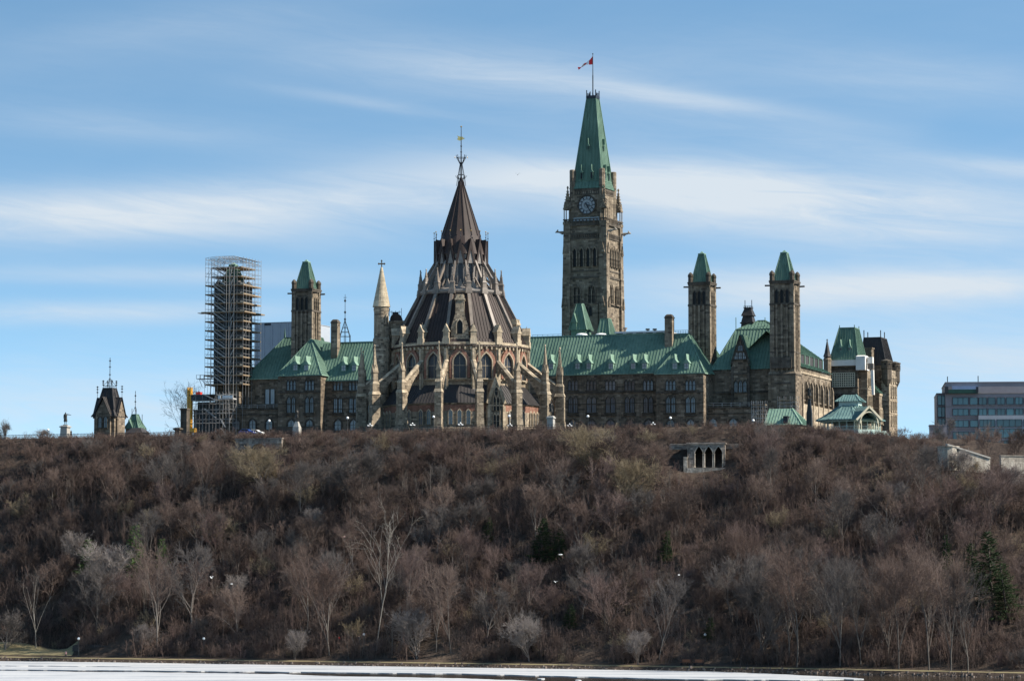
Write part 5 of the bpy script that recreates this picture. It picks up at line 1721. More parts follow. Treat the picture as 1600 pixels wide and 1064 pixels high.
# ------------------------------------------------------------------ neighbouring buildings
def box_building(name, label, cat, px, Y, th=TH, z0=GZ):
    o = at(px, 668, Y); o.z = z0
    fr = Frame(o, th)
    return frame_thing(fr, name, label, cat), fr
def build_west():
    T, fr = box_building('stone_block', 'stone block with green and dark mansard roofs and white sheeting, right of the long building', 'building', 1318, 925)
    st, ts, tr, dk = MAT['wall_stone'], MAT['tower_stone'], MAT['trim_stone'], MAT['dark_trim_stone']
    U = lambda p, v, y=600: fr.u(p, v, y)
    Z = lambda p, y, v: fr.z(p, y, v)
    # green roofed pavilion
    a, b = U(1298.5, 0), U(1340, 0); w = b - a; ze = Z(1318, 562, 0)
    m = MB(); m.box(a, b, 0, 11, -4, ze); m.mi = 1
    for y in (576, 606, 616): m.box(a - 0.1, b + 0.1, -0.25, 11.1, Z(1318, y, 0) - 0.25, Z(1318, y, 0) + 0.25)
    m.build('pavilion_wall', [st, dk], T)
    m = MB(); zt = Z(1323, 512.5, 2.5)
    hip_roof(m, a - 0.3, b + 0.3, -0.3, 11.3, ze - 0.1, zt, U(1311.5, 2.5, 512), U(1335, 2.5, 512), 2.5, 8.5, 0.8)
    for p in (1311.8, 1335): m.bar((U(p, 2.5, 512), 2.5, zt), (U(p, 2.5, 512), 2.5, zt + 0.9), 0.2)
    m.bar((U(1335, 2.5, 512), 8.5, zt), (U(1335, 2.5, 512), 8.5, zt + 0.9), 0.2)
    m.build('green_mansard_roof', MAT['green_copper'], T)
    for p in (1314, 1328):
        z = Z(p, 548, 0.8); dormer(T, U(p, 0.8, 545), 0.5, z, 3.0, 0.7, 0.9, False)
    m = MB(); m.box(a - 0.6, U(1340, -1), -1.0, -0.4, Z(1318, 571.5, -1), Z(1318, 562.5, -1)); m.build('white_sheeting', MAT['tarp'], T)
    c0, c1 = U(1337.5, -2), U(1352, -2)
    m = MB(); z0, z1 = Z(1345, 578, -2), Z(1345, 556.5, -2); m.box(c0, c1, -2, 3.5, z0, z1); m.taper((c0 + c1) / 2, 0.75, c1 - c0, 5.5, z1, (c1 - c0) * 0.7, 4.0, z1 + 0.35); m.build('white_enclosure', MAT['tarp'], T)
    m = MB(); d0, d1 = U(1354, 0), U(1364.5, 0)
    m.box(c1 + 0.002, d1, -0.6, 0.8, Z(1358, 568, 0), Z(1358, 558, 0))
    m.frus([(x, y, Z(1362, 617, 0)) for x, y in ((U(1362.5, 0), -0.5), (U(1366, 0), -0.5), (U(1366, 0), 0.5), (U(1362.5, 0), 0.5))], [(x, y, Z(1362, 578, 0)) for x, y in ((U(1360.5, 0), -0.5), (U(1365.5, 0), -0.5), (U(1365.5, 0), 0.5), (U(1360.5, 0), 0.5))])
    m.mi = 1; m.box(d1 - 1.6, d1 + 0.2, -0.9, 0.6, Z(1358, 577, 0), Z(1358, 568.3, 0)); m.box(d1 - 2.4, d1 - 1.7, -0.85, 0.6, Z(1358, 566, 0), Z(1358, 561, 0))
    m.build('white_duct', [MAT['tarp'], MAT['rib_metal']], T)
    # cream lattice screen
    m = MB(); g0, g1 = U(1301, -0.3), U(1335.5, -0.3); y0, y1 = Z(1318, 604, -0.3), Z(1318, 583, -0.3)
    for k in range(11): x = g0 + (g1 - g0) * k / 10; m.box(x - 0.13, x + 0.13, -0.45, -0.28, y0, y1)
    for k in range(7): z = y0 + (y1 - y0) * k / 6; m.box(g0 - 0.13, g1 + 0.13, -0.5, -0.452, z - 0.13, z + 0.13)
    o = m.build('lattice_screen', MAT['cream_wood'], T)
    m = MB(); m.box(g0, g1, -0.26, -0.003, y0, y1); m.build('pane', MAT['dark_glass'], o)
    for p in (1304, 1312, 1320, 1328):
        z = Z(p, 634, 0); window(T, U(p, 0), 0, z, 1.2, Z(p, 617, 0) - z, 1, 'tall', dk, MAT['dark_glass'], t=0.2, dep=0.3)
    # lit side wing running back
    s1 = b + 2.6
    m = MB(); zs = Z(1352, 578, 2); m.box(a + 1, s1, 2, 9, -4, zs)
    m.mi = 1; m.box(b, s1 + 0.15, 1.9, 9, Z(1352, 607, 2) - 0.25, Z(1352, 607, 2) + 0.25)
    m.build('side_wall', [MAT['library_stone'], tr], T)
    for vv in (3.6, 5.4, 7.2):
        for (ya, yb) in ((636, 617), (604, 590)):
            z = Z(1355, ya, vv); window(T, s1, vv, z, 0.8, Z(1355, yb, vv) - z, 1, 'tall', tr, MAT['dark_glass'], rz=math.pi / 2, t=0.2, dep=0.25)
    vB0, vB1 = 9, fr.v_at(1378, s1 + 2.0, 620)
    zz = Z(1366, 614, 9); m = MB(); m.box(a, s1 + 2.0, vB0, vB1, -4, zz); m.mi = 1; m.box(s1 - 1, s1 + 2.2, vB0, vB1, zz - 0.8, zz - 0.1); m.box(s1 - 1, s1 + 2.1, vB0, vB1, zz - 4.8, zz - 4.4)
    m.build('rear_wall', [MAT['tower_stone'], tr], T)
    m = MB(); m.roof([(s1 + 2.4, vB0, zz), (s1 + 2.4, vB1, zz), (s1 - 3, vB1, zz + 5.5), (s1 - 3, vB0, zz + 5.5)]); m.roof([(s1 + 2.4, vB0, zz), (s1 - 3, vB0, zz + 5.5), (s1 - 8, vB0, zz)]); m.build('rear_roof', MAT['green_copper'], T)
    for k in range(4):
        vv = vB0 + (vB1 - vB0) * (k + 0.5) / 4
        window(T, s1 + 2.0, vv, zz - 9.5, 1.2, 4.6, 1, 'tall', tr, MAT['dark_glass'], rz=math.pi / 2, t=0.3, dep=0.25)
    # dark mansard tower behind
    vd = 22.0
    a2, b2 = U(1346, vd, 560), U(1383, vd, 560)
    ze2 = Z(1368, 571, vd); zt2 = Z(1368, 527, vd)
    m = MB(); m.box(a2, b2, vd, vd + 11, -4, ze2); m.build('rear_tower_wall', st, T)
    m = MB(); hip_roof(m, a2 - 0.3, b2 + 0.3, vd - 0.3, vd + 11.3, ze2, zt2, U(1350, vd + 1.5, 527), U(1376, vd + 1.5, 527), vd + 1.5, vd + 9.5, 0.8)
    for p, y, v in ((1350, 516, vd + 1.5), (1376, 516, vd + 1.5), (1356, 519, vd + 9.5), (1382, 519, vd + 9.5)):
        m.bar((U(p, v, 527), v, zt2), (U(p, v, 527), v, Z(p, y, v)), 0.25)
    m.build('dark_mansard_roof', MAT['dark_slate'], T)
    m = MB(); zc = Z(1357, 543, 18); c0, c1 = U(1349.5, 18, 550), U(1362, 18, 550); m.box(c0, c1, 18, 21, Z(1357, 590, 18), zc - 0.4); m.box(c0 - 0.2, c1 + 0.2, 17.8, 21.2, zc - 0.4, zc); m.build('chimney', ts, T)
    # corner tower with two bartizans
    vt = 16.0
    a3, b3 = U(1377.5, vt), U(1389, vt); dep = fr.v_at(1402, b3, 620)
    zt3 = Z(1384, 577, vt)
    m = MB(); m.box(a3, b3, vt, dep, -6, zt3); m.mi = 1
    for y in (588, 601, 625, 645): z = Z(1384, y, vt); m.box(a3 - 0.12, b3 + 0.12, vt - 0.15, dep + 0.1, z - 0.15, z + 0.15)
    m.build('corner_tower', [MAT['library_stone'], tr], T)
    for k in (0.28, 0.55, 0.8):
        vv = vt + (dep - vt) * k
        for (ya, yb) in ((620, 605), (642, 628), (664, 650), (598, 590)):
            z = Z(1392, ya, vv); window(T, b3, vv, z, 1.0, Z(1392, yb, vv) - z, 1, 'rect', tr, MAT['window_glass'], rz=math.pi / 2, t=0.2, dep=0.2)
    for (cx, cy, yt, lab) in ((b3 - 0.8, vt + 0.5, 570, 1), (b3 - 0.6, dep - 0.4, 575, 2)):
        m = MB(); z1 = zt3 + 2.2
        m.lathe(cx, cy, [(0.3, zt3 - 6), (1.6, zt3 - 3.2), (1.6, zt3), (1.75, zt3 + 0.15), (1.7, z1), (1.9, z1 + 0.2), (1.9, z1 + 0.5), (0.2, z1 + 1.0)], 8, R(22.5))
        o = m.build('bartizan', MAT['dark_trim_stone'], T)
        for aa in (0, 45, 90):
            window(o, cx + 1.56 * math.sin(R(aa)), cy - 1.56 * math.cos(R(aa)), zt3 + 0.5, 0.6, 1.3, 1, 'rect', dk, MAT['dark_glass'], rz=R(aa), t=0.1, dep=0.15, sill=False, mull=False)
    # spirelet on its stone shaft at the left end
    us = U(1293, -2); m = MB(); z = lambda y: Z(1293, y, -2)
    m.lathe(us, -2, [(1.15, -4), (1.15, z(565)), (1.3, z(562)), (1.0, z(559)), (1.0, z(557))], 8, R(22.5)); o = m.build('slim_turret', ts, T)
    m = MB(); m.lathe(us, -2, [(1.3, z(557.5)), (0.9, z(552)), (0.12, z(532)), (0.3, z(531.5)), (0.05, z(529.5))], 8, R(22.5)); m.build('turret_roof', MAT['dark_slate'], o)
build_west()

def build_east():
    T, fr = box_building('gothic_corner_tower', 'dark slate roofed stone tower with iron finials far left of the scaffolding', 'tower', 163, 960)
    U = lambda p, v=0, y=660: fr.u(p, v, y); Z = lambda p, y, v=0: fr.z(p, y, v)
    a, b = U(147), U(178.5); w = b - a; c = (a + b) / 2; ze = Z(163, 651)
    m = MB(); m.box(a, b, 0, w, -8, ze); m.mi = 1; m.box(a - 0.3, b + 0.3, -0.3, w + 0.3, ze - 0.5, ze)
    m.build('wall', [MAT['wall_stone'], MAT['dark_trim_stone']], T)
    z = Z(163, 668); 
    for s in (-1, 1):
        window(T, c + s * 1.0, -0.9, z, 1.2, Z(163, 651) - z, 1, 'tall', MAT['dark_trim_stone'], MAT['window_glass'], t=0.2, dep=0.3)
        window(T, b, w / 2 + s * 1.0, z, 1.2, Z(163, 651) - z, 1, 'tall', MAT['trim_stone'], MAT['dark_glass'], rz=math.pi / 2, t=0.2, dep=0.3)
    # stone gables standing on the front and right, cross roofs behind them
    zg = Z(163, 620); g = w * 0.36
    m = MB(); m.ext_y([(c - g, -4), (c + g, -4), (c + g, ze + 1), (c, zg - 1.0), (c - g, ze + 1)], -0.9, 2)
    m.ext_x([(w / 2 - g, -4), (w / 2 + g, -4), (w / 2 + g, ze + 1), (w / 2, zg - 1.0), (w / 2 - g, ze + 1)], b - 2, b + 0.6)
    m.build('gable', MAT['wall_stone'], T)
    sl = MAT['dark_slate']
    m = MB()
    zt = Z(170, 607, w / 2); t = 1.55
    hip_roof(m, a - 0.7, b + 0.7, -0.7, w + 0.7, ze, ze + 2.2, a + 0.5, b - 0.5, 0.5, w - 0.5, 1.2)
    hip_roof(m, a + 0.5, b - 0.5, 0.5, w - 0.5, ze + 2.2, zt, c - t, c + t, w / 2 - t, w / 2 + t, 1.2)
    e = g + 0.35
    for s in (-1, 1):
        m.roof([(c, -1.3, zg), (c, w / 2, zg), (c + s * e, w / 2, ze + 0.2), (c + s * e, -1.3, ze + 0.2)], 1.2)
        m.roof([(b + 1.0, w / 2, zg), (a - 1.0, w / 2, zg), (a - 1.0, w / 2 + s * e, ze + 0.2), (b + 1.0, w / 2 + s * e, ze + 0.2)], 1.2)
    m.build('roof', sl, T)
    m = MB()
    def finial(x, y, z0, z1, th=0.14):
        m.bar((x, y, z0), (x, y, z1), th, n=6)
        for q in (0.45, 0.7, 0.9):
            zz = z0 + (z1 - z0) * q; m.lathe(x, y, [(0.06, zz - 0.3), (0.32, zz), (0.06, zz + 0.3)], 6); m.bar((x - 0.45, y, zz), (x + 0.45, y, zz), 0.1)
    finial(c, w / 2, zt, Z(172, 559, w / 2), 0.2)
    for s in (-1, 1):
        for q in (-1, 1): finial(c + s * t, w / 2 + q * t, zt, zt + 2.6, 0.12); m.bar((c + s * t, w / 2 + q * t, zt + 0.6), (c, w / 2, zt + 3.4), 0.1)
        m.bar((c - t, w / 2 + s * t, zt + 0.7), (c + t, w / 2 + s * t, zt + 0.7), 0.12); m.bar((c + s * t, w / 2 - t, zt + 0.7), (c + s * t, w / 2 + t, zt + 0.7), 0.12)
    finial(a - 0.8, w / 2, zg, zg + 3.8); finial(b + 0.8, w / 2, zg, zg + 3.8)
    m.build('iron_finials', MAT['iron'], T)
    T, fr = box_building('small_gothic_tower', 'small tower with bright green copper roof beside the dark slate roofed tower', 'tower', 208, 985)
    a, b = U2 = fr.u(196, 0, 670), fr.u(216, 0, 670); w = b - a; c = (a + b) / 2
    ze = fr.z(206, 667, 0); zt = fr.z(206, 648, w / 2)
    m = MB(); m.box(a, b, 0, w, -8, ze); m.build('wall', MAT['wall_stone'], T)
    m = MB(); hip_roof(m, a - 0.4, b + 0.4, -0.4, w + 0.4, ze - 0.6, ze + 2.0, a + 0.9, b - 0.9, 0.9, w - 0.9, 1.0); hip_roof(m, a + 0.9, b - 0.9, 0.9, w - 0.9, ze + 2.0, zt, c - 0.8, c + 0.8, w / 2 - 0.8, w / 2 + 0.8, 1.0)
    m.ext_y([(a + 0.6, ze - 0.5), (c + 0.6, ze - 0.5), (c - w * 0.2, ze + 2.6)], -0.5, 2); m.build('roof', MAT['green_copper'], T)
    m = MB(); finial_z = fr.z(206, 611, w / 2)
    m.bar((c, w / 2, zt), (c, w / 2, finial_z), 0.18, n=6)
    for q in (0.3, 0.55, 0.8): zz = zt + (finial_z - zt) * q; m.lathe(c, w / 2, [(0.06, zz - 0.3), (0.36, zz), (0.06, zz + 0.3)], 6)
    for s in (-1, 1): m.bar((c + s * 0.8, w / 2 - 0.8, zt), (c + s * 0.8, w / 2 - 0.8, zt + 2.0), 0.12); m.bar((c + s * 0.8, w / 2 - 0.8, zt + 0.3), (c, w / 2, zt + 2.6), 0.1)
    m.bar((b + 0.2, w / 2, ze + 1), (b + 0.2, w / 2, ze + 4.2), 0.13); m.build('iron_finials', MAT['iron'], T)
    m = MB(); u0, u1 = fr.u(197, -5, 672), fr.u(221, -5, 672); m.box(u0, u1, -5, 0.5, -8, fr.z(208, 676, -5)); m.taper((u0 + u1) / 2, -2.2, u1 - u0 + 0.6, 6, fr.z(208, 676, -5), (u1 - u0) * 0.6, 2.4, fr.z(208, 668, -5)); m.build('slate_lean_to', MAT['dark_slate'], T)
build_east()

def build_background():
    T, fr = box_building('grey_office_block', 'plain blue grey office block rising behind the leftmost green roof', 'building', 425, 1150, R(20))
    z = lambda y: fr.z(425, y, 0); a, b = fr.u(400, 0, 520), fr.u(475, 0, 520)
    m = MB(); m.box(a, b, 0, 25, -10, z(504.5)); m.box(a - 0.2, b + 0.2, -0.2, 25.2, z(504.5) + 0.002, z(503.7))
    for k in range(7): x = a + (b - a) * k / 6; m.box(x - 0.25, x + 0.25, -0.3, -0.003, -10, z(505))
    m.build('wall', MAT['concrete_panel'], T)
    m = MB(); x0, x1 = fr.u(412, 0, 506), fr.u(425, 0, 506); m.box(x0, x1, -0.25, -0.004, z(508), z(505)); m.build('roof_louvre', MAT['iron'], T)
    # thin lattice spire over the roof
    p = at(539, 530, 905); p.z = GZ + 20
    f = Frame(p, TH); zz = lambda y: f.z(539, y, 0)
    m = MB()
    for i in range(6):
        a = i * math.pi / 3; c, s = math.cos(a), math.sin(a); a2 = a + math.pi / 3; c2, s2 = math.cos(a2), math.sin(a2)
        m.bar((c * 1.75, s * 1.75, 0), (c * 1.75, s * 1.75, zz(524)), 0.14); m.bar((c * 1.75, s * 1.75, zz(526)), (0, 0, zz(500)), 0.13)
        for y in (526, 519, 512): r = 1.75 * (zz(500) - zz(y)) / (zz(500) - zz(526)); m.bar((c * r, s * r, zz(y)), (c2 * r, s2 * r, zz(y)), 0.11)
    m.bar((0, 0, zz(512)), (0, 0, zz(460)), 0.2, n=6, w2=0.12)
    for y in (499, 488, 470): m.lathe(0, 0, [(0.08, zz(y) - 0.5), (0.36, zz(y)), (0.08, zz(y) + 0.5)], 6)
    for y in (465,): m.bar((-0.5, 0, zz(y)), (0.5, 0, zz(y)), 0.12)
    o = m.build('iron_fleche', MAT['iron'], None, p, -TH); tag(o, 'thin iron lattice spire pricking up behind the roof left of the round stone turret', 'spire')
    # modern office building at the far right
    T, fr = box_building('modern_office', 'modern pinkish office building with rows of teal windows at the right edge', 'office building', 1478, 905, R(6))
    Z = lambda y, v=0: fr.z(1500, y, v); U = lambda p, v=0: fr.u(p, v, 650)
    a, b = U(1478), U(1660)
    m = MB(); m.box(a, b, 0, 30, -14, Z(598)); m.box(a - 0.15, b + 0.15, -0.15, 30.1, Z(598) + 0.002, Z(596.7)); m.mi = 1
    for y in (615, 635, 653, 671, 688): m.box(a, b, -0.12, -0.003, Z(y) - 0.08, Z(y) + 0.08)
    m.build('wall', [MAT['pink_panel'], MAT['rib_metal']], T)
    gmat = MAT['teal_glass']
    def strip(p0, p1, y0, y1, n, v=0, name='window', fm='iron'):
        x0, x1 = U(p0, v), U(p1, v); m = MB(); z0, z1 = Z(y1, v), Z(y0, v); c = (x0 + x1) / 2
        ring_y(m, [(x0, z0), (x1, z0), (x1, z1), (x0, z1)], [(x0 - 0.12, z0 - 0.12), (x1 + 0.12, z0 - 0.12), (x1 + 0.12, z1 + 0.12), (x0 - 0.12, z1 + 0.12)], v - 0.28, v + 0.02)
        for k in range(1, n): x = x0 + (x1 - x0) * k / n; m.box(x - 0.06, x + 0.06, v - 0.2, v - 0.06, z0, z1)
        w = m.build(name, MAT[fm], T)
        m = MB()
        for k in range(n): q0, q1 = x0 + (x1 - x0) * k / n, x0 + (x1 - x0) * (k + 1) / n; m.poly([(q0, v - 0.05, z0), (q1, v - 0.05, z0), (q1, v - 0.05, z1), (q0, v - 0.05, z1)])
        m.build('pane', gmat, w)
    cols = [(1489, 1513, 3), (1516, 1527.6, 1), (1530, 1541.5, 2), (1544.5, 1555, 1), (1558.5, 1570, 2), (1573, 1584, 1), (1587, 1598, 2), (1601, 1612, 1), (1615, 1626, 1)]
    for (y0, y1) in ((621.5, 632), (639, 648.8)):
        for (p, q, n) in cols: strip(p, q, y0, y1, n)
    for (y0, y1) in ((657, 667), (675, 686)):
        for (p, q, n) in cols[:2]: strip(p, q, y0, y1, n)
    m = MB(); x0, x1 = U(1528.6), b + 0.4
    m.box(x0, x1, -1.2, -0.002, -14, Z(649.5)); m.build('projecting_bay', MAT['concrete_panel'], T)
    for (p, q) in ((1531, 1554), (1558, 1596), (1600, 1640)):
        strip(p, q, 656, 666.5, 4, -1.2); strip(p, q, 670.5, 684, 4, -1.2); strip(p, q, 689, 700, 4, -1.2)
    a2, b2 = U(1464, 6), U(1478, 6)
    m = MB(); m.box(a2, b2, 6, 28, -14, Z(615, 6)); m.mi = 1; m.box(a2 - 0.1, b2, 5.85, 28, Z(615, 6) + 0.002, Z(614, 6)); m.build('glass_bay_wall', [MAT['pink_panel'], MAT['iron']], T)
    for (y0, y1) in ((618, 632.5), (636, 651), (654, 667)): strip(1465.5, 1471, y0, y1, 1, 6); strip(1472, 1477.3, y0, y1, 1, 6)
    m = MB(); s0, s1 = U(1479.5, -0.6), U(1528.5, -0.6); m.box(s0, s1, -1.4, -0.16, Z(614.5, -1), Z(608.6, -1)); m.mi = 1; m.box(U(1488, -1), s1, -1.1, -0.162, Z(608.4, -1), Z(603, -1)); m.mi = 2; m.box(s0 - 0.6, s0 + 0.5, -1.5, -0.16, Z(615, -1), Z(604, -1)); m.box(s1 - 0.6, s1 + 0.1, -1.5, -1.42, Z(613, -1), Z(604.5, -1))
    m.build('roof_cradle', [MAT['green_panel'], MAT['blue_panel'], MAT['iron']], T)
    m = MB()
    for p, y in ((1481.5, 588), (1529.5, 587.5)): m.bar((U(p), 2, Z(597)), (U(p), 2, Z(y, 2)), 0.25)
    m.build('roof_mast', MAT['iron'], T)
    # low annexe left of it
    T, fr = box_building('low_grey_annexe', 'low grey brown annexe at the left foot of the modern office building', 'building', 1460, 895, R(6))
    a, b = fr.u(1453, 0, 670), fr.u(1479, 0, 670); m = MB(); m.box(a, b, 0, 7, -14, fr.z(1460, 664.5, 0)); m.box(a - 0.2, b + 0.1, -0.2, 7, fr.z(1460, 664.5, 0) + 0.002, fr.z(1460, 663.5, 0)); m.build('wall', MAT['pink_panel'], T)
    m = MB(); x = fr.u(1459, 0, 672); m.poly([(x, -0.02, fr.z(1460, 676, 0)), (x + 2.2, -0.02, fr.z(1460, 676, 0)), (x + 2.2, -0.02, fr.z(1460, 669, 0)), (x, -0.02, fr.z(1460, 669, 0))]); m.build('window', MAT['teal_glass'], T)
build_background()

# ------------------------------------------------------------------ lower green roof and pavilion in front of the right wing
def build_low_hall():
    v = 30.0
    u0, u1 = FB.u(1197, v, 660), FB.u(1256, v, 660); c = FB.o + FB.U * ((u0 + u1) / 2) + FB.V * v; c.z = GZ - 2
    fr = Frame(c, TH); T = frame_thing(fr, 'low_copper_roofed_hall', 'low stone hall with a pale green hipped copper roof in front of the rightmost tower', 'hall')
    a, b = fr.u(1198, 0, 664), fr.u(1251, 0, 664); z = lambda y, vv=0: fr.z(1225, y, vv)
    m = MB(); m.box(a, b, 0, 9, -3, z(664)); m.build('wall', MAT['wall_stone'], T)
    m = MB(); hip_roof(m, a - 0.6, b + 0.6, -0.6, 9.6, z(664), z(638.5, 4.5), fr.u(1203, 4.5, 640), fr.u(1238, 4.5, 640), 4.5, 4.6, 0.8); m.build('roof', MAT['pale_copper'], T)
    m = MB(); x = fr.u(1224, 0, 655); m.box(x, x + 1.2, -0.2, 3, z(663), z(651)); m.box(x - 0.1, x + 1.3, -0.3, 3, z(651), z(650)); m.build('roof_hatch', MAT['iron'], T)
    # light scaffold in front
    for (p0, p1, yt, lab, sc) in ((1176, 1197, 626, 'small tube scaffold standing by the left end of the pale green hipped roof', 1), (1217, 1246, 619, 'tube scaffold on the roof side at the foot of the rightmost tower', 2)):
        vv = 27.0 if sc == 1 else 44.0
        q0, q1 = FB.u(p0, vv, 650), FB.u(p1, vv, 650); c = FB.o + FB.U * ((q0 + q1) / 2) + FB.V * vv; c.z = GZ - 2
        f2 = Frame(c, TH); T2 = frame_thing(f2, 'tube_scaffold', lab, 'scaffolding', 'small scaffolds by the right wing')
        zt = f2.z((p0 + p1) / 2, yt, 0)
        lv = [1.0 + k * 2.0 for k in range(int(zt / 2.0))]
        scaffold_mesh(3, 1, q1 - q0, 2.0, lv, -1, lambda x, y: zt, tw=0.09).build('scaffold_frame', MAT['scaffold_steel'], T2)
        m = MB(); m.box(-(q1 - q0) / 2, (q1 - q0) / 2, -1, 1, zt - 1.2, zt - 1.05); m.build('deck', MAT['plank'], T2)
build_low_hall()
def build_pavilion():
    Y = 770.0; p = at(1329, 668, Y); g = terr(p.x, p.y); p.z = g - 0.3
    fr = Frame(p, R(20)); T = frame_thing(fr, 'garden_pavilion', 'open garden pavilion with two tiered blue green roof and a gabled porch on the hilltop', 'pavilion')
    Z = lambda y, v=0: fr.z(1330, y, v)
    bc = MAT['blue_copper']
    rot = R(22.5) + R(-2)
    ze, zt = Z(655, -6), Z(633.5, -2)
    def P(r, a, z): return (r * math.sin(a), -r * math.cos(a), z)
    m = MB(); r0, r1, rmid = 8.9, 2.8, 7.2; zmid = ze + (zt - ze) * 0.22
    for i in range(8):
        a0, a1 = rot + i * math.pi / 4, rot + (i + 1) * math.pi / 4
        m.roof([P(r0, a0, ze), P(r0, a1, ze), P(rmid, a1, zmid), P(rmid, a0, zmid)], 0.7)
        m.roof([P(rmid, a0, zmid), P(rmid, a1, zmid), P(r1, a1, zt), P(r1, a0, zt)], 0.7)
        m.bar(P(r0, a0, ze + 0.05), P(rmid, a0, zmid + 0.05), 0.22); m.bar(P(rmid, a0, zmid + 0.05), P(r1, a0, zt + 0.05), 0.22)
        m.bar(P(r0, a0, ze - 0.1), P(r0, a1, ze - 0.1), 0.2, 0.25)
    m.build('lower_roof', bc, T)
    m = MB(); z2, z3 = Z(627.5), Z(617)
    m.box(-2.55, 2.55, -2.0, 2.0, zt - 0.6, z2); m.build('lantern_wall', MAT['mint_paint'], T)
    m = MB(); hip_roof(m, -3.3, 3.3, -2.9, 2.9, z2 - 0.05, z3, -1.5, 1.5, -0.1, 0.1, 0.6); m.build('upper_roof', bc, T)
    zf = Z(672, -6)
    m = MB(); m.lathe(0, 0, [(8.1, -1.5), (8.1, zf - 0.2), (8.3, zf - 0.18), (8.3, zf)], 8, rot); m.build('raised_floor', MAT['pale_wall_stone'], T)
    m = MB(); m.lathe(0, 0, [(0.14, 0), (0.12, ze - zf - 0.1)], 8); col = m.mesh('column', MAT['mint_paint'])
    for i in range(8):
        for q in (0.0, 0.33, 0.66):
            a0, a1 = rot + i * math.pi / 4, rot + (i + 1) * math.pi / 4
            A, B = Vector(P(7.6, a0, zf)), Vector(P(7.6, a1, zf)); w = A + (B - A) * q
            inst(col, 'column', T, w)
    m = MB()
    for i in range(8):
        a0, a1 = rot + i * math.pi / 4, rot + (i + 1) * math.pi / 4
        A, B = Vector(P(7.6, a0, 0)), Vector(P(7.6, a1, 0))
        for z in (zf + 0.15, zf + 1.0): m.bar((A.x, A.y, z), (B.x, B.y, z), 0.1)
        for k in range(14): w = A + (B - A) * ((k + 0.5) / 14); m.bar((w.x, w.y, zf + 0.15), (w.x, w.y, zf + 1.0), 0.07)
        m.bar((A.x, A.y, ze - 0.35), (B.x, B.y, ze - 0.35), 0.2, 0.45)
    m.build('balustrade', MAT['mint_paint'], T)
    # gabled porch towards the front right, its ridge pointing at us and to the right
    ap = R(38); hw = 3.1
    zg, zpe = Z(635.5, -8), Z(656.5, -8)
    m = MB()
    for s in (-1, 1):
        m.roof([(0, -11.3, zg), (0, -2.5, zg), (s * (hw + 0.4), -2.5, zpe), (s * (hw + 0.4), -11.3, zpe)], 0.7)
    m.build('porch_roof', bc, T, (0, 0, 0), ap)
    m = MB()
    for s in (-1, 1):
        m.bar((s * (hw + 0.45), -11.4, zpe - 0.1), (0, -11.4, zg - 0.05), 0.3, 0.5)
        for y in (-11.0, -8.4): m.lathe(s * hw * 0.86, y, [(0.2, zf - 2), (0.16, zpe)], 8); m.lathe(s * hw * 0.66, y, [(0.16, zf - 2), (0.13, zpe - 0.2)], 8)
    pts = [(hw * 0.8 * math.cos(q), zpe - 0.9 + 2.9 * math.sin(q)) for q in np.linspace(0, math.pi, 11)]
    for (a, b), (c_, d) in zip(pts[:-1], pts[1:]): m.bar((a, -11.25, b), (c_, -11.25, d), 0.3, 0.25)
    m.build('porch_frame', MAT['cream_wood'], T, (0, 0, 0), ap)
    m = MB(); m.box(-hw, hw, -11.4, -6, -2, zf - 0.05)
    for k in range(4): m.box(hw * 0.2, hw + 1.6, -11.9 - k * 0.4, -11.5 - k * 0.4, -2, zf - 0.4 - k * 0.35)
    m.build('porch_steps', MAT['mint_paint'], T, (0, 0, 0), ap)
build_pavilion()

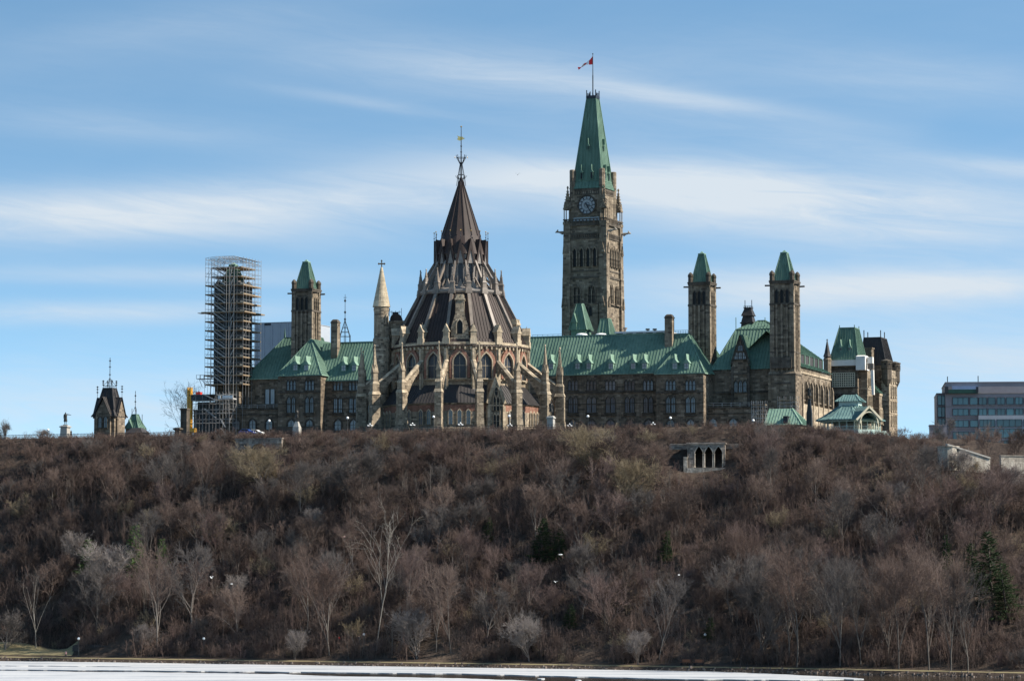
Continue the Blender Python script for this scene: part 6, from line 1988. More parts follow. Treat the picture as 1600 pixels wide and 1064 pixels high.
# ------------------------------------------------------------------ walls on the slope
def build_walls():
    Y = 738.0; p = at(1103, 712, Y); fr = Frame(p, R(6))
    T = frame_thing(fr, 'lookout', 'grey stone lookout with three dark pointed arches set in the top of the slope', 'lookout')
    U = lambda q, v=0, y=712: fr.u(q, v, y); Z = lambda y, v=0: fr.z(1103, y + 3.0, v)
    zt, zb = Z(690.5), Z(731)
    a, b = U(1074), U(1133)
    cs = [U(1092), U(1107.3), U(1122.6)]; zs, zp = Z(727), Z(694.3)
    m = MB(); hw = 12.6 / 2 * Y / FPX
    # front wall cut by three arches: piers, then spandrels above the springing
    edges = [a] + sum([[c - hw, c + hw] for c in cs], []) + [b]
    m.box(a, b, 0, 1.0, zb - 3, zs)
    for i in range(0, len(edges), 2): m.box(edges[i], edges[i + 1], 0, 1.0, zs, zt)
    for c in cs:
        ap = arch_pts(2 * hw, (zp - zs) * 0.62, zp - zs, 7)
        top = [(x + c, z + zs) for x, z in ap if z >= (zp - zs) * 0.62 - 1e-6]
        m.ext_y(top + [(c - hw, zt), (c + hw, zt)], 0.0, 1.0)
    m.mi = 0
    m.box(a - 0.2, b + 0.2, -0.3, 9, zt + 0.002, zt + 0.35)
    m.build('front_wall', [MAT['lookout_stone'], MAT['pale_wall_stone']], T)
    m = MB()
    for c in cs:
        ap = arch_pts(2 * hw, (zp - zs) * 0.62, zp - zs, 7); inn = [(x + c, z + zs) for x, z in ap]; out = [(x * 1.16 + c, zs + z * 1.0 + (0.3 if z > (zp - zs) * 0.5 else 0)) for x, z in ap]
        ring_y(m, inn, out, -0.14, 0.05)
        for s in (-1, 1): m.lathe(c + s * (hw + 0.02), -0.2, [(0.2, zs), (0.14, zs + 0.2), (0.13, zs + 3.0), (0.22, zs + 3.3)], 8)
    m.build('arch_mouldings', MAT['pale_wall_stone'], T)
    m = MB(); m.box(a, a + 0.8, 1.0, 9, zb - 3, zt); m.box(b - 0.8, b, 1.0, 9, zb - 3, zt); m.box(a + 0.8, b - 0.8, 8, 9, zb - 3, zt); m.box(a + 0.8, b - 0.8, 1.0, 8, zb - 3, zs - 0.5); m.build('rear_walls', MAT['lookout_stone'], T)
    m = MB(); m.box(a - 0.3, b + 0.1, -1.2, -0.003, zb - 3.4, zs - 0.2); m.box(a - 0.9, a - 0.003, -1.2, 6, zb - 3, Z(711)); m.build('base_ledge', MAT['pale_wall_stone'], T)
    for (x0, x1, zl, zh, y0) in ((U(1046, 4), a - 0.003, Z(698), zt, 4.0), (b + 0.003, U(1166, 4), Z(697), zt - 0.1, 4.2)):
        m = MB(); m.box(x0, x1, y0, y0 + 1, zl, zh); m.box(x0 + 0.21, x1 - 0.21, y0 - 0.2, y0 + 1.2, zh + 0.002, zh + 0.25); m.build('side_wall', MAT['lookout_stone'], T)
    # terrace wall with a low arch at the left
    Y = 789.0; p = at(403, 690, Y); fr = Frame(p, R(20)); a, b = fr.u(368, 0, 690), fr.u(440, 0, 690); Z = lambda y: fr.z(403, y, 0)
    m = MB(); c = fr.u(404, 0, 690); hw = 1.9
    m.box(a, c - hw, 0, 1, Z(712), Z(686)); m.box(c + hw, b, 0, 1, Z(712), Z(686)); pts = [(c + hw * math.cos(q), Z(700) + (Z(693) - Z(700)) * math.sin(q)) for q in np.linspace(0, math.pi, 9)]
    m.ext_y(pts + [(c - hw, Z(686)), (c + hw, Z(686))], 0, 1); m.mi = 1; m.box(a - 0.2, b + 0.2, -0.2, 1.2, Z(686) + 0.002, Z(684.6))
    o = m.build('terrace_wall', [MAT['lookout_stone'], MAT['lookout_stone']], None, p, -R(20)); tag(o, 'grey stone terrace wall with a low arch just below the hilltop at left', 'wall')
    # dark bank wall by the water at the left
    p = at(160, 1017, 742); fr = Frame(p, R(24)); p.z = 0; fr = Frame(p, R(24)); a, b = fr.u(113, 0, 1017), fr.u(208, 0, 1017); Z = lambda y: fr.z(160, y, 0)
    m = MB(); zt = Z(1007)
    m.ext_y([(a, -1), (b, -1), (b, Z(1021)), (b - 5, Z(1013)), (b - 9, zt), (a + 1, zt), (a, zt - 0.3)], 0, 3.0)
    o = m.build('bank_wall', MAT['dark_slate'], None, p, -R(24)); tag(o, 'low dark retaining wall beside the shore path at the lower left', 'wall')
    # pale stone stair wall with small arches at the right
    Y = 722.0; p = at(1510, 705, Y); fr = Frame(p, R(-14)); U = lambda q: fr.u(q, 0, 705); Z = lambda y: fr.z(1510, y, 0)
    m = MB()
    a, b = U(1480), U(1547); za, zb = Z(696), Z(716.5)
    top = lambda x: za + (zb - za) * (x - a) / (b - a)
    m.ext_y([(U(1498), Z(735)), (b, Z(740)), (b, zb), (U(1498), top(U(1498)))], 0, 0.8)
    m.lathe(U(1487), 2.2, [(2.6, Z(735)), (2.6, Z(698.5)), (2.8, Z(698.2)), (2.8, Z(697))], 14)
    m.mi = 1
    m.frus([(a, -0.25, za + 0.02), (a, 1.0, za + 0.02), (b, 1.0, zb + 0.02), (b, -0.25, zb + 0.02)], [(a, -0.25, za + 0.4), (a, 1.0, za + 0.4), (b, 1.0, zb + 0.4), (b, -0.25, zb + 0.4)])
    o = m.build('stair_wall', [MAT['pale_wall_stone'], MAT['plinth_granite']], None, p, R(14)); tag(o, 'pale stone stair wall with small arches stepping down below the modern office building', 'wall')
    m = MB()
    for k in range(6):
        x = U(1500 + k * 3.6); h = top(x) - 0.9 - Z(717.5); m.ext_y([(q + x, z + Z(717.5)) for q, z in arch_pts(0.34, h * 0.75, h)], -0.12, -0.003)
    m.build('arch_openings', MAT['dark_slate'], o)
    p = at(1585, 718, 735); fr = Frame(p, R(-12)); m = MB(); m.box(fr.u(1564, 0, 718), fr.u(1640, 0, 718), 0, 1, fr.z(1585, 740, 0), fr.z(1585, 712.5, 0)); m.box(fr.u(1563.5, 0, 718), fr.u(1641, 0, 718), -0.15, 1.15, fr.z(1585, 712.5, 0) + 0.002, fr.z(1585, 711.3, 0))
    o = m.build('garden_wall', MAT['pale_wall_stone'], None, p, R(12)); tag(o, 'low pale pinkish wall at the right edge below the office building', 'wall')
build_walls()

# ------------------------------------------------------------------ figures
def skin_figure(pts, edges, name, mat):
    """one continuous body grown over a skeleton: pts = {key: (x, y, z, radius)}"""
    keys = list(pts)
    me = bpy.data.meshes.new(name)
    me.from_pydata([pts[k][:3] for k in keys], [(keys.index(a), keys.index(b)) for a, b in edges], [])
    o = bpy.data.objects.new(name, me); COL.objects.link(o)
    md = o.modifiers.new('skin', 'SKIN')
    md.use_smooth_shade = True
    for i, k in enumerate(keys):
        r = pts[k][3]; me.skin_vertices[0].data[i].radius = (r, r); me.skin_vertices[0].data[i].use_root = (k == 'pelvis')
    s = o.modifiers.new('sub', 'SUBSURF'); s.levels = 1; s.render_levels = 1
    bpy.context.view_layer.update()
    dg = bpy.context.evaluated_depsgraph_get()
    m2 = bpy.data.meshes.new_from_object(o.evaluated_get(dg)); m2.name = name
    bpy.data.objects.remove(o)
    m2.materials.clear(); m2.materials.append(mat)
    return m2
EDG = [('pelvis', 'waist'), ('waist', 'chest'), ('chest', 'neck'), ('neck', 'chin'), ('chin', 'head'), ('head', 'crown'), ('chest', 'sl'), ('sl', 'el'), ('el', 'wl'), ('wl', 'hl'), ('chest', 'sr'), ('sr', 'er'), ('er', 'wr'), ('wr', 'hr'),
       ('pelvis', 'hpl'), ('hpl', 'kl'), ('kl', 'al'), ('al', 'tl'), ('pelvis', 'hpr'), ('hpr', 'kr'), ('kr', 'ar'), ('ar', 'tr')]
def body_pts(pose='stand', coat=1.0):
    p = {'pelvis': (0, 0, 0.94, 0.13 * coat), 'waist': (0, 0, 1.12, 0.125 * coat), 'chest': (0, 0, 1.36, 0.14 * coat), 'neck': (0, -0.01, 1.52, 0.06), 'chin': (0, -0.03, 1.57, 0.075), 'head': (0, -0.02, 1.66, 0.098), 'crown': (0, -0.01, 1.75, 0.06),
         'sl': (-0.19, 0, 1.43, 0.065 * coat), 'el': (-0.25, 0.02, 1.16, 0.048 * coat), 'wl': (-0.24, -0.06, 0.92, 0.036), 'hl': (-0.23, -0.08, 0.82, 0.035),
         'sr': (0.19, 0, 1.43, 0.065 * coat), 'er': (0.25, 0.02, 1.16, 0.048 * coat), 'wr': (0.24, -0.06, 0.92, 0.036), 'hr': (0.23, -0.08, 0.82, 0.035),
         'hpl': (-0.09, 0, 0.88, 0.10), 'kl': (-0.10, -0.02, 0.49, 0.065), 'al': (-0.10, 0.02, 0.09, 0.045), 'tl': (-0.11, -0.15, 0.04, 0.04),
         'hpr': (0.09, 0, 0.88, 0.10), 'kr': (0.10, -0.02, 0.49, 0.065), 'ar': (0.10, 0.02, 0.09, 0.045), 'tr': (0.11, -0.15, 0.04, 0.04)}
    if pose == 'point':
        p.update({'er': (0.46, -0.06, 1.40, 0.05 * coat), 'wr': (0.70, -0.10, 1.36, 0.038), 'hr': (0.82, -0.12, 1.35, 0.034)})
    if pose == 'walk':
        p.update({'kl': (-0.10, -0.22, 0.52, 0.065), 'al': (-0.10, -0.26, 0.11, 0.045), 'tl': (-0.10, -0.42, 0.06, 0.04), 'kr': (0.10, 0.10, 0.50, 0.065), 'ar': (0.10, 0.34, 0.14, 0.045), 'tr': (0.10, 0.22, 0.04, 0.04), 'wl': (-0.25, 0.12, 0.94, 0.036), 'hl': (-0.25, 0.14, 0.85, 0.035), 'wr': (0.24, -0.22, 0.98, 0.036), 'hr': (0.23, -0.28, 0.90, 0.035)})
    if pose == 'fold':
        p.update({'wl': (-0.05, -0.20, 1.14, 0.04), 'hl': (0.04, -0.21, 1.15, 0.036), 'wr': (0.06, -0.22, 1.08, 0.04), 'hr': (-0.03, -0.23, 1.08, 0.036)})
    return p
FIG = {}
def statue_mesh(pose, mat, robe=True):
    k = (pose, mat.name)
    if k not in FIG:
        me = skin_figure(body_pts(pose, 1.15), EDG, 'bronze_figure', mat)
        bm = bmesh.new(); bm.from_mesh(me)
        m = MB(); m.lathe(0, 0.03, [(0.27, 0.42), (0.245, 0.7), (0.20, 1.0), (0.215, 1.3), (0.17, 1.44)], 12)     # frock coat
        m.lathe(0, 0, [(0.34, -0.12), (0.34, 0.0)], 10)
        t = m.mesh('coat', mat); bm.from_mesh(t); bm.to_mesh(me); bm.free(); FIG[k] = me
    return FIG[k]
def monument(px, ytop, yfoot, ybase, Y, hw, label, pose='stand', plinth='plinth_granite', turn=0.0, steps=True, shape='block'):
    p = at(px, ybase, Y); fr = Frame(p, 0.0)
    T = thing('statue', label, 'statue', p, 0, None)
    zf, zt = fr.z(px, yfoot, 0), fr.z(px, ytop, 0)
    w = hw * Y / FPX; g = terr(p.x, p.y) - p.z
    m = MB(); b = min(-0.3, g - 0.3)
    if shape == 'block':
        m.taper(0, 0, w * 2.5, w * 2.5, b, w * 2.4, w * 2.4, zf * 0.14); m.taper(0, 0, w * 1.9, w * 1.9, zf * 0.14, w * 1.7, w * 1.7, zf * 0.84)
        m.box(-w * 1.1, w * 1.1, -w * 1.1, w * 1.1, zf * 0.84, zf * 0.92); m.taper(0, 0, w * 1.9, w * 1.9, zf * 0.92, w * 1.5, w * 1.5, zf)
    else:
        m.taper(0, 0, w * 2.4, w * 2.4, b, w * 2.2, w * 2.2, zf * 0.55); m.taper(0, 0, w * 2.0, w * 2.0, zf * 0.55, w * 0.9, w * 0.9, zf)
    m.build('pedestal', MAT[plinth], T, (0, 0, 0), R(-20))
    s = (zt - zf) / 1.8
    inst(statue_mesh(pose, MAT['bronze']), 'bronze_figure', T, (0, 0, zf + 0.1 * s), turn, (s, s, s))
    return T, s
T, s = monument(102, 644.5, 664.5, 684, 842, 6.5, 'dark bronze statue with outstretched arm on a tall pale pedestal at far left', 'point')
inst(statue_mesh('fold', MAT['bronze']), 'side_figure', T, (1.75, -0.9, at(111, 682.5, 842).z - T.location.z), R(40), (1.05, 1.05, 1.05))
monument(464, 640, 658, 678, 792, 4.6, 'dark statue on a white wedge shaped pedestal before the left pavilion', 'fold', shape='wedge', turn=R(30))
monument(861, 627.5, 650, 674, 776, 5.6, 'dark statue on a pale grey pedestal by the right hand library buttresses', 'stand', turn=R(-20))
monument(1098.5, 657, 671, 678, 762, 5.6, 'small dark statue on a low pale block below the hipped pavilion', 'fold', turn=R(15))
monument(1265, 604, 624, 668, 800, 3.6, 'tall dark statue on a dark plinth left of the garden pavilion', 'stand', plinth='bronze', turn=R(-30), shape='wedge')
monument(8.5, 670, 683, 688, 835, 4.0, 'dark statue on a low stone block at the extreme left edge of the hilltop', 'stand', turn=R(60))

def person(px, py, Y, h, label, top, legs, pose, turn):
    p = at(px, py, Y); p.z = terr(p.x, p.y) + 0.03
    k = ('body', pose)
    if k not in FIG: FIG[k] = skin_figure(body_pts(pose), EDG, 'person_body', MAT['skin'])
    T = thing('person', label, 'person', p, turn)
    s = h / 1.8
    b = inst(FIG[k], 'body', T, (0, 0, 0), 0, s)
    bp = body_pts(pose)
    m = MB(); m.lathe(0, 0, [(0.19, 0.84), (0.185, 1.05), (0.20, 1.3), (0.18, 1.44), (0.09, 1.5)], 12)
    for q in 'lr':
        a, e, w = bp['s' + q], bp['e' + q], bp['w' + q]
        m.bar(a[:3], e[:3], 0.17, n=8, w2=0.14); m.bar(e[:3], w[:3], 0.14, n=8, w2=0.11)
    inst(m.mesh('jacket', MAT[top]), 'jacket', T, (0, 0, 0), 0, s)
    m = MB()
    for q in 'lr':
        a, e, w = bp['hp' + q], bp['k' + q], bp['a' + q]
        m.bar((a[0], a[1], 0.92), e[:3], 0.23, n=8, w2=0.17); m.bar(e[:3], w[:3], 0.17, n=8, w2=0.13)
    inst(m.mesh('trousers', MAT[legs]), 'trousers', T, (0, 0, 0), 0, s)
    m = MB(); m.lathe(0, 0.0, [(0.112, 1.62), (0.118, 1.70), (0.09, 1.78), (0.03, 1.81)], 12)
    inst(m.mesh('hair', MAT['hair_brown']), 'hair', T, (0, 0.01, 0), 0, s)
person(103, 1024, 738, 1.75, 'person in a pinkish top walking on the shore path by the dark bank wall', 'cloth_pink', 'cloth_dark', 'walk', R(-80))
person(529.5, 1027, 716, 1.75, 'person in a red jacket on the shore path', 'cloth_red', 'cloth_dark', 'walk', R(80))
person(561, 1027, 714, 1.75, 'person in dark clothes standing under the lamp on the shore path', 'cloth_dark', 'cloth_dark', 'stand', R(30))

# ------------------------------------------------------------------ lamps
def lamp_meshes():
    m = MB(); m.lathe(0, 0, [(0.16, 0), (0.16, 0.3), (0.09, 0.5), (0.075, 1.0)], 10); post = m.mesh('post', MAT['lamp_post'])
    m = MB(); m.lathe(0, 0, [(0.1, -0.32), (0.3, -0.16), (0.36, 0.02), (0.31, 0.2), (0.15, 0.33), (0.02, 0.37)], 14); globe = m.mesh('globe', MAT['lamp_globe'])
    return post, globe
POST, GLOBE = lamp_meshes()
def lamp(px, py, Y, label, cluster=False, group='globe lamps along the hilltop walk', gs=1.0):
    top = at(px, py, Y); g = terr(top.x, top.y)
    T = thing('street_lamp', label, 'lamp', (top.x, top.y, g), 0, group)
    h = top.z - g
    if h < 1.5: h = 1.5
    inst(POST, 'post', T, (0, 0, 0), 0, (1, 1, h - 0.3))
    if cluster:
        m = MB()
        for i in range(4):
            a = i * math.pi / 2 + 0.5; m.bar((0, 0, h - 1.1), (0.62 * math.cos(a), 0.62 * math.sin(a), h - 0.85), 0.08); m.bar((0.62 * math.cos(a), 0.62 * math.sin(a), h - 0.85), (0.62 * math.cos(a), 0.62 * math.sin(a), h - 0.6), 0.08)
            inst(GLOBE, 'globe', T, (0.62 * math.cos(a), 0.62 * math.sin(a), h - 0.42), 0, 0.48 * gs)
        m.build('lamp_arms', MAT['lamp_post'], T)
        inst(GLOBE, 'globe', T, (0, 0, h), 0, 0.58 * gs)
    else:
        inst(GLOBE, 'globe', T, (0, 0, h), 0, gs)
for (px, py, Y, lab) in ((75, 671.5, 838, 'slim white globe lamp left of the pale statue pedestal'), (420.6, 657.5, 797, 'white globe lamp in front of the low range left of the left pavilion'), (543, 653, 790, 'white globe lamp in front of the wall between left pavilion and library'),
                         (677.5, 651.3, 778, 'white globe lamp just left of the front central buttress of the library'), (795.5, 650, 775, 'white globe lamp right of the gabled library porch'), (918.6, 650.5, 770, 'white globe lamp in front of the long range right of the library'),
                         (1047.5, 653, 761, 'white globe lamp in front of the right hipped pavilion'), (1177, 661, 752, 'white globe lamp at the left end of the pale green hipped roof')):
    lamp(px, py, Y, lab)
for (px, py, Y, lab) in ((578, 662.5, 786, 'cluster of small globes on a short post at the left foot of the library'), (644.5, 661.5, 781, 'cluster of small globes under the left library windows'), (719.5, 661, 778, 'cluster of small globes under the middle library windows'),
                         (797, 663.5, 776, 'cluster of small globes at the foot of the porch of the library'), (890, 668.5, 768, 'cluster of small globes right of the statue on the pale grey pedestal'), (1020.5, 674, 760, 'low cluster of small globes left of the right hipped pavilion')):
    lamp(px, py, Y, lab, True, 'clustered globe lamps on the terrace')
for (px, py, Y, lab) in ((123, 997.5, 739, 'shore lamp with yellowish globe in front of the dark bank wall'), (318.5, 997.5, 727, 'shore lamp with white globe, second from the left along the path'), (568.5, 1003.5, 714, 'shore lamp with the person in dark clothes beneath it'),
                         (1102, 1013, 676, 'shore lamp with white globe near the benches'), (1378.5, 1021, 654, 'shore lamp with white globe at the right end of the path')):
    lamp(px, py, Y, lab, False, 'lamps along the shore path', 0.95)

# ------------------------------------------------------------------ railing, post, cars, benches, birds, rocks
def build_small():
    m = MB(); prev = None
    for k, px in enumerate(np.arange(-20, 300, 2.2)):
        d = ray(px, 690); Y = 830.0
        for _ in range(8):
            x = d.x / d.y * Y; Y = crest(x) + 3.0
        x = d.x / d.y * Y; z = terr(x, Y)
        h = 1.5
        m.bar((x, Y, z - 0.2), (x, Y, z + h), 0.09)
        if prev:
            for q in (0.25, h - 0.2): m.bar((prev[0], prev[1], prev[2] + q), (x, Y, z + q), 0.08)
        prev = (x, Y, z)
    o = m.build('iron_fence', MAT['iron']); tag(o, 'dark iron picket fence along the hilltop edge at the left', 'fence')
    # fence of the walk in front of the library
    for (p0, p1, lab) in ((430, 700, 'dark railing along the walk below the left side of the library'), (700, 1060, 'dark railing along the walk from the library to the right hipped pavilion')):
        m = MB(); prev = None
        for px in np.arange(p0, p1 + 1, 4.5):
            d = ray(px, 680); Y = 780.0
            for _ in range(8): x = d.x / d.y * Y; Y = crest(x) + 6.0
            x = d.x / d.y * Y; z = terr(x, Y); m.bar((x, Y, z - 0.2), (x, Y, z + 1.2), 0.09)
            if prev:
                for q in (0.6, 1.15): m.bar((prev[0], prev[1], prev[2] + q), (x, Y, z + q), 0.07)
            prev = (x, Y, z)
        o = m.build('walk_railing', MAT['iron']); tag(o, lab, 'railing')
    p = at(278, 682, 860); f = Frame(p, TH); z = lambda y: f.z(278, y, 0)
    m = MB(); m.taper(0, 0, 1.5, 1.5, -2.5, 1.35, 1.35, z(673)); m.taper(0, 0, 1.35, 1.35, z(673), 2.1, 2.1, z(671)); m.box(-1.1, 1.1, -1.1, 1.1, z(671), z(669)); m.taper(0, 0, 1.6, 1.6, z(669), 1.4, 1.4, z(668))
    o = m.build('stone_post', MAT['dark_trim_stone'], None, p, -TH); tag(o, 'short dark stone post with a flared cap left of the yellow hoist mast', 'post')
    p = at(289, 676, 880); f = Frame(p, TH); m = MB(); zt = f.z(289, 638, 0); m.box(-1.0, 1.0, -1, 1, -3, zt - 0.5); m.box(-1.15, 1.15, -1.15, 1.15, zt - 0.5, zt); m.box(-0.9, 0.9, -0.9, 0.9, zt - 2.4, zt - 0.502)
    o = m.build('brick_pier', MAT['dark_trim_stone'], None, p, -TH); tag(o, 'tall dark brick pier directly left of the yellow hoist mast', 'pier')
    # parked cars by the left range
    def car(px, py, Y, mat, label, turn):
        p = at(px, py, Y); p.z = terr(p.x, p.y)
        T = thing('parked_car', label, 'car', p, turn, 'cars parked on the left terrace')
        m = MB()
        prof = [(-2.1, 0.3), (2.1, 0.3), (2.15, 0.7), (1.9, 0.9), (1.1, 1.0), (0.5, 1.45), (-1.1, 1.5), (-1.8, 1.05), (-2.15, 0.95)]
        m.ext_y(prof, -0.85, 0.85); bo = m.build('body', mat, T); bv = bo.modifiers.new('bevel', 'BEVEL'); bv.width = 0.1; bv.segments = 2
        m = MB()
        for s in (-1, 1):
            m.poly([(0.95, s * 0.856, 1.0), (0.42, s * 0.856, 1.4), (-0.25, s * 0.856, 1.42), (-0.25, s * 0.856, 1.0)]); m.poly([(-0.35, s * 0.856, 1.0), (-0.35, s * 0.856, 1.42), (-1.0, s * 0.856, 1.42), (-1.5, s * 0.856, 1.03)])
        m.build('windows', MAT['dark_glass'], T)
        m = MB(); m.ext_y([(0.33 * math.cos(a), 0.33 * math.sin(a)) for a in np.linspace(0, 2 * math.pi, 15)[:-1]], -0.1, 0.1); w = m.mesh('wheel', MAT['tyre'])
        for x in (-1.35, 1.35):
            for y in (-0.83, 0.83): inst(w, 'wheel', T, (x, y, 0.33))
        m = MB(); m.box(2.1, 2.17, -0.7, -0.4, 0.65, 0.8); hl = m.mesh('headlight', MAT['lamp_globe']); inst(hl, 'headlight', T); inst(hl, 'headlight', T, (0, 1.1, 0))
    car(386, 677, 803, MAT['car_blue'], 'blue car parked below the low range beside the scaffold', R(-20))
    car(400, 676.5, 806, MAT['white_paint'], 'white car parked just right of the blue car', R(-20))
    # benches
    bm_ = MB()
    for k in range(3): bm_.box(-0.9, 0.9, -0.25 + k * 0.17, -0.12 + k * 0.17, 0.43, 0.47)
    seat = bm_.mesh('seat', MAT['bench_wood']); bm_ = MB()
    for k in range(3): bm_.box(-0.9, 0.9, 0.28, 0.33, 0.55 + k * 0.15, 0.66 + k * 0.15)
    back = bm_.mesh('backrest', MAT['bench_wood']); bm_ = MB(); bm_.box(-0.04, 0.04, -0.25, 0.3, 0, 0.43); bm_.box(-0.04, 0.04, 0.24, 0.28, 0.43, 0.98); leg = bm_.mesh('leg', MAT['iron'])
    for px, lab in ((1067, 'orange brown bench by the shore path, the left one of the two'), (1086, 'orange brown bench by the shore path, nearer to the lamp')):
        p = at(px, 1041, 678); p.y = shore(p.x) + 6.5; p.z = terr(p.x, p.y) + 0.02; T = thing('bench', lab, 'bench', p, R(-30), 'benches on the shore path')
        for me, n in ((seat, 'seat'), (back, 'backrest')): inst(me, n, T, (0, 0, 0), 0, 1.25)
        for s in (-0.8, 0.8): inst(leg, 'leg', T, (s * 1.25, 0, 0), 0, 1.25)
    # boulders along the water line: too many to count
    rng = random.Random(8); m = MB()
    for k in range(900):
        x = rng.uniform(-160, 140); d = abs(rng.gauss(0, 0.9)); y = shore(x) + d - 0.2; r = rng.uniform(0.12, 0.36) * (1.5 if rng.random() < 0.12 else 1)
        z = terr(x, y); a = rng.random() * 6
        ring = lambda q, zz: [(x + q * r * (0.8 + 0.4 * rng.random()) * math.cos(a + i * 1.257), y + q * r * (0.8 + 0.4 * rng.random()) * math.sin(a + i * 1.257), zz) for i in range(5)]
        m.frus(ring(1.0, z - 0.15), ring(0.55, z + r * rng.uniform(0.5, 0.9)))
    o = m.build('shore_stones', MAT['rock']); tag(o, 'loose stones along the water line', 'stones', None, 'stuff')
    p = at(193, 1008, 752); p.z = terr(p.x, p.y); m = MB(); rng = random.Random(4)
    for (dx, dy, r) in ((0, 0, 1.2), (1.6, 0.4, 0.9), (-1.2, 0.6, 0.8)): m.frus([(dx + r * (0.8 + 0.4 * rng.random()) * math.cos(i * 0.9), dy + r * math.sin(i * 0.9), -0.5) for i in range(7)], [(dx + 0.6 * r * (0.8 + 0.4 * rng.random()) * math.cos(i * 0.9), dy + 0.6 * r * math.sin(i * 0.9), r * 0.9) for i in range(7)])
    o = m.build('boulders', MAT['rock'], None, p); tag(o, 'grey boulder heap at the right end of the dark bank wall', 'boulder')
    # gulls over the slope, one dark bird in the sky
    def bird(px, py, Y, span, label, mats, turn, up=0.35):
        p = at(px, py, Y); T = thing('gull', label, 'bird', p, turn, None); s = span / 1.3
        m = MB(); prof = [(0.01, -0.34), (0.06, -0.26), (0.10, -0.08), (0.095, 0.08), (0.065, 0.2), (0.06, 0.26), (0.05, 0.31), (0.01, 0.38)]
        bm = MB(); bm.lathe(0, 0, prof, 10); bm.v = [(z, y, -x) for x, y, z in bm.v]
        bm.frus([(-0.30, -0.05, -0.01), (-0.30, 0.05, -0.01), (-0.30, 0.05, 0.02), (-0.30, -0.05, 0.02)], [(-0.5, -0.10, -0.005), (-0.5, 0.10, -0.005), (-0.5, 0.10, 0.01), (-0.5, -0.10, 0.01)])
        inst(bm.mesh('body', mats[0]), 'body', T, (0, 0, 0), 0, s)
        w = MB()
        for (x0, c0, y0, z0), (x1, c1, y1, z1) in (((0.05, 0.22, 0.06, 0.03), (0.08, 0.19, 0.34, 0.03 + up * 0.5)), ((0.08, 0.19, 0.34, 0.03 + up * 0.5), (-0.06, 0.05, 0.68, 0.03 + up * 0.35))):
            w.frus([(x0 - c0, y0, z0), (x0 + 0.04, y0, z0), (x0 + 0.04, y0, z0 + 0.025), (x0 - c0, y0, z0 + 0.015)], [(x1 - c1, y1, z1), (x1 + 0.02, y1, z1), (x1 + 0.02, y1, z1 + 0.015), (x1 - c1, y1, z1 + 0.01)])
        wm = w.mesh('wing', mats[1]); inst(wm, 'wing', T, (0, 0, 0), 0, s); inst(wm, 'wing', T, (0, 0, 0), 0, (s, -s, s))
    wh = (MAT['feather_white'], MAT['feather_white']); dk = (MAT['feather_dark'], MAT['feather_dark'])
    bird(876, 866, 560, 1.35, 'large white gull gliding before the dark evergreen in the middle of the slope', wh, R(10), 0.1)
    bird(868, 909, 640, 1.1, 'small white gull below and left of the large gliding gull', wh, R(70), 0.5)
    bird(330.5, 902.5, 640, 1.1, 'small white gull over the left part of the slope, wings raised', wh, R(60), 0.7)
    bird(362, 912, 640, 1.0, 'small white gull a little right of and below another one on the left slope', wh, R(20), 0.2)
    bird(1061, 898, 640, 0.9, 'small white gull flying over the slope right of the middle', wh, R(30), 0.3)
    bird(809, 273.5, 560, 0.9, 'dark bird in the sky between the library spire and the clock tower', dk, R(85), 0.9)
build_small()
# ------------------------------------------------------------------ trees
def seg_arrays(segs, n=3):
    """tapered prisms for a list of (p, q, r0, r1)"""
    S = np.array([(*a, *b, r0, r1) for a, b, r0, r1 in segs], dtype=np.float64)
    p, q, r0, r1 = S[:, 0:3], S[:, 3:6], S[:, 6], S[:, 7]
    ax = q - p; ln = np.linalg.norm(ax, axis=1, keepdims=True); ax = ax / np.maximum(ln, 1e-6)
    up = np.where(np.abs(ax[:, 2:3]) < 0.9, np.array([[0, 0, 1.0]]), np.array([[0, 1.0, 0]]))
    s = np.cross(ax, up); s /= np.maximum(np.linalg.norm(s, axis=1, keepdims=True), 1e-6)
    t = np.cross(s, ax)
    vs = []
    for k in range(n):
        a = 2 * math.pi * k / n + 0.6
        d = s * math.cos(a) + t * math.sin(a)
        vs.append(p + d * r0[:, None])
    for k in range(n):
        a = 2 * math.pi * k / n + 0.6
        d = s * math.cos(a) + t * math.sin(a)
        vs.append(q + d * r1[:, None])
    V = np.stack(vs, axis=1).reshape(-1, 3)
    m = len(segs); base = (np.arange(m) * 2 * n)[:, None]
    F = []
    for k in range(n):
        j = (k + 1) % n
        F.append(base + np.array([[k, j, n + j, n + k]]))
    return V, np.stack(F, axis=1).reshape(-1, 4)
def mesh_np(name, V, F, mat, smooth=True):
    me = bpy.data.meshes.new(name)
    nv, nf, k = len(V), len(F), F.shape[1]
    me.vertices.add(nv); me.vertices.foreach_set('co', V.astype(np.float32).ravel())
    me.loops.add(nf * k); me.loops.foreach_set('vertex_index', F.astype(np.int32).ravel())
    me.polygons.add(nf); me.polygons.foreach_set('loop_start', np.arange(0, nf * k, k, dtype=np.int32))
    me.polygons.foreach_set('use_smooth', np.full(nf, smooth))
    me.materials.append(mat)
    me.update(calc_edges=True)
    return me
def rot_about(v, ax, a): return Quaternion(ax, a) @ v
def perp(v, rng):
    r = Vector((rng.gauss(0, 1), rng.gauss(0, 1), rng.gauss(0, 1)))
    p = r - v * r.dot(v)
    return p.normalized() if p.length > 1e-4 else Vector((1, 0, 0))
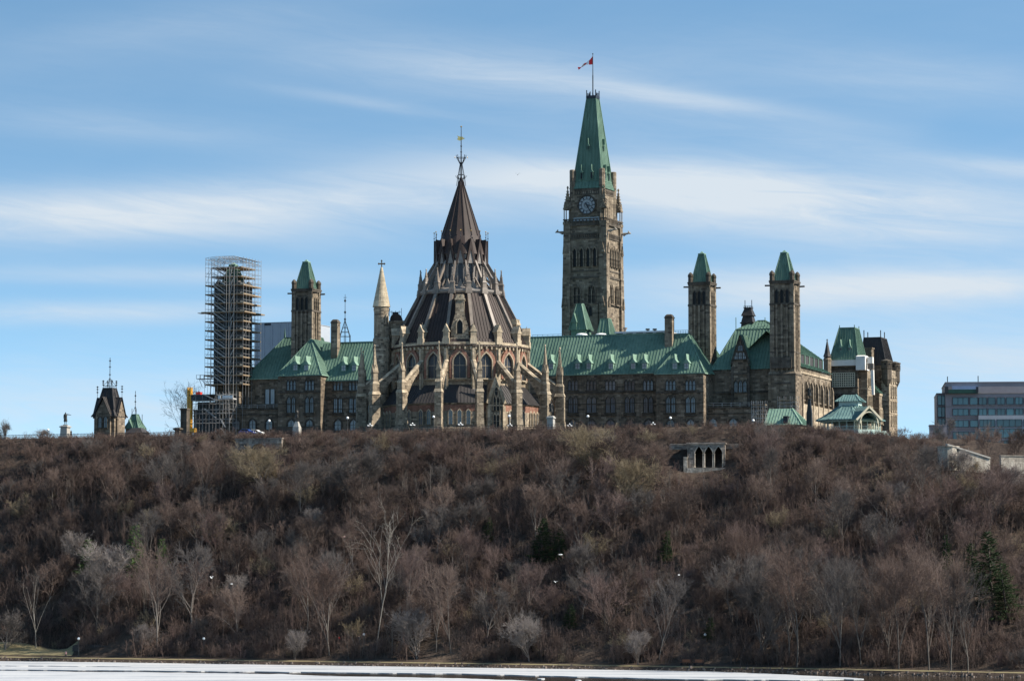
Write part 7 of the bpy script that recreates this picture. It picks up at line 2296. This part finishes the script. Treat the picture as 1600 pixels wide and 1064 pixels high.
class Tree:
    def __init__(self, seed): self.rng = random.Random(seed); self.big = []; self.small = []
    def limb(self, p, d, ln, r, n, wig, lift, big, rend=0.35):
        """a wandering limb; returns its joints (point, direction, radius)"""
        out = [(p, d, r)]
        for k in range(n):
            d = (d + perp(d, self.rng) * wig * self.rng.random() + Vector((0, 0, lift))).normalized()
            q = p + d * (ln / n)
            r2 = r * (1 - (1 - rend) / n * 1.0)
            (self.big if big else self.small).append((p, q, r, r2))
            p, r = q, r2
            out.append((p, d, r))
        return out
    def twigs(self, joints, k, ln, r, spread, lift=0.1, start=0.2, sub=2):
        rng = self.rng
        for _ in range(k):
            f = start + (1 - start) * rng.random()
            i = min(len(joints) - 2, int(f * (len(joints) - 1))); g = f * (len(joints) - 1) - i
            p = joints[i][0].lerp(joints[i + 1][0], g); d = joints[i][1]
            d2 = (d + perp(d, rng) * spread + Vector((0, 0, lift))).normalized()
            l = ln * (0.5 + rng.random())
            q = p + d2 * l
            self.small.append((p, q, r, r * 0.6))
            for _ in range(sub):
                g2 = 0.25 + 0.7 * rng.random(); p2 = p.lerp(q, g2); d3 = (d2 + perp(d2, rng) * 0.75 + Vector((0, 0, lift))).normalized()
                self.small.append((p2, p2 + d3 * l * (0.35 + 0.45 * rng.random()), r * 0.7, r * 0.4))
    def spread_tree(self, H, trunk_f, nl, angle, r, wig=0.3, nsub=6, ntw=7, twr=0.03, lean=0.05, forks=1, dense=1.0):
        rng = self.rng
        for f_ in range(forks):
            a0 = rng.random() * 6.28
            d = Vector((math.cos(a0) * lean * (1 + 2 * (forks > 1)), math.sin(a0) * lean * (1 + 2 * (forks > 1)), 1)).normalized()
            tj = self.limb(Vector((0.25 * f_ * (forks > 1), 0, -0.8)), d, H * trunk_f + 0.8, r, 4, 0.14, 0.05, True, 0.72)
            lead = self.limb(tj[-1][0], tj[-1][1], H * (1 - trunk_f) * 0.92, tj[-1][2] * 0.85, 5, 0.35, 0.10, True, 0.18)
            js = [lead]
            for k in range(nl):
                f = 0.55 + 0.45 * rng.random() if k < nl * 0.35 else 1.0 + rng.random()
                if f <= 1: j = tj; i = min(len(tj) - 2, int(f * (len(tj) - 1)))
                else: j = lead; i = min(3, int((f - 1) * 4))
                p, d0, rr = j[i]
                az = 6.28 * (k / nl) + rng.random() * 0.9
                out = Vector((math.cos(az), math.sin(az), 0))
                an = angle * (0.7 + 0.6 * rng.random())
                dd = (Vector((0, 0, 1)) * math.cos(an) + out * math.sin(an)).normalized()
                rem = H - p.z
                js.append(self.limb(p, dd, rem * (0.72 + 0.28 * rng.random()) * (0.92 if an < 0.8 else 0.75), rr * 0.55, 5, wig, 0.07, True, 0.22))
            for j in js:
                L_ = (j[-1][0] - j[0][0]).length
                self.twigs(j, int(ntw * 1.2 * dense), 0.12 * H, twr, 0.9, 0.15, 0.25, 2)
                for k in range(int(nsub * dense)):
                    f = 0.25 + 0.75 * rng.random(); i = min(len(j) - 2, int(f * (len(j) - 1)))
                    p, d0, rr = j[i]; p = p.lerp(j[i + 1][0], rng.random())
                    d2 = (d0 + perp(d0, rng) * (0.7 + 0.5 * rng.random()) + Vector((0, 0, 0.18))).normalized()
                    sj = self.limb(p, d2, L_ * (0.26 + 0.26 * rng.random()), max(twr * 1.3, rr * 0.5), 3, 0.4, 0.06, False, 0.4)
                    self.twigs(sj, int(ntw * dense), 0.095 * H, twr, 0.85, 0.12, 0.1, 3)
        return self
    def conifer(self, H, rad, r, step=0.45, droop=-0.15, dense=1.0, base=0.06):
        rng = self.rng
        tj = self.limb(Vector((0, 0, -0.6)), Vector((0, 0, 1)), H + 0.6, r, 6, 0.03, 0.0, True, 0.15)
        z = H * base
        while z < H * 0.985:
            f = z / H; R_ = rad * (1 - f) ** 0.8 * (0.75 + 0.45 * rng.random()) + 0.12
            for k in range(int((5 + 4 * (1 - f)) * dense)):
                az = rng.random() * 6.28; l = R_ * (0.65 + 0.5 * rng.random())
                d = Vector((math.cos(az), math.sin(az), droop + 0.35 * f + 0.2 * rng.random())).normalized()
                p = Vector((0, 0, z + rng.random() * step)); q = p + d * l
                self.small.append((p, q, 0.045, 0.02))
                for m in range(int(4 + l * 3.2)):
                    g = 0.2 + 0.8 * rng.random(); p2 = p.lerp(q, g)
                    d3 = (d + perp(d, rng) * 0.9 + Vector((0, 0, -0.1))).normalized()
                    self.small.append((p2, p2 + d3 * (0.25 + 0.45 * rng.random()), 0.075, 0.015))
            z += step
        return self
    def meshes(self, name, bark_m, twig_m):
        V, F = seg_arrays(self.big, 6); tm = mesh_np(name + '_trunk', V, F, bark_m)
        V, F = seg_arrays(self.small, 3); cm = mesh_np(name + '_crown', V, F, twig_m)
        return tm, cm
PROTO = {}
def proto(kind, seed, fn, bark_m, twig_m, H):
    t = Tree(seed); fn(t)
    PROTO.setdefault(kind, []).append((*t.meshes(kind, MAT[bark_m], MAT[twig_m]), H))
# broad crowns, purple brown / grey / reddish / tan, each in a few shapes
for s, tw, bk in ((1, 'twig_brown', 'bark_brown'), (2, 'twig_red', 'bark_brown'), (3, 'twig_brown', 'bark_mid'), (4, 'twig_grey', 'bark_mid'), (5, 'twig_dark', 'bark_brown')):
    proto('broad', s, lambda t: t.spread_tree(12, 0.26, 8, 0.62, 0.20, 0.30, 9, 7, 0.027, forks=1), bk, tw, 12)
for s, tw, bk in ((11, 'twig_brown', 'bark_pale'), (12, 'twig_grey', 'bark_pale'), (13, 'twig_red', 'bark_mid'), (14, 'twig_brown', 'bark_pale')):
    proto('tall', s, lambda t: t.spread_tree(18, 0.36, 9, 0.36, 0.15, 0.28, 8, 7, 0.026, lean=0.08), bk, tw, 18)
for s, tw, bk in ((21, 'twig_brown', 'bark_brown'), (22, 'twig_red', 'bark_brown'), (23, 'twig_dark', 'bark_brown'), (24, 'twig_tan', 'bark_brown'), (25, 'twig_grey', 'bark_mid')):
    proto('scrub', s, lambda t: t.spread_tree(6, 0.10, 4, 0.55, 0.07, 0.4, 5, 5, 0.021, lean=0.20, forks=4, dense=1.0), bk, tw, 6)
proto('feathery', 31, lambda t: t.spread_tree(10, 0.16, 12, 0.75, 0.22, 0.28, 11, 9, 0.024, forks=1), 'bark_mid', 'twig_grey', 10)
proto('feathery', 32, lambda t: t.spread_tree(10, 0.12, 8, 0.6, 0.17, 0.28, 9, 7, 0.024, forks=2), 'bark_mid', 'twig_pale', 10)
proto('golden', 41, lambda t: t.spread_tree(11, 0.18, 12, 0.72, 0.20, 0.28, 11, 9, 0.024, forks=1), 'bark_mid', 'twig_tan', 11)
proto('ghost', 51, lambda t: t.spread_tree(30, 0.44, 8, 0.26, 0.155, 0.36, 4, 2, 0.032, lean=0.02, dense=0.8), 'bark_white', 'bark_white', 30)
proto('birch', 61, lambda t: t.spread_tree(16, 0.45, 6, 0.30, 0.13, 0.25, 3, 3, 0.028, lean=0.03, dense=0.8), 'bark_white', 'twig_grey', 16)
proto('cottonwood', 71, lambda t: t.spread_tree(22, 0.34, 8, 0.42, 0.21, 0.36, 7, 6, 0.030, lean=0.06), 'bark_pale', 'twig_brown', 22)
proto('cottonwood', 72, lambda t: t.spread_tree(22, 0.30, 8, 0.42, 0.20, 0.36, 7, 6, 0.030, lean=0.10, forks=1), 'bark_pale', 'twig_grey', 22)
proto('cedar', 81, lambda t: t.conifer(11, 2.6, 0.16, dense=1.15), 'bark_brown', 'needle_green', 11)
proto('cedar', 82, lambda t: t.conifer(14, 3.2, 0.2, dense=1.1), 'bark_brown', 'needle_green', 14)
proto('spruce', 83, lambda t: t.conifer(8, 2.0, 0.12, dense=0.9), 'bark_brown', 'needle_light', 8)
def tree_at(kind, var, p, H, rz, label, cat, group=None, wide=1.0, name=None):
    tm, cm, h0 = PROTO[kind][var]
    s = H / h0
    T = thing(name or kind, label, cat, p, rz, group)
    T.scale = (s * wide, s * wide, s)
    T.rotation_euler = (0.07 * math.sin(rz * 7.3), 0.07 * math.cos(rz * 5.1), rz)
    inst(tm, 'trunk', T); inst(cm, 'crown', T)
    return T

USED = []
KEEP = []                  # screen boxes of trees the photograph shows clear of others: nothing nearer may cover them
def hero(kind, var, px, pbase, ptop, label, name='bare_tree', wide=1.0, rz=0.0, cat='tree', Y=None):
    """a tree one can pick out in the photograph, standing on the slope"""
    p = hit(px, pbase) if Y is None else at(px, pbase, Y)
    p.z = terr(p.x, p.y)
    base_py = pbase
    H = (pbase - ptop) / FPX * p.y * 1.0
    USED.append((p.x, p.y, H * 0.2))
    if kind in ('cedar', 'spruce', 'golden', 'ghost', 'birch') or name != 'bare_tree':
        w_ = 14 if kind == 'ghost' else (pbase - ptop) * 0.2 * wide
        KEEP.append((px - w_, px + w_, ptop, ptop + (pbase - ptop) * 0.8, p.y))
    return tree_at(kind, var, p, H, rz, label, cat, None, wide, name)
hero('ghost', 0, 588, 1018, 800, 'tall pale forked tree with bleached limbs at the foot of the slope left of centre', 'pale_forked_tree', 0.75, 2.9)
hero('birch', 0, 57, 1013, 893, 'slim white barked birch on the dry lawn at the lower left', 'birch_tree', 0.8, 0.3)
hero('golden', 0, 412, 772, 700, 'round tan crowned bare tree below the low arched terrace wall', wide=1.25, rz=1.0)
hero('feathery', 0, 562, 800, 703, 'large grey feathery bare tree high on the slope below the left part of the library', wide=1.0, rz=0.4)
hero('golden', 0, 925, 745, 668, 'tan crowned bare tree at the top of the slope right of the library', wide=1.25, rz=2.0)
hero('golden', 0, 972, 800, 717, 'round tan bare tree lower on the slope than its tan neighbour at the top', wide=1.05, rz=4.0)
hero('feathery', 1, 168, 940, 856, 'broad silvery crowned bare tree beside the light green spruce', wide=1.5, rz=0.2)
hero('spruce', 0, 206, 905, 822, 'small bright green spruce in the left part of the slope', 'spruce_tree', 1.2, 0)
hero('spruce', 0, 133, 905, 845, 'smaller green spruce just left of the bright green one', 'spruce_tree', 1.2, 2)
hero('spruce', 0, 250, 895, 845, 'low green spruce just right of the bright green one', 'spruce_tree', 1.3, 1)
hero('cedar', 0, 845, 885, 812, 'dark evergreen behind the large gliding gull in the middle of the slope', 'evergreen_tree', 1.5, 0)
hero('cedar', 0, 872, 880, 825, 'smaller dark evergreen right beside the middle one', 'evergreen_tree', 1.5, 3)
hero('cedar', 0, 762, 850, 810, 'small dark evergreen left of the middle evergreens', 'evergreen_tree', 1.4, 1)
hero('cedar', 0, 1040, 880, 832, 'dark evergreen standing alone right of the middle of the slope', 'evergreen_tree', 1.3, 2)
hero('cedar', 1, 1552, 955, 832, 'largest dark evergreen, at the right end of the slope', 'evergreen_tree', 1.5, 0.5)
hero('cedar', 1, 1575, 975, 880, 'dark evergreen just right of and below the largest one', 'evergreen_tree', 1.45, 2.5)
hero('cedar', 1, 1522, 925, 850, 'dark evergreen just left of the largest one', 'evergreen_tree', 1.5, 4.5)
hero('cedar', 0, 1482, 900, 838, 'narrow dark evergreen left of the right hand evergreen group', 'evergreen_tree', 1.0, 1.5)
hero('cedar', 0, 890, 985, 945, 'dark green low evergreen near the foot of the slope in the middle', 'evergreen_tree', 1.6, 1.0)
hero('cedar', 0, 1108, 1000, 965, 'dark green low evergreen above the benches', 'evergreen_tree', 1.6, 2.0)
hero('feathery', 1, 652, 1030, 955, 'pale grey bare tree right at the water left of centre', wide=1.1, rz=0.7)
hero('feathery', 1, 828, 1033, 968, 'pale grey spreading bare tree right at the water in the middle', wide=1.15, rz=1.9)
hero('feathery', 1, 998, 1038, 988, 'small pale grey bare tree right at the water, right of the middle', wide=1.0, rz=2.9)
hero('feathery', 1, 461, 1030, 986, 'small pale grey bare shrub at the water, left of the pale forked tree', wide=1.0, rz=3.9)
hero('feathery', 1, 216, 1022, 978, 'pale grey shrub at the right end of the dark bank wall', wide=1.1, rz=4.9)
hero('feathery', 0, 8, 1015, 960, 'grey feathery shrub at the lower left corner beside the lawn', wide=1.2, rz=5.9)
hero('broad', 3, 300, 985, 860, 'tall grey brown bare tree above the white shore lamp, second from the left', wide=0.8, rz=0.5)
hero('cottonwood', 0, 245, 1015, 862, 'tall many stemmed bare tree behind the right end of the dark bank wall', wide=0.95, rz=0.9)
hero('cottonwood', 0, 480, 985, 862, 'tall bare tree with pale twisted limbs left of the pale forked tree', wide=0.9, rz=2.2)
hero('tall', 0, 682, 1018, 900, 'slim pale trunked bare tree just right of the pale grey shore tree', wide=0.9, rz=1.1)
hero('tall', 3, 705, 1020, 885, 'tallest pale trunked tree between the two pale grey shore trees', wide=0.9, rz=2.4)
for k, (px, pb, pt, kd, vr, w, lb) in enumerate((
        (1030, 1030, 905, 'cottonwood', 1, 0.9, 'tall bare tree with a twin trunk left of the benches'),
        (1245, 1042, 862, 'cottonwood', 0, 0.85, 'tall pale trunked tree with a forked top right of the benches'),
        (1312, 1040, 880, 'tall', 1, 0.9, 'tall pale trunked tree just left of the rightmost shore lamp'),
        (1345, 1038, 885, 'cottonwood', 1, 0.75, 'leaning pale trunked tree just behind the rightmost shore lamp'),
        (1404, 1045, 880, 'tall', 3, 0.9, 'pale trunked tree right of the rightmost shore lamp'),
        (1452, 1047, 868, 'cottonwood', 0, 0.72, 'tallest pale trunked tree below the narrow right hand evergreen'),
        (1486, 1048, 885, 'tall', 0, 0.85, 'slim pale trunked tree second from right along the foot of the slope'),
        (1513, 1048, 895, 'cottonwood', 1, 0.75, 'rightmost pale trunked tree with limbs bent to the right'),
        (1190, 1030, 900, 'feathery', 0, 0.8, 'grey feathery tree left of the forked pale trunked tree'))):
    hero(kd, vr, px, pb, pt, lb, wide=w, rz=k * 1.3)
hero('tall', 1, 1205, 790, 705, 'bare tree with a thin pale leaning stem below the pale green hipped roof', wide=0.8, rz=0.4)
# trees on the hilltop
def top_tree(kind, var, px, pb, pt, Y, label, wide=1.0, rz=0.0):
    p = at(px, pb, Y); z = terr(p.x, p.y); H = (at(px, pt, Y).z - z)
    p.z = z
    return tree_at(kind, var, p, H, rz, label, 'tree', None, wide, 'bare_tree')
top_tree('cottonwood', 1, 286, 680, 606, 905, 'bare grey tree behind the yellow hoist mast', 0.8, 0.5)
top_tree('feathery', 0, 5, 688, 660, 850, 'small bare tree at the extreme left edge of the hilltop', 1.0, 2)
top_tree('feathery', 1, 72, 684, 672, 850, 'faint low bare bush between the two left hand statues', 1.6, 2)
top_tree('birch', 0, 1191, 678, 636, 776, 'slender pale bare tree in front of the small scaffold', 0.9, 1)
top_tree('broad', 3, 1478, 705, 655, 800, 'bare tree at the left foot of the modern office building', 0.9, 1)
top_tree('broad', 0, 1541, 722, 664, 790, 'bare tree in front of the middle of the modern office building', 0.7, 2)
top_tree('broad', 4, 1585, 725, 668, 790, 'bare tree in front of the right side of the modern office building', 0.7, 3)
top_tree('scrub', 1, 1410, 682, 668, 745, 'reddish low bush on the hilltop right of the corner turrets', 1.2, 3)

# ------------------------------------------------------------------ the wooded slope: one by one, the nearest ones that show
def in_view(x, y, m=30):
    return -m < x / y * FPX + 800 < 1600 + m
def clear_of(x, y, z, H):
    """keep the lookout, the arch wall and the stair wall in sight"""
    px = x / y * FPX + 800; pt = 900 - (z + H - ZC) / y * FPX
    w = H * 0.33 / y * FPX
    if 1060 - w < px < 1140 + w and pt < 733 and y < 745: return False
    if 365 - w * 0.5 < px < 438 + w * 0.5 and pt < 692 and y < 790: return False
    if 1475 - w < px < 1610 + w and pt < (699 if px < 1515 else 710) and y < 725: return False
    for (a, b, t, u, yk) in KEEP:
        if y < yk and px + w * 0.7 > a and px - w * 0.7 < b and pt < u - (u - t) * 0.25: return False
    return True
KEEP.append((128, 205, 1008, 1024, 742))
def build_slope():
    rng = random.Random(77)
    REG = [(-400, 380, 'left'), (380, 760, 'left middle'), (760, 1180, 'right middle'), (1180, 2200, 'right')]
    KIND = {'broad': ['bare broad crowned purple brown tree', 'bare broad crowned reddish brown tree', 'bare broad crowned brown tree with a lighter trunk', 'bare broad crowned greyish tree', 'bare broad crowned very dark brown tree'],
            'tall': ['tall bare brown tree with a pale trunk', 'tall bare grey tree with a pale trunk', 'tall bare reddish tree', 'tall bare brown tree with a pale crooked trunk'],
            'scrub': ['many stemmed brown bush', 'many stemmed reddish bush', 'many stemmed dark bush', 'many stemmed tan bush', 'many stemmed grey bush'],
            'feathery': ['finely branched grey tree', 'finely branched silvery tree']}
    pts = []
    n = 0; tries = 0
    cell = {}
    while n < 272 and tries < 90000:
        tries += 1
        x = rng.uniform(-152, 128); s = rng.random()
        d = 8 + s * (crest(x) - shore(x) - 8.5)
        y = shore(x) + d
        if not in_view(x, y, 25): continue
        if x < -106 and d < 25: continue
        z = terr(x, y)
        r = rng.random()
        if s < 0.16:
            kind = 'tall' if r < (0.55 if x > 30 else 0.28) else ('broad' if r < 0.7 else 'scrub'); H = {'tall': rng.uniform(15, 22), 'broad': rng.uniform(9, 14), 'scrub': rng.uniform(4, 6.5)}[kind]
        elif s < 0.75:
            kind = 'broad' if r < 0.62 else ('tall' if r < 0.70 else ('scrub' if r < 0.92 else 'feathery')); H = {'tall': rng.uniform(12, 16), 'broad': rng.uniform(8, 12.5), 'scrub': rng.uniform(4.5, 7.5), 'feathery': rng.uniform(7, 10)}[kind]
        else:
            kind = 'broad' if r < 0.45 else ('scrub' if r < 0.94 else 'feathery'); H = {'broad': rng.uniform(6, 9), 'scrub': rng.uniform(3.5, 6), 'feathery': rng.uniform(6, 8)}[kind]
        # nothing rises much above the brow of the hill
        yc = crest(x); zc = terr(x, yc)
        lim = ZC + (zc - ZC) * (y / yc) + (0.5 + 0.9 * rng.random()) - z
        if H > lim:
            H = lim * (0.75 + 0.25 * rng.random())
            if kind == 'tall': kind = 'broad'
            if H < 5.5: kind = 'scrub'
        if H < 1.8: continue
        if not clear_of(x, y, z, H): continue
        rad = H * (0.30 if kind == 'broad' else 0.2 if kind == 'tall' else 0.36)
        ok = True
        for (a, b, c) in pts + USED:
            if (a - x) ** 2 + (b - y) ** 2 < ((c + rad) * 0.62) ** 2: ok = False; break
        if not ok: continue
        pts.append((x, y, rad))
        var = rng.randrange(len(PROTO[kind]))
        px = x / y * FPX + 800
        reg = [q for a, b, q in REG if a <= px < b][0]
        lvl = 'foot' if s < 0.2 else 'lower half' if s < 0.5 else 'upper half' if s < 0.8 else 'top'
        base = KIND[kind][var]
        tree_at(kind, var, (x, y, z), H, rng.random() * 6.28, '%s, %s of slope, %s part' % (base, lvl, reg), 'tree' if kind != 'scrub' else 'bush',
                '%s, %s of slope, %s' % (base, lvl, reg), rng.uniform(0.85, 1.2), {'broad': 'bare_tree', 'tall': 'pale_trunk_tree', 'scrub': 'thicket_bush', 'feathery': 'feathery_tree'}[kind])
        n += 1
    print('slope trees', n, 'tries', tries)
    # the undergrowth that fills the slope between them: nobody could count it
    protos = []
    for s in range(7):
        t = Tree(200 + s); r2 = t.rng
        for k in range(7):
            a = r2.random() * 6.28; d = Vector((math.cos(a) * 0.5 * r2.random(), math.sin(a) * 0.5 * r2.random(), 1)).normalized()
            p = Vector((r2.uniform(-0.8, 0.8), r2.uniform(-0.8, 0.8), -0.3))
            j = t.limb(p, d, 1.6 + 1.3 * r2.random(), 0.035, 3, 0.35, 0.05, False, 0.5)
            t.twigs(j, 8, 0.75, 0.022, 0.8, 0.1, 0.15, 2)
        protos.append(seg_arrays(t.small, 3))
    whips = []
    for s in range(5):
        t = Tree(300 + s); r2 = t.rng
        for k in range(4):
            a = r2.random() * 6.28; d = Vector((math.cos(a) * 0.22 * r2.random(), math.sin(a) * 0.22 * r2.random(), 1)).normalized()
            j = t.limb(Vector((r2.uniform(-1.3, 1.3), r2.uniform(-1.3, 1.3), -0.3)), d, 3.6 + 3.0 * r2.random(), 0.055, 4, 0.25, 0.04, False, 0.35)
            t.twigs(j, 9, 0.9, 0.02, 0.6, 0.25, 0.35, 2)
        whips.append(seg_arrays(t.small, 3))
    rs = np.random.RandomState(12)
    for (name, mat, cnt, lab, hs) in (('undergrowth', 'twig_dark', 2650, 'dark tangled undergrowth covering the slope', 1.35), ('brush', 'twig_brown', 3500, 'brown leafless brush between the trees of the slope', 1.2), ('briars', 'twig_red', 900, 'reddish briars between the trees of the slope', 1.0), ('saplings', 'twig_brown', 720, 'thin upright saplings growing thickly all over the slope', 1.0), ('pale_saplings', 'bark_mid', 240, 'thin paler saplings growing thickly all over the slope', 1.1), ('dead_grass', 'twig_tan', 260, 'tan dead stalks in patches on the slope', 0.8)):
        Vs, Fs = [], []; off = 0; k = 0; g = 0
        while k < cnt and g < cnt * 30:
            g += 1
            x = rs.uniform(-195, 165); s = rs.rand(); d = 7.5 + s * (crest(x) - shore(x) - 6.5); y = shore(x) + d
            if not in_view(x, y, 170): continue
            if -150 < x < -107 and d < 22: continue
            # patchy
            if vnoise(x * 0.06 + 3 * len(name), y * 0.06) < 0.35 and rs.rand() < 0.8: continue
            z = terr(x, y); sc = hs * (0.55 + 0.8 * rs.rand())
            if s > 0.9: sc *= 0.62
            if not clear_of(x, y, z, (5.5 if 'sapling' in name else 2.4) * sc): continue
            if 'sapling' in name and s > 0.8: continue
            pool = whips if 'sapling' in name else protos
            V, F = pool[rs.randint(len(pool))]
            a = rs.rand() * 6.283; c, s_ = math.cos(a), math.sin(a)
            Rm = np.array([[c, -s_, 0], [s_, c, 0], [0, 0, 1]]) * sc
            Vs.append(V @ Rm.T + np.array([x, y, z])); Fs.append(F + off); off += len(V); k += 1
        me = mesh_np(name, np.concatenate(Vs), np.concatenate(Fs), MAT[mat])
        o = inst(me, name); tag(o, lab, 'undergrowth', None, 'stuff')
    # low hedge-like brush along the brow of the hill
    Vs, Fs = [], []; off = 0
    for k in range(1850):
        x = rs.uniform(-190, 140); y = crest(x) + rs.uniform(-4.5, 2.5); z = terr(x, y)
        if not in_view(x, y, 150): continue
        px = x / y * FPX + 800
        if 1040 < px < 1170 and y < crest(x) + 0.5: continue
        sc = (0.45 + 0.35 * rs.rand()) * (1.0 if y < crest(x) else 0.75)
        V, F = protos[rs.randint(len(protos))]
        a = rs.rand() * 6.283; c, s_ = math.cos(a), math.sin(a)
        Rm = np.array([[c, -s_, 0], [s_, c, 0], [0, 0, 1]]) * sc
        Vs.append(V @ Rm.T + np.array([x, y, z])); Fs.append(F + off); off += len(V)
    for k in range(420):
        x = rs.uniform(90, 150); y = rs.uniform(736, 870); z = terr(x, y); px = x / y * FPX + 800
        if not 1425 < px < 1640: continue
        V, F = protos[rs.randint(len(protos))]
        a = rs.rand() * 6.283; c, s_ = math.cos(a), math.sin(a)
        Rm = np.array([[c, -s_, 0], [s_, c, 0], [0, 0, 1]]) * (0.4 + 0.5 * rs.rand())
        Vs.append(V @ Rm.T + np.array([x, y, z])); Fs.append(F + off); off += len(V)
    o = inst(mesh_np('hilltop_brush', np.concatenate(Vs), np.concatenate(Fs), MAT['twig_brown']), 'hilltop_brush'); tag(o, 'low brown brush along the brow of the hill', 'undergrowth', None, 'stuff')
build_slope()
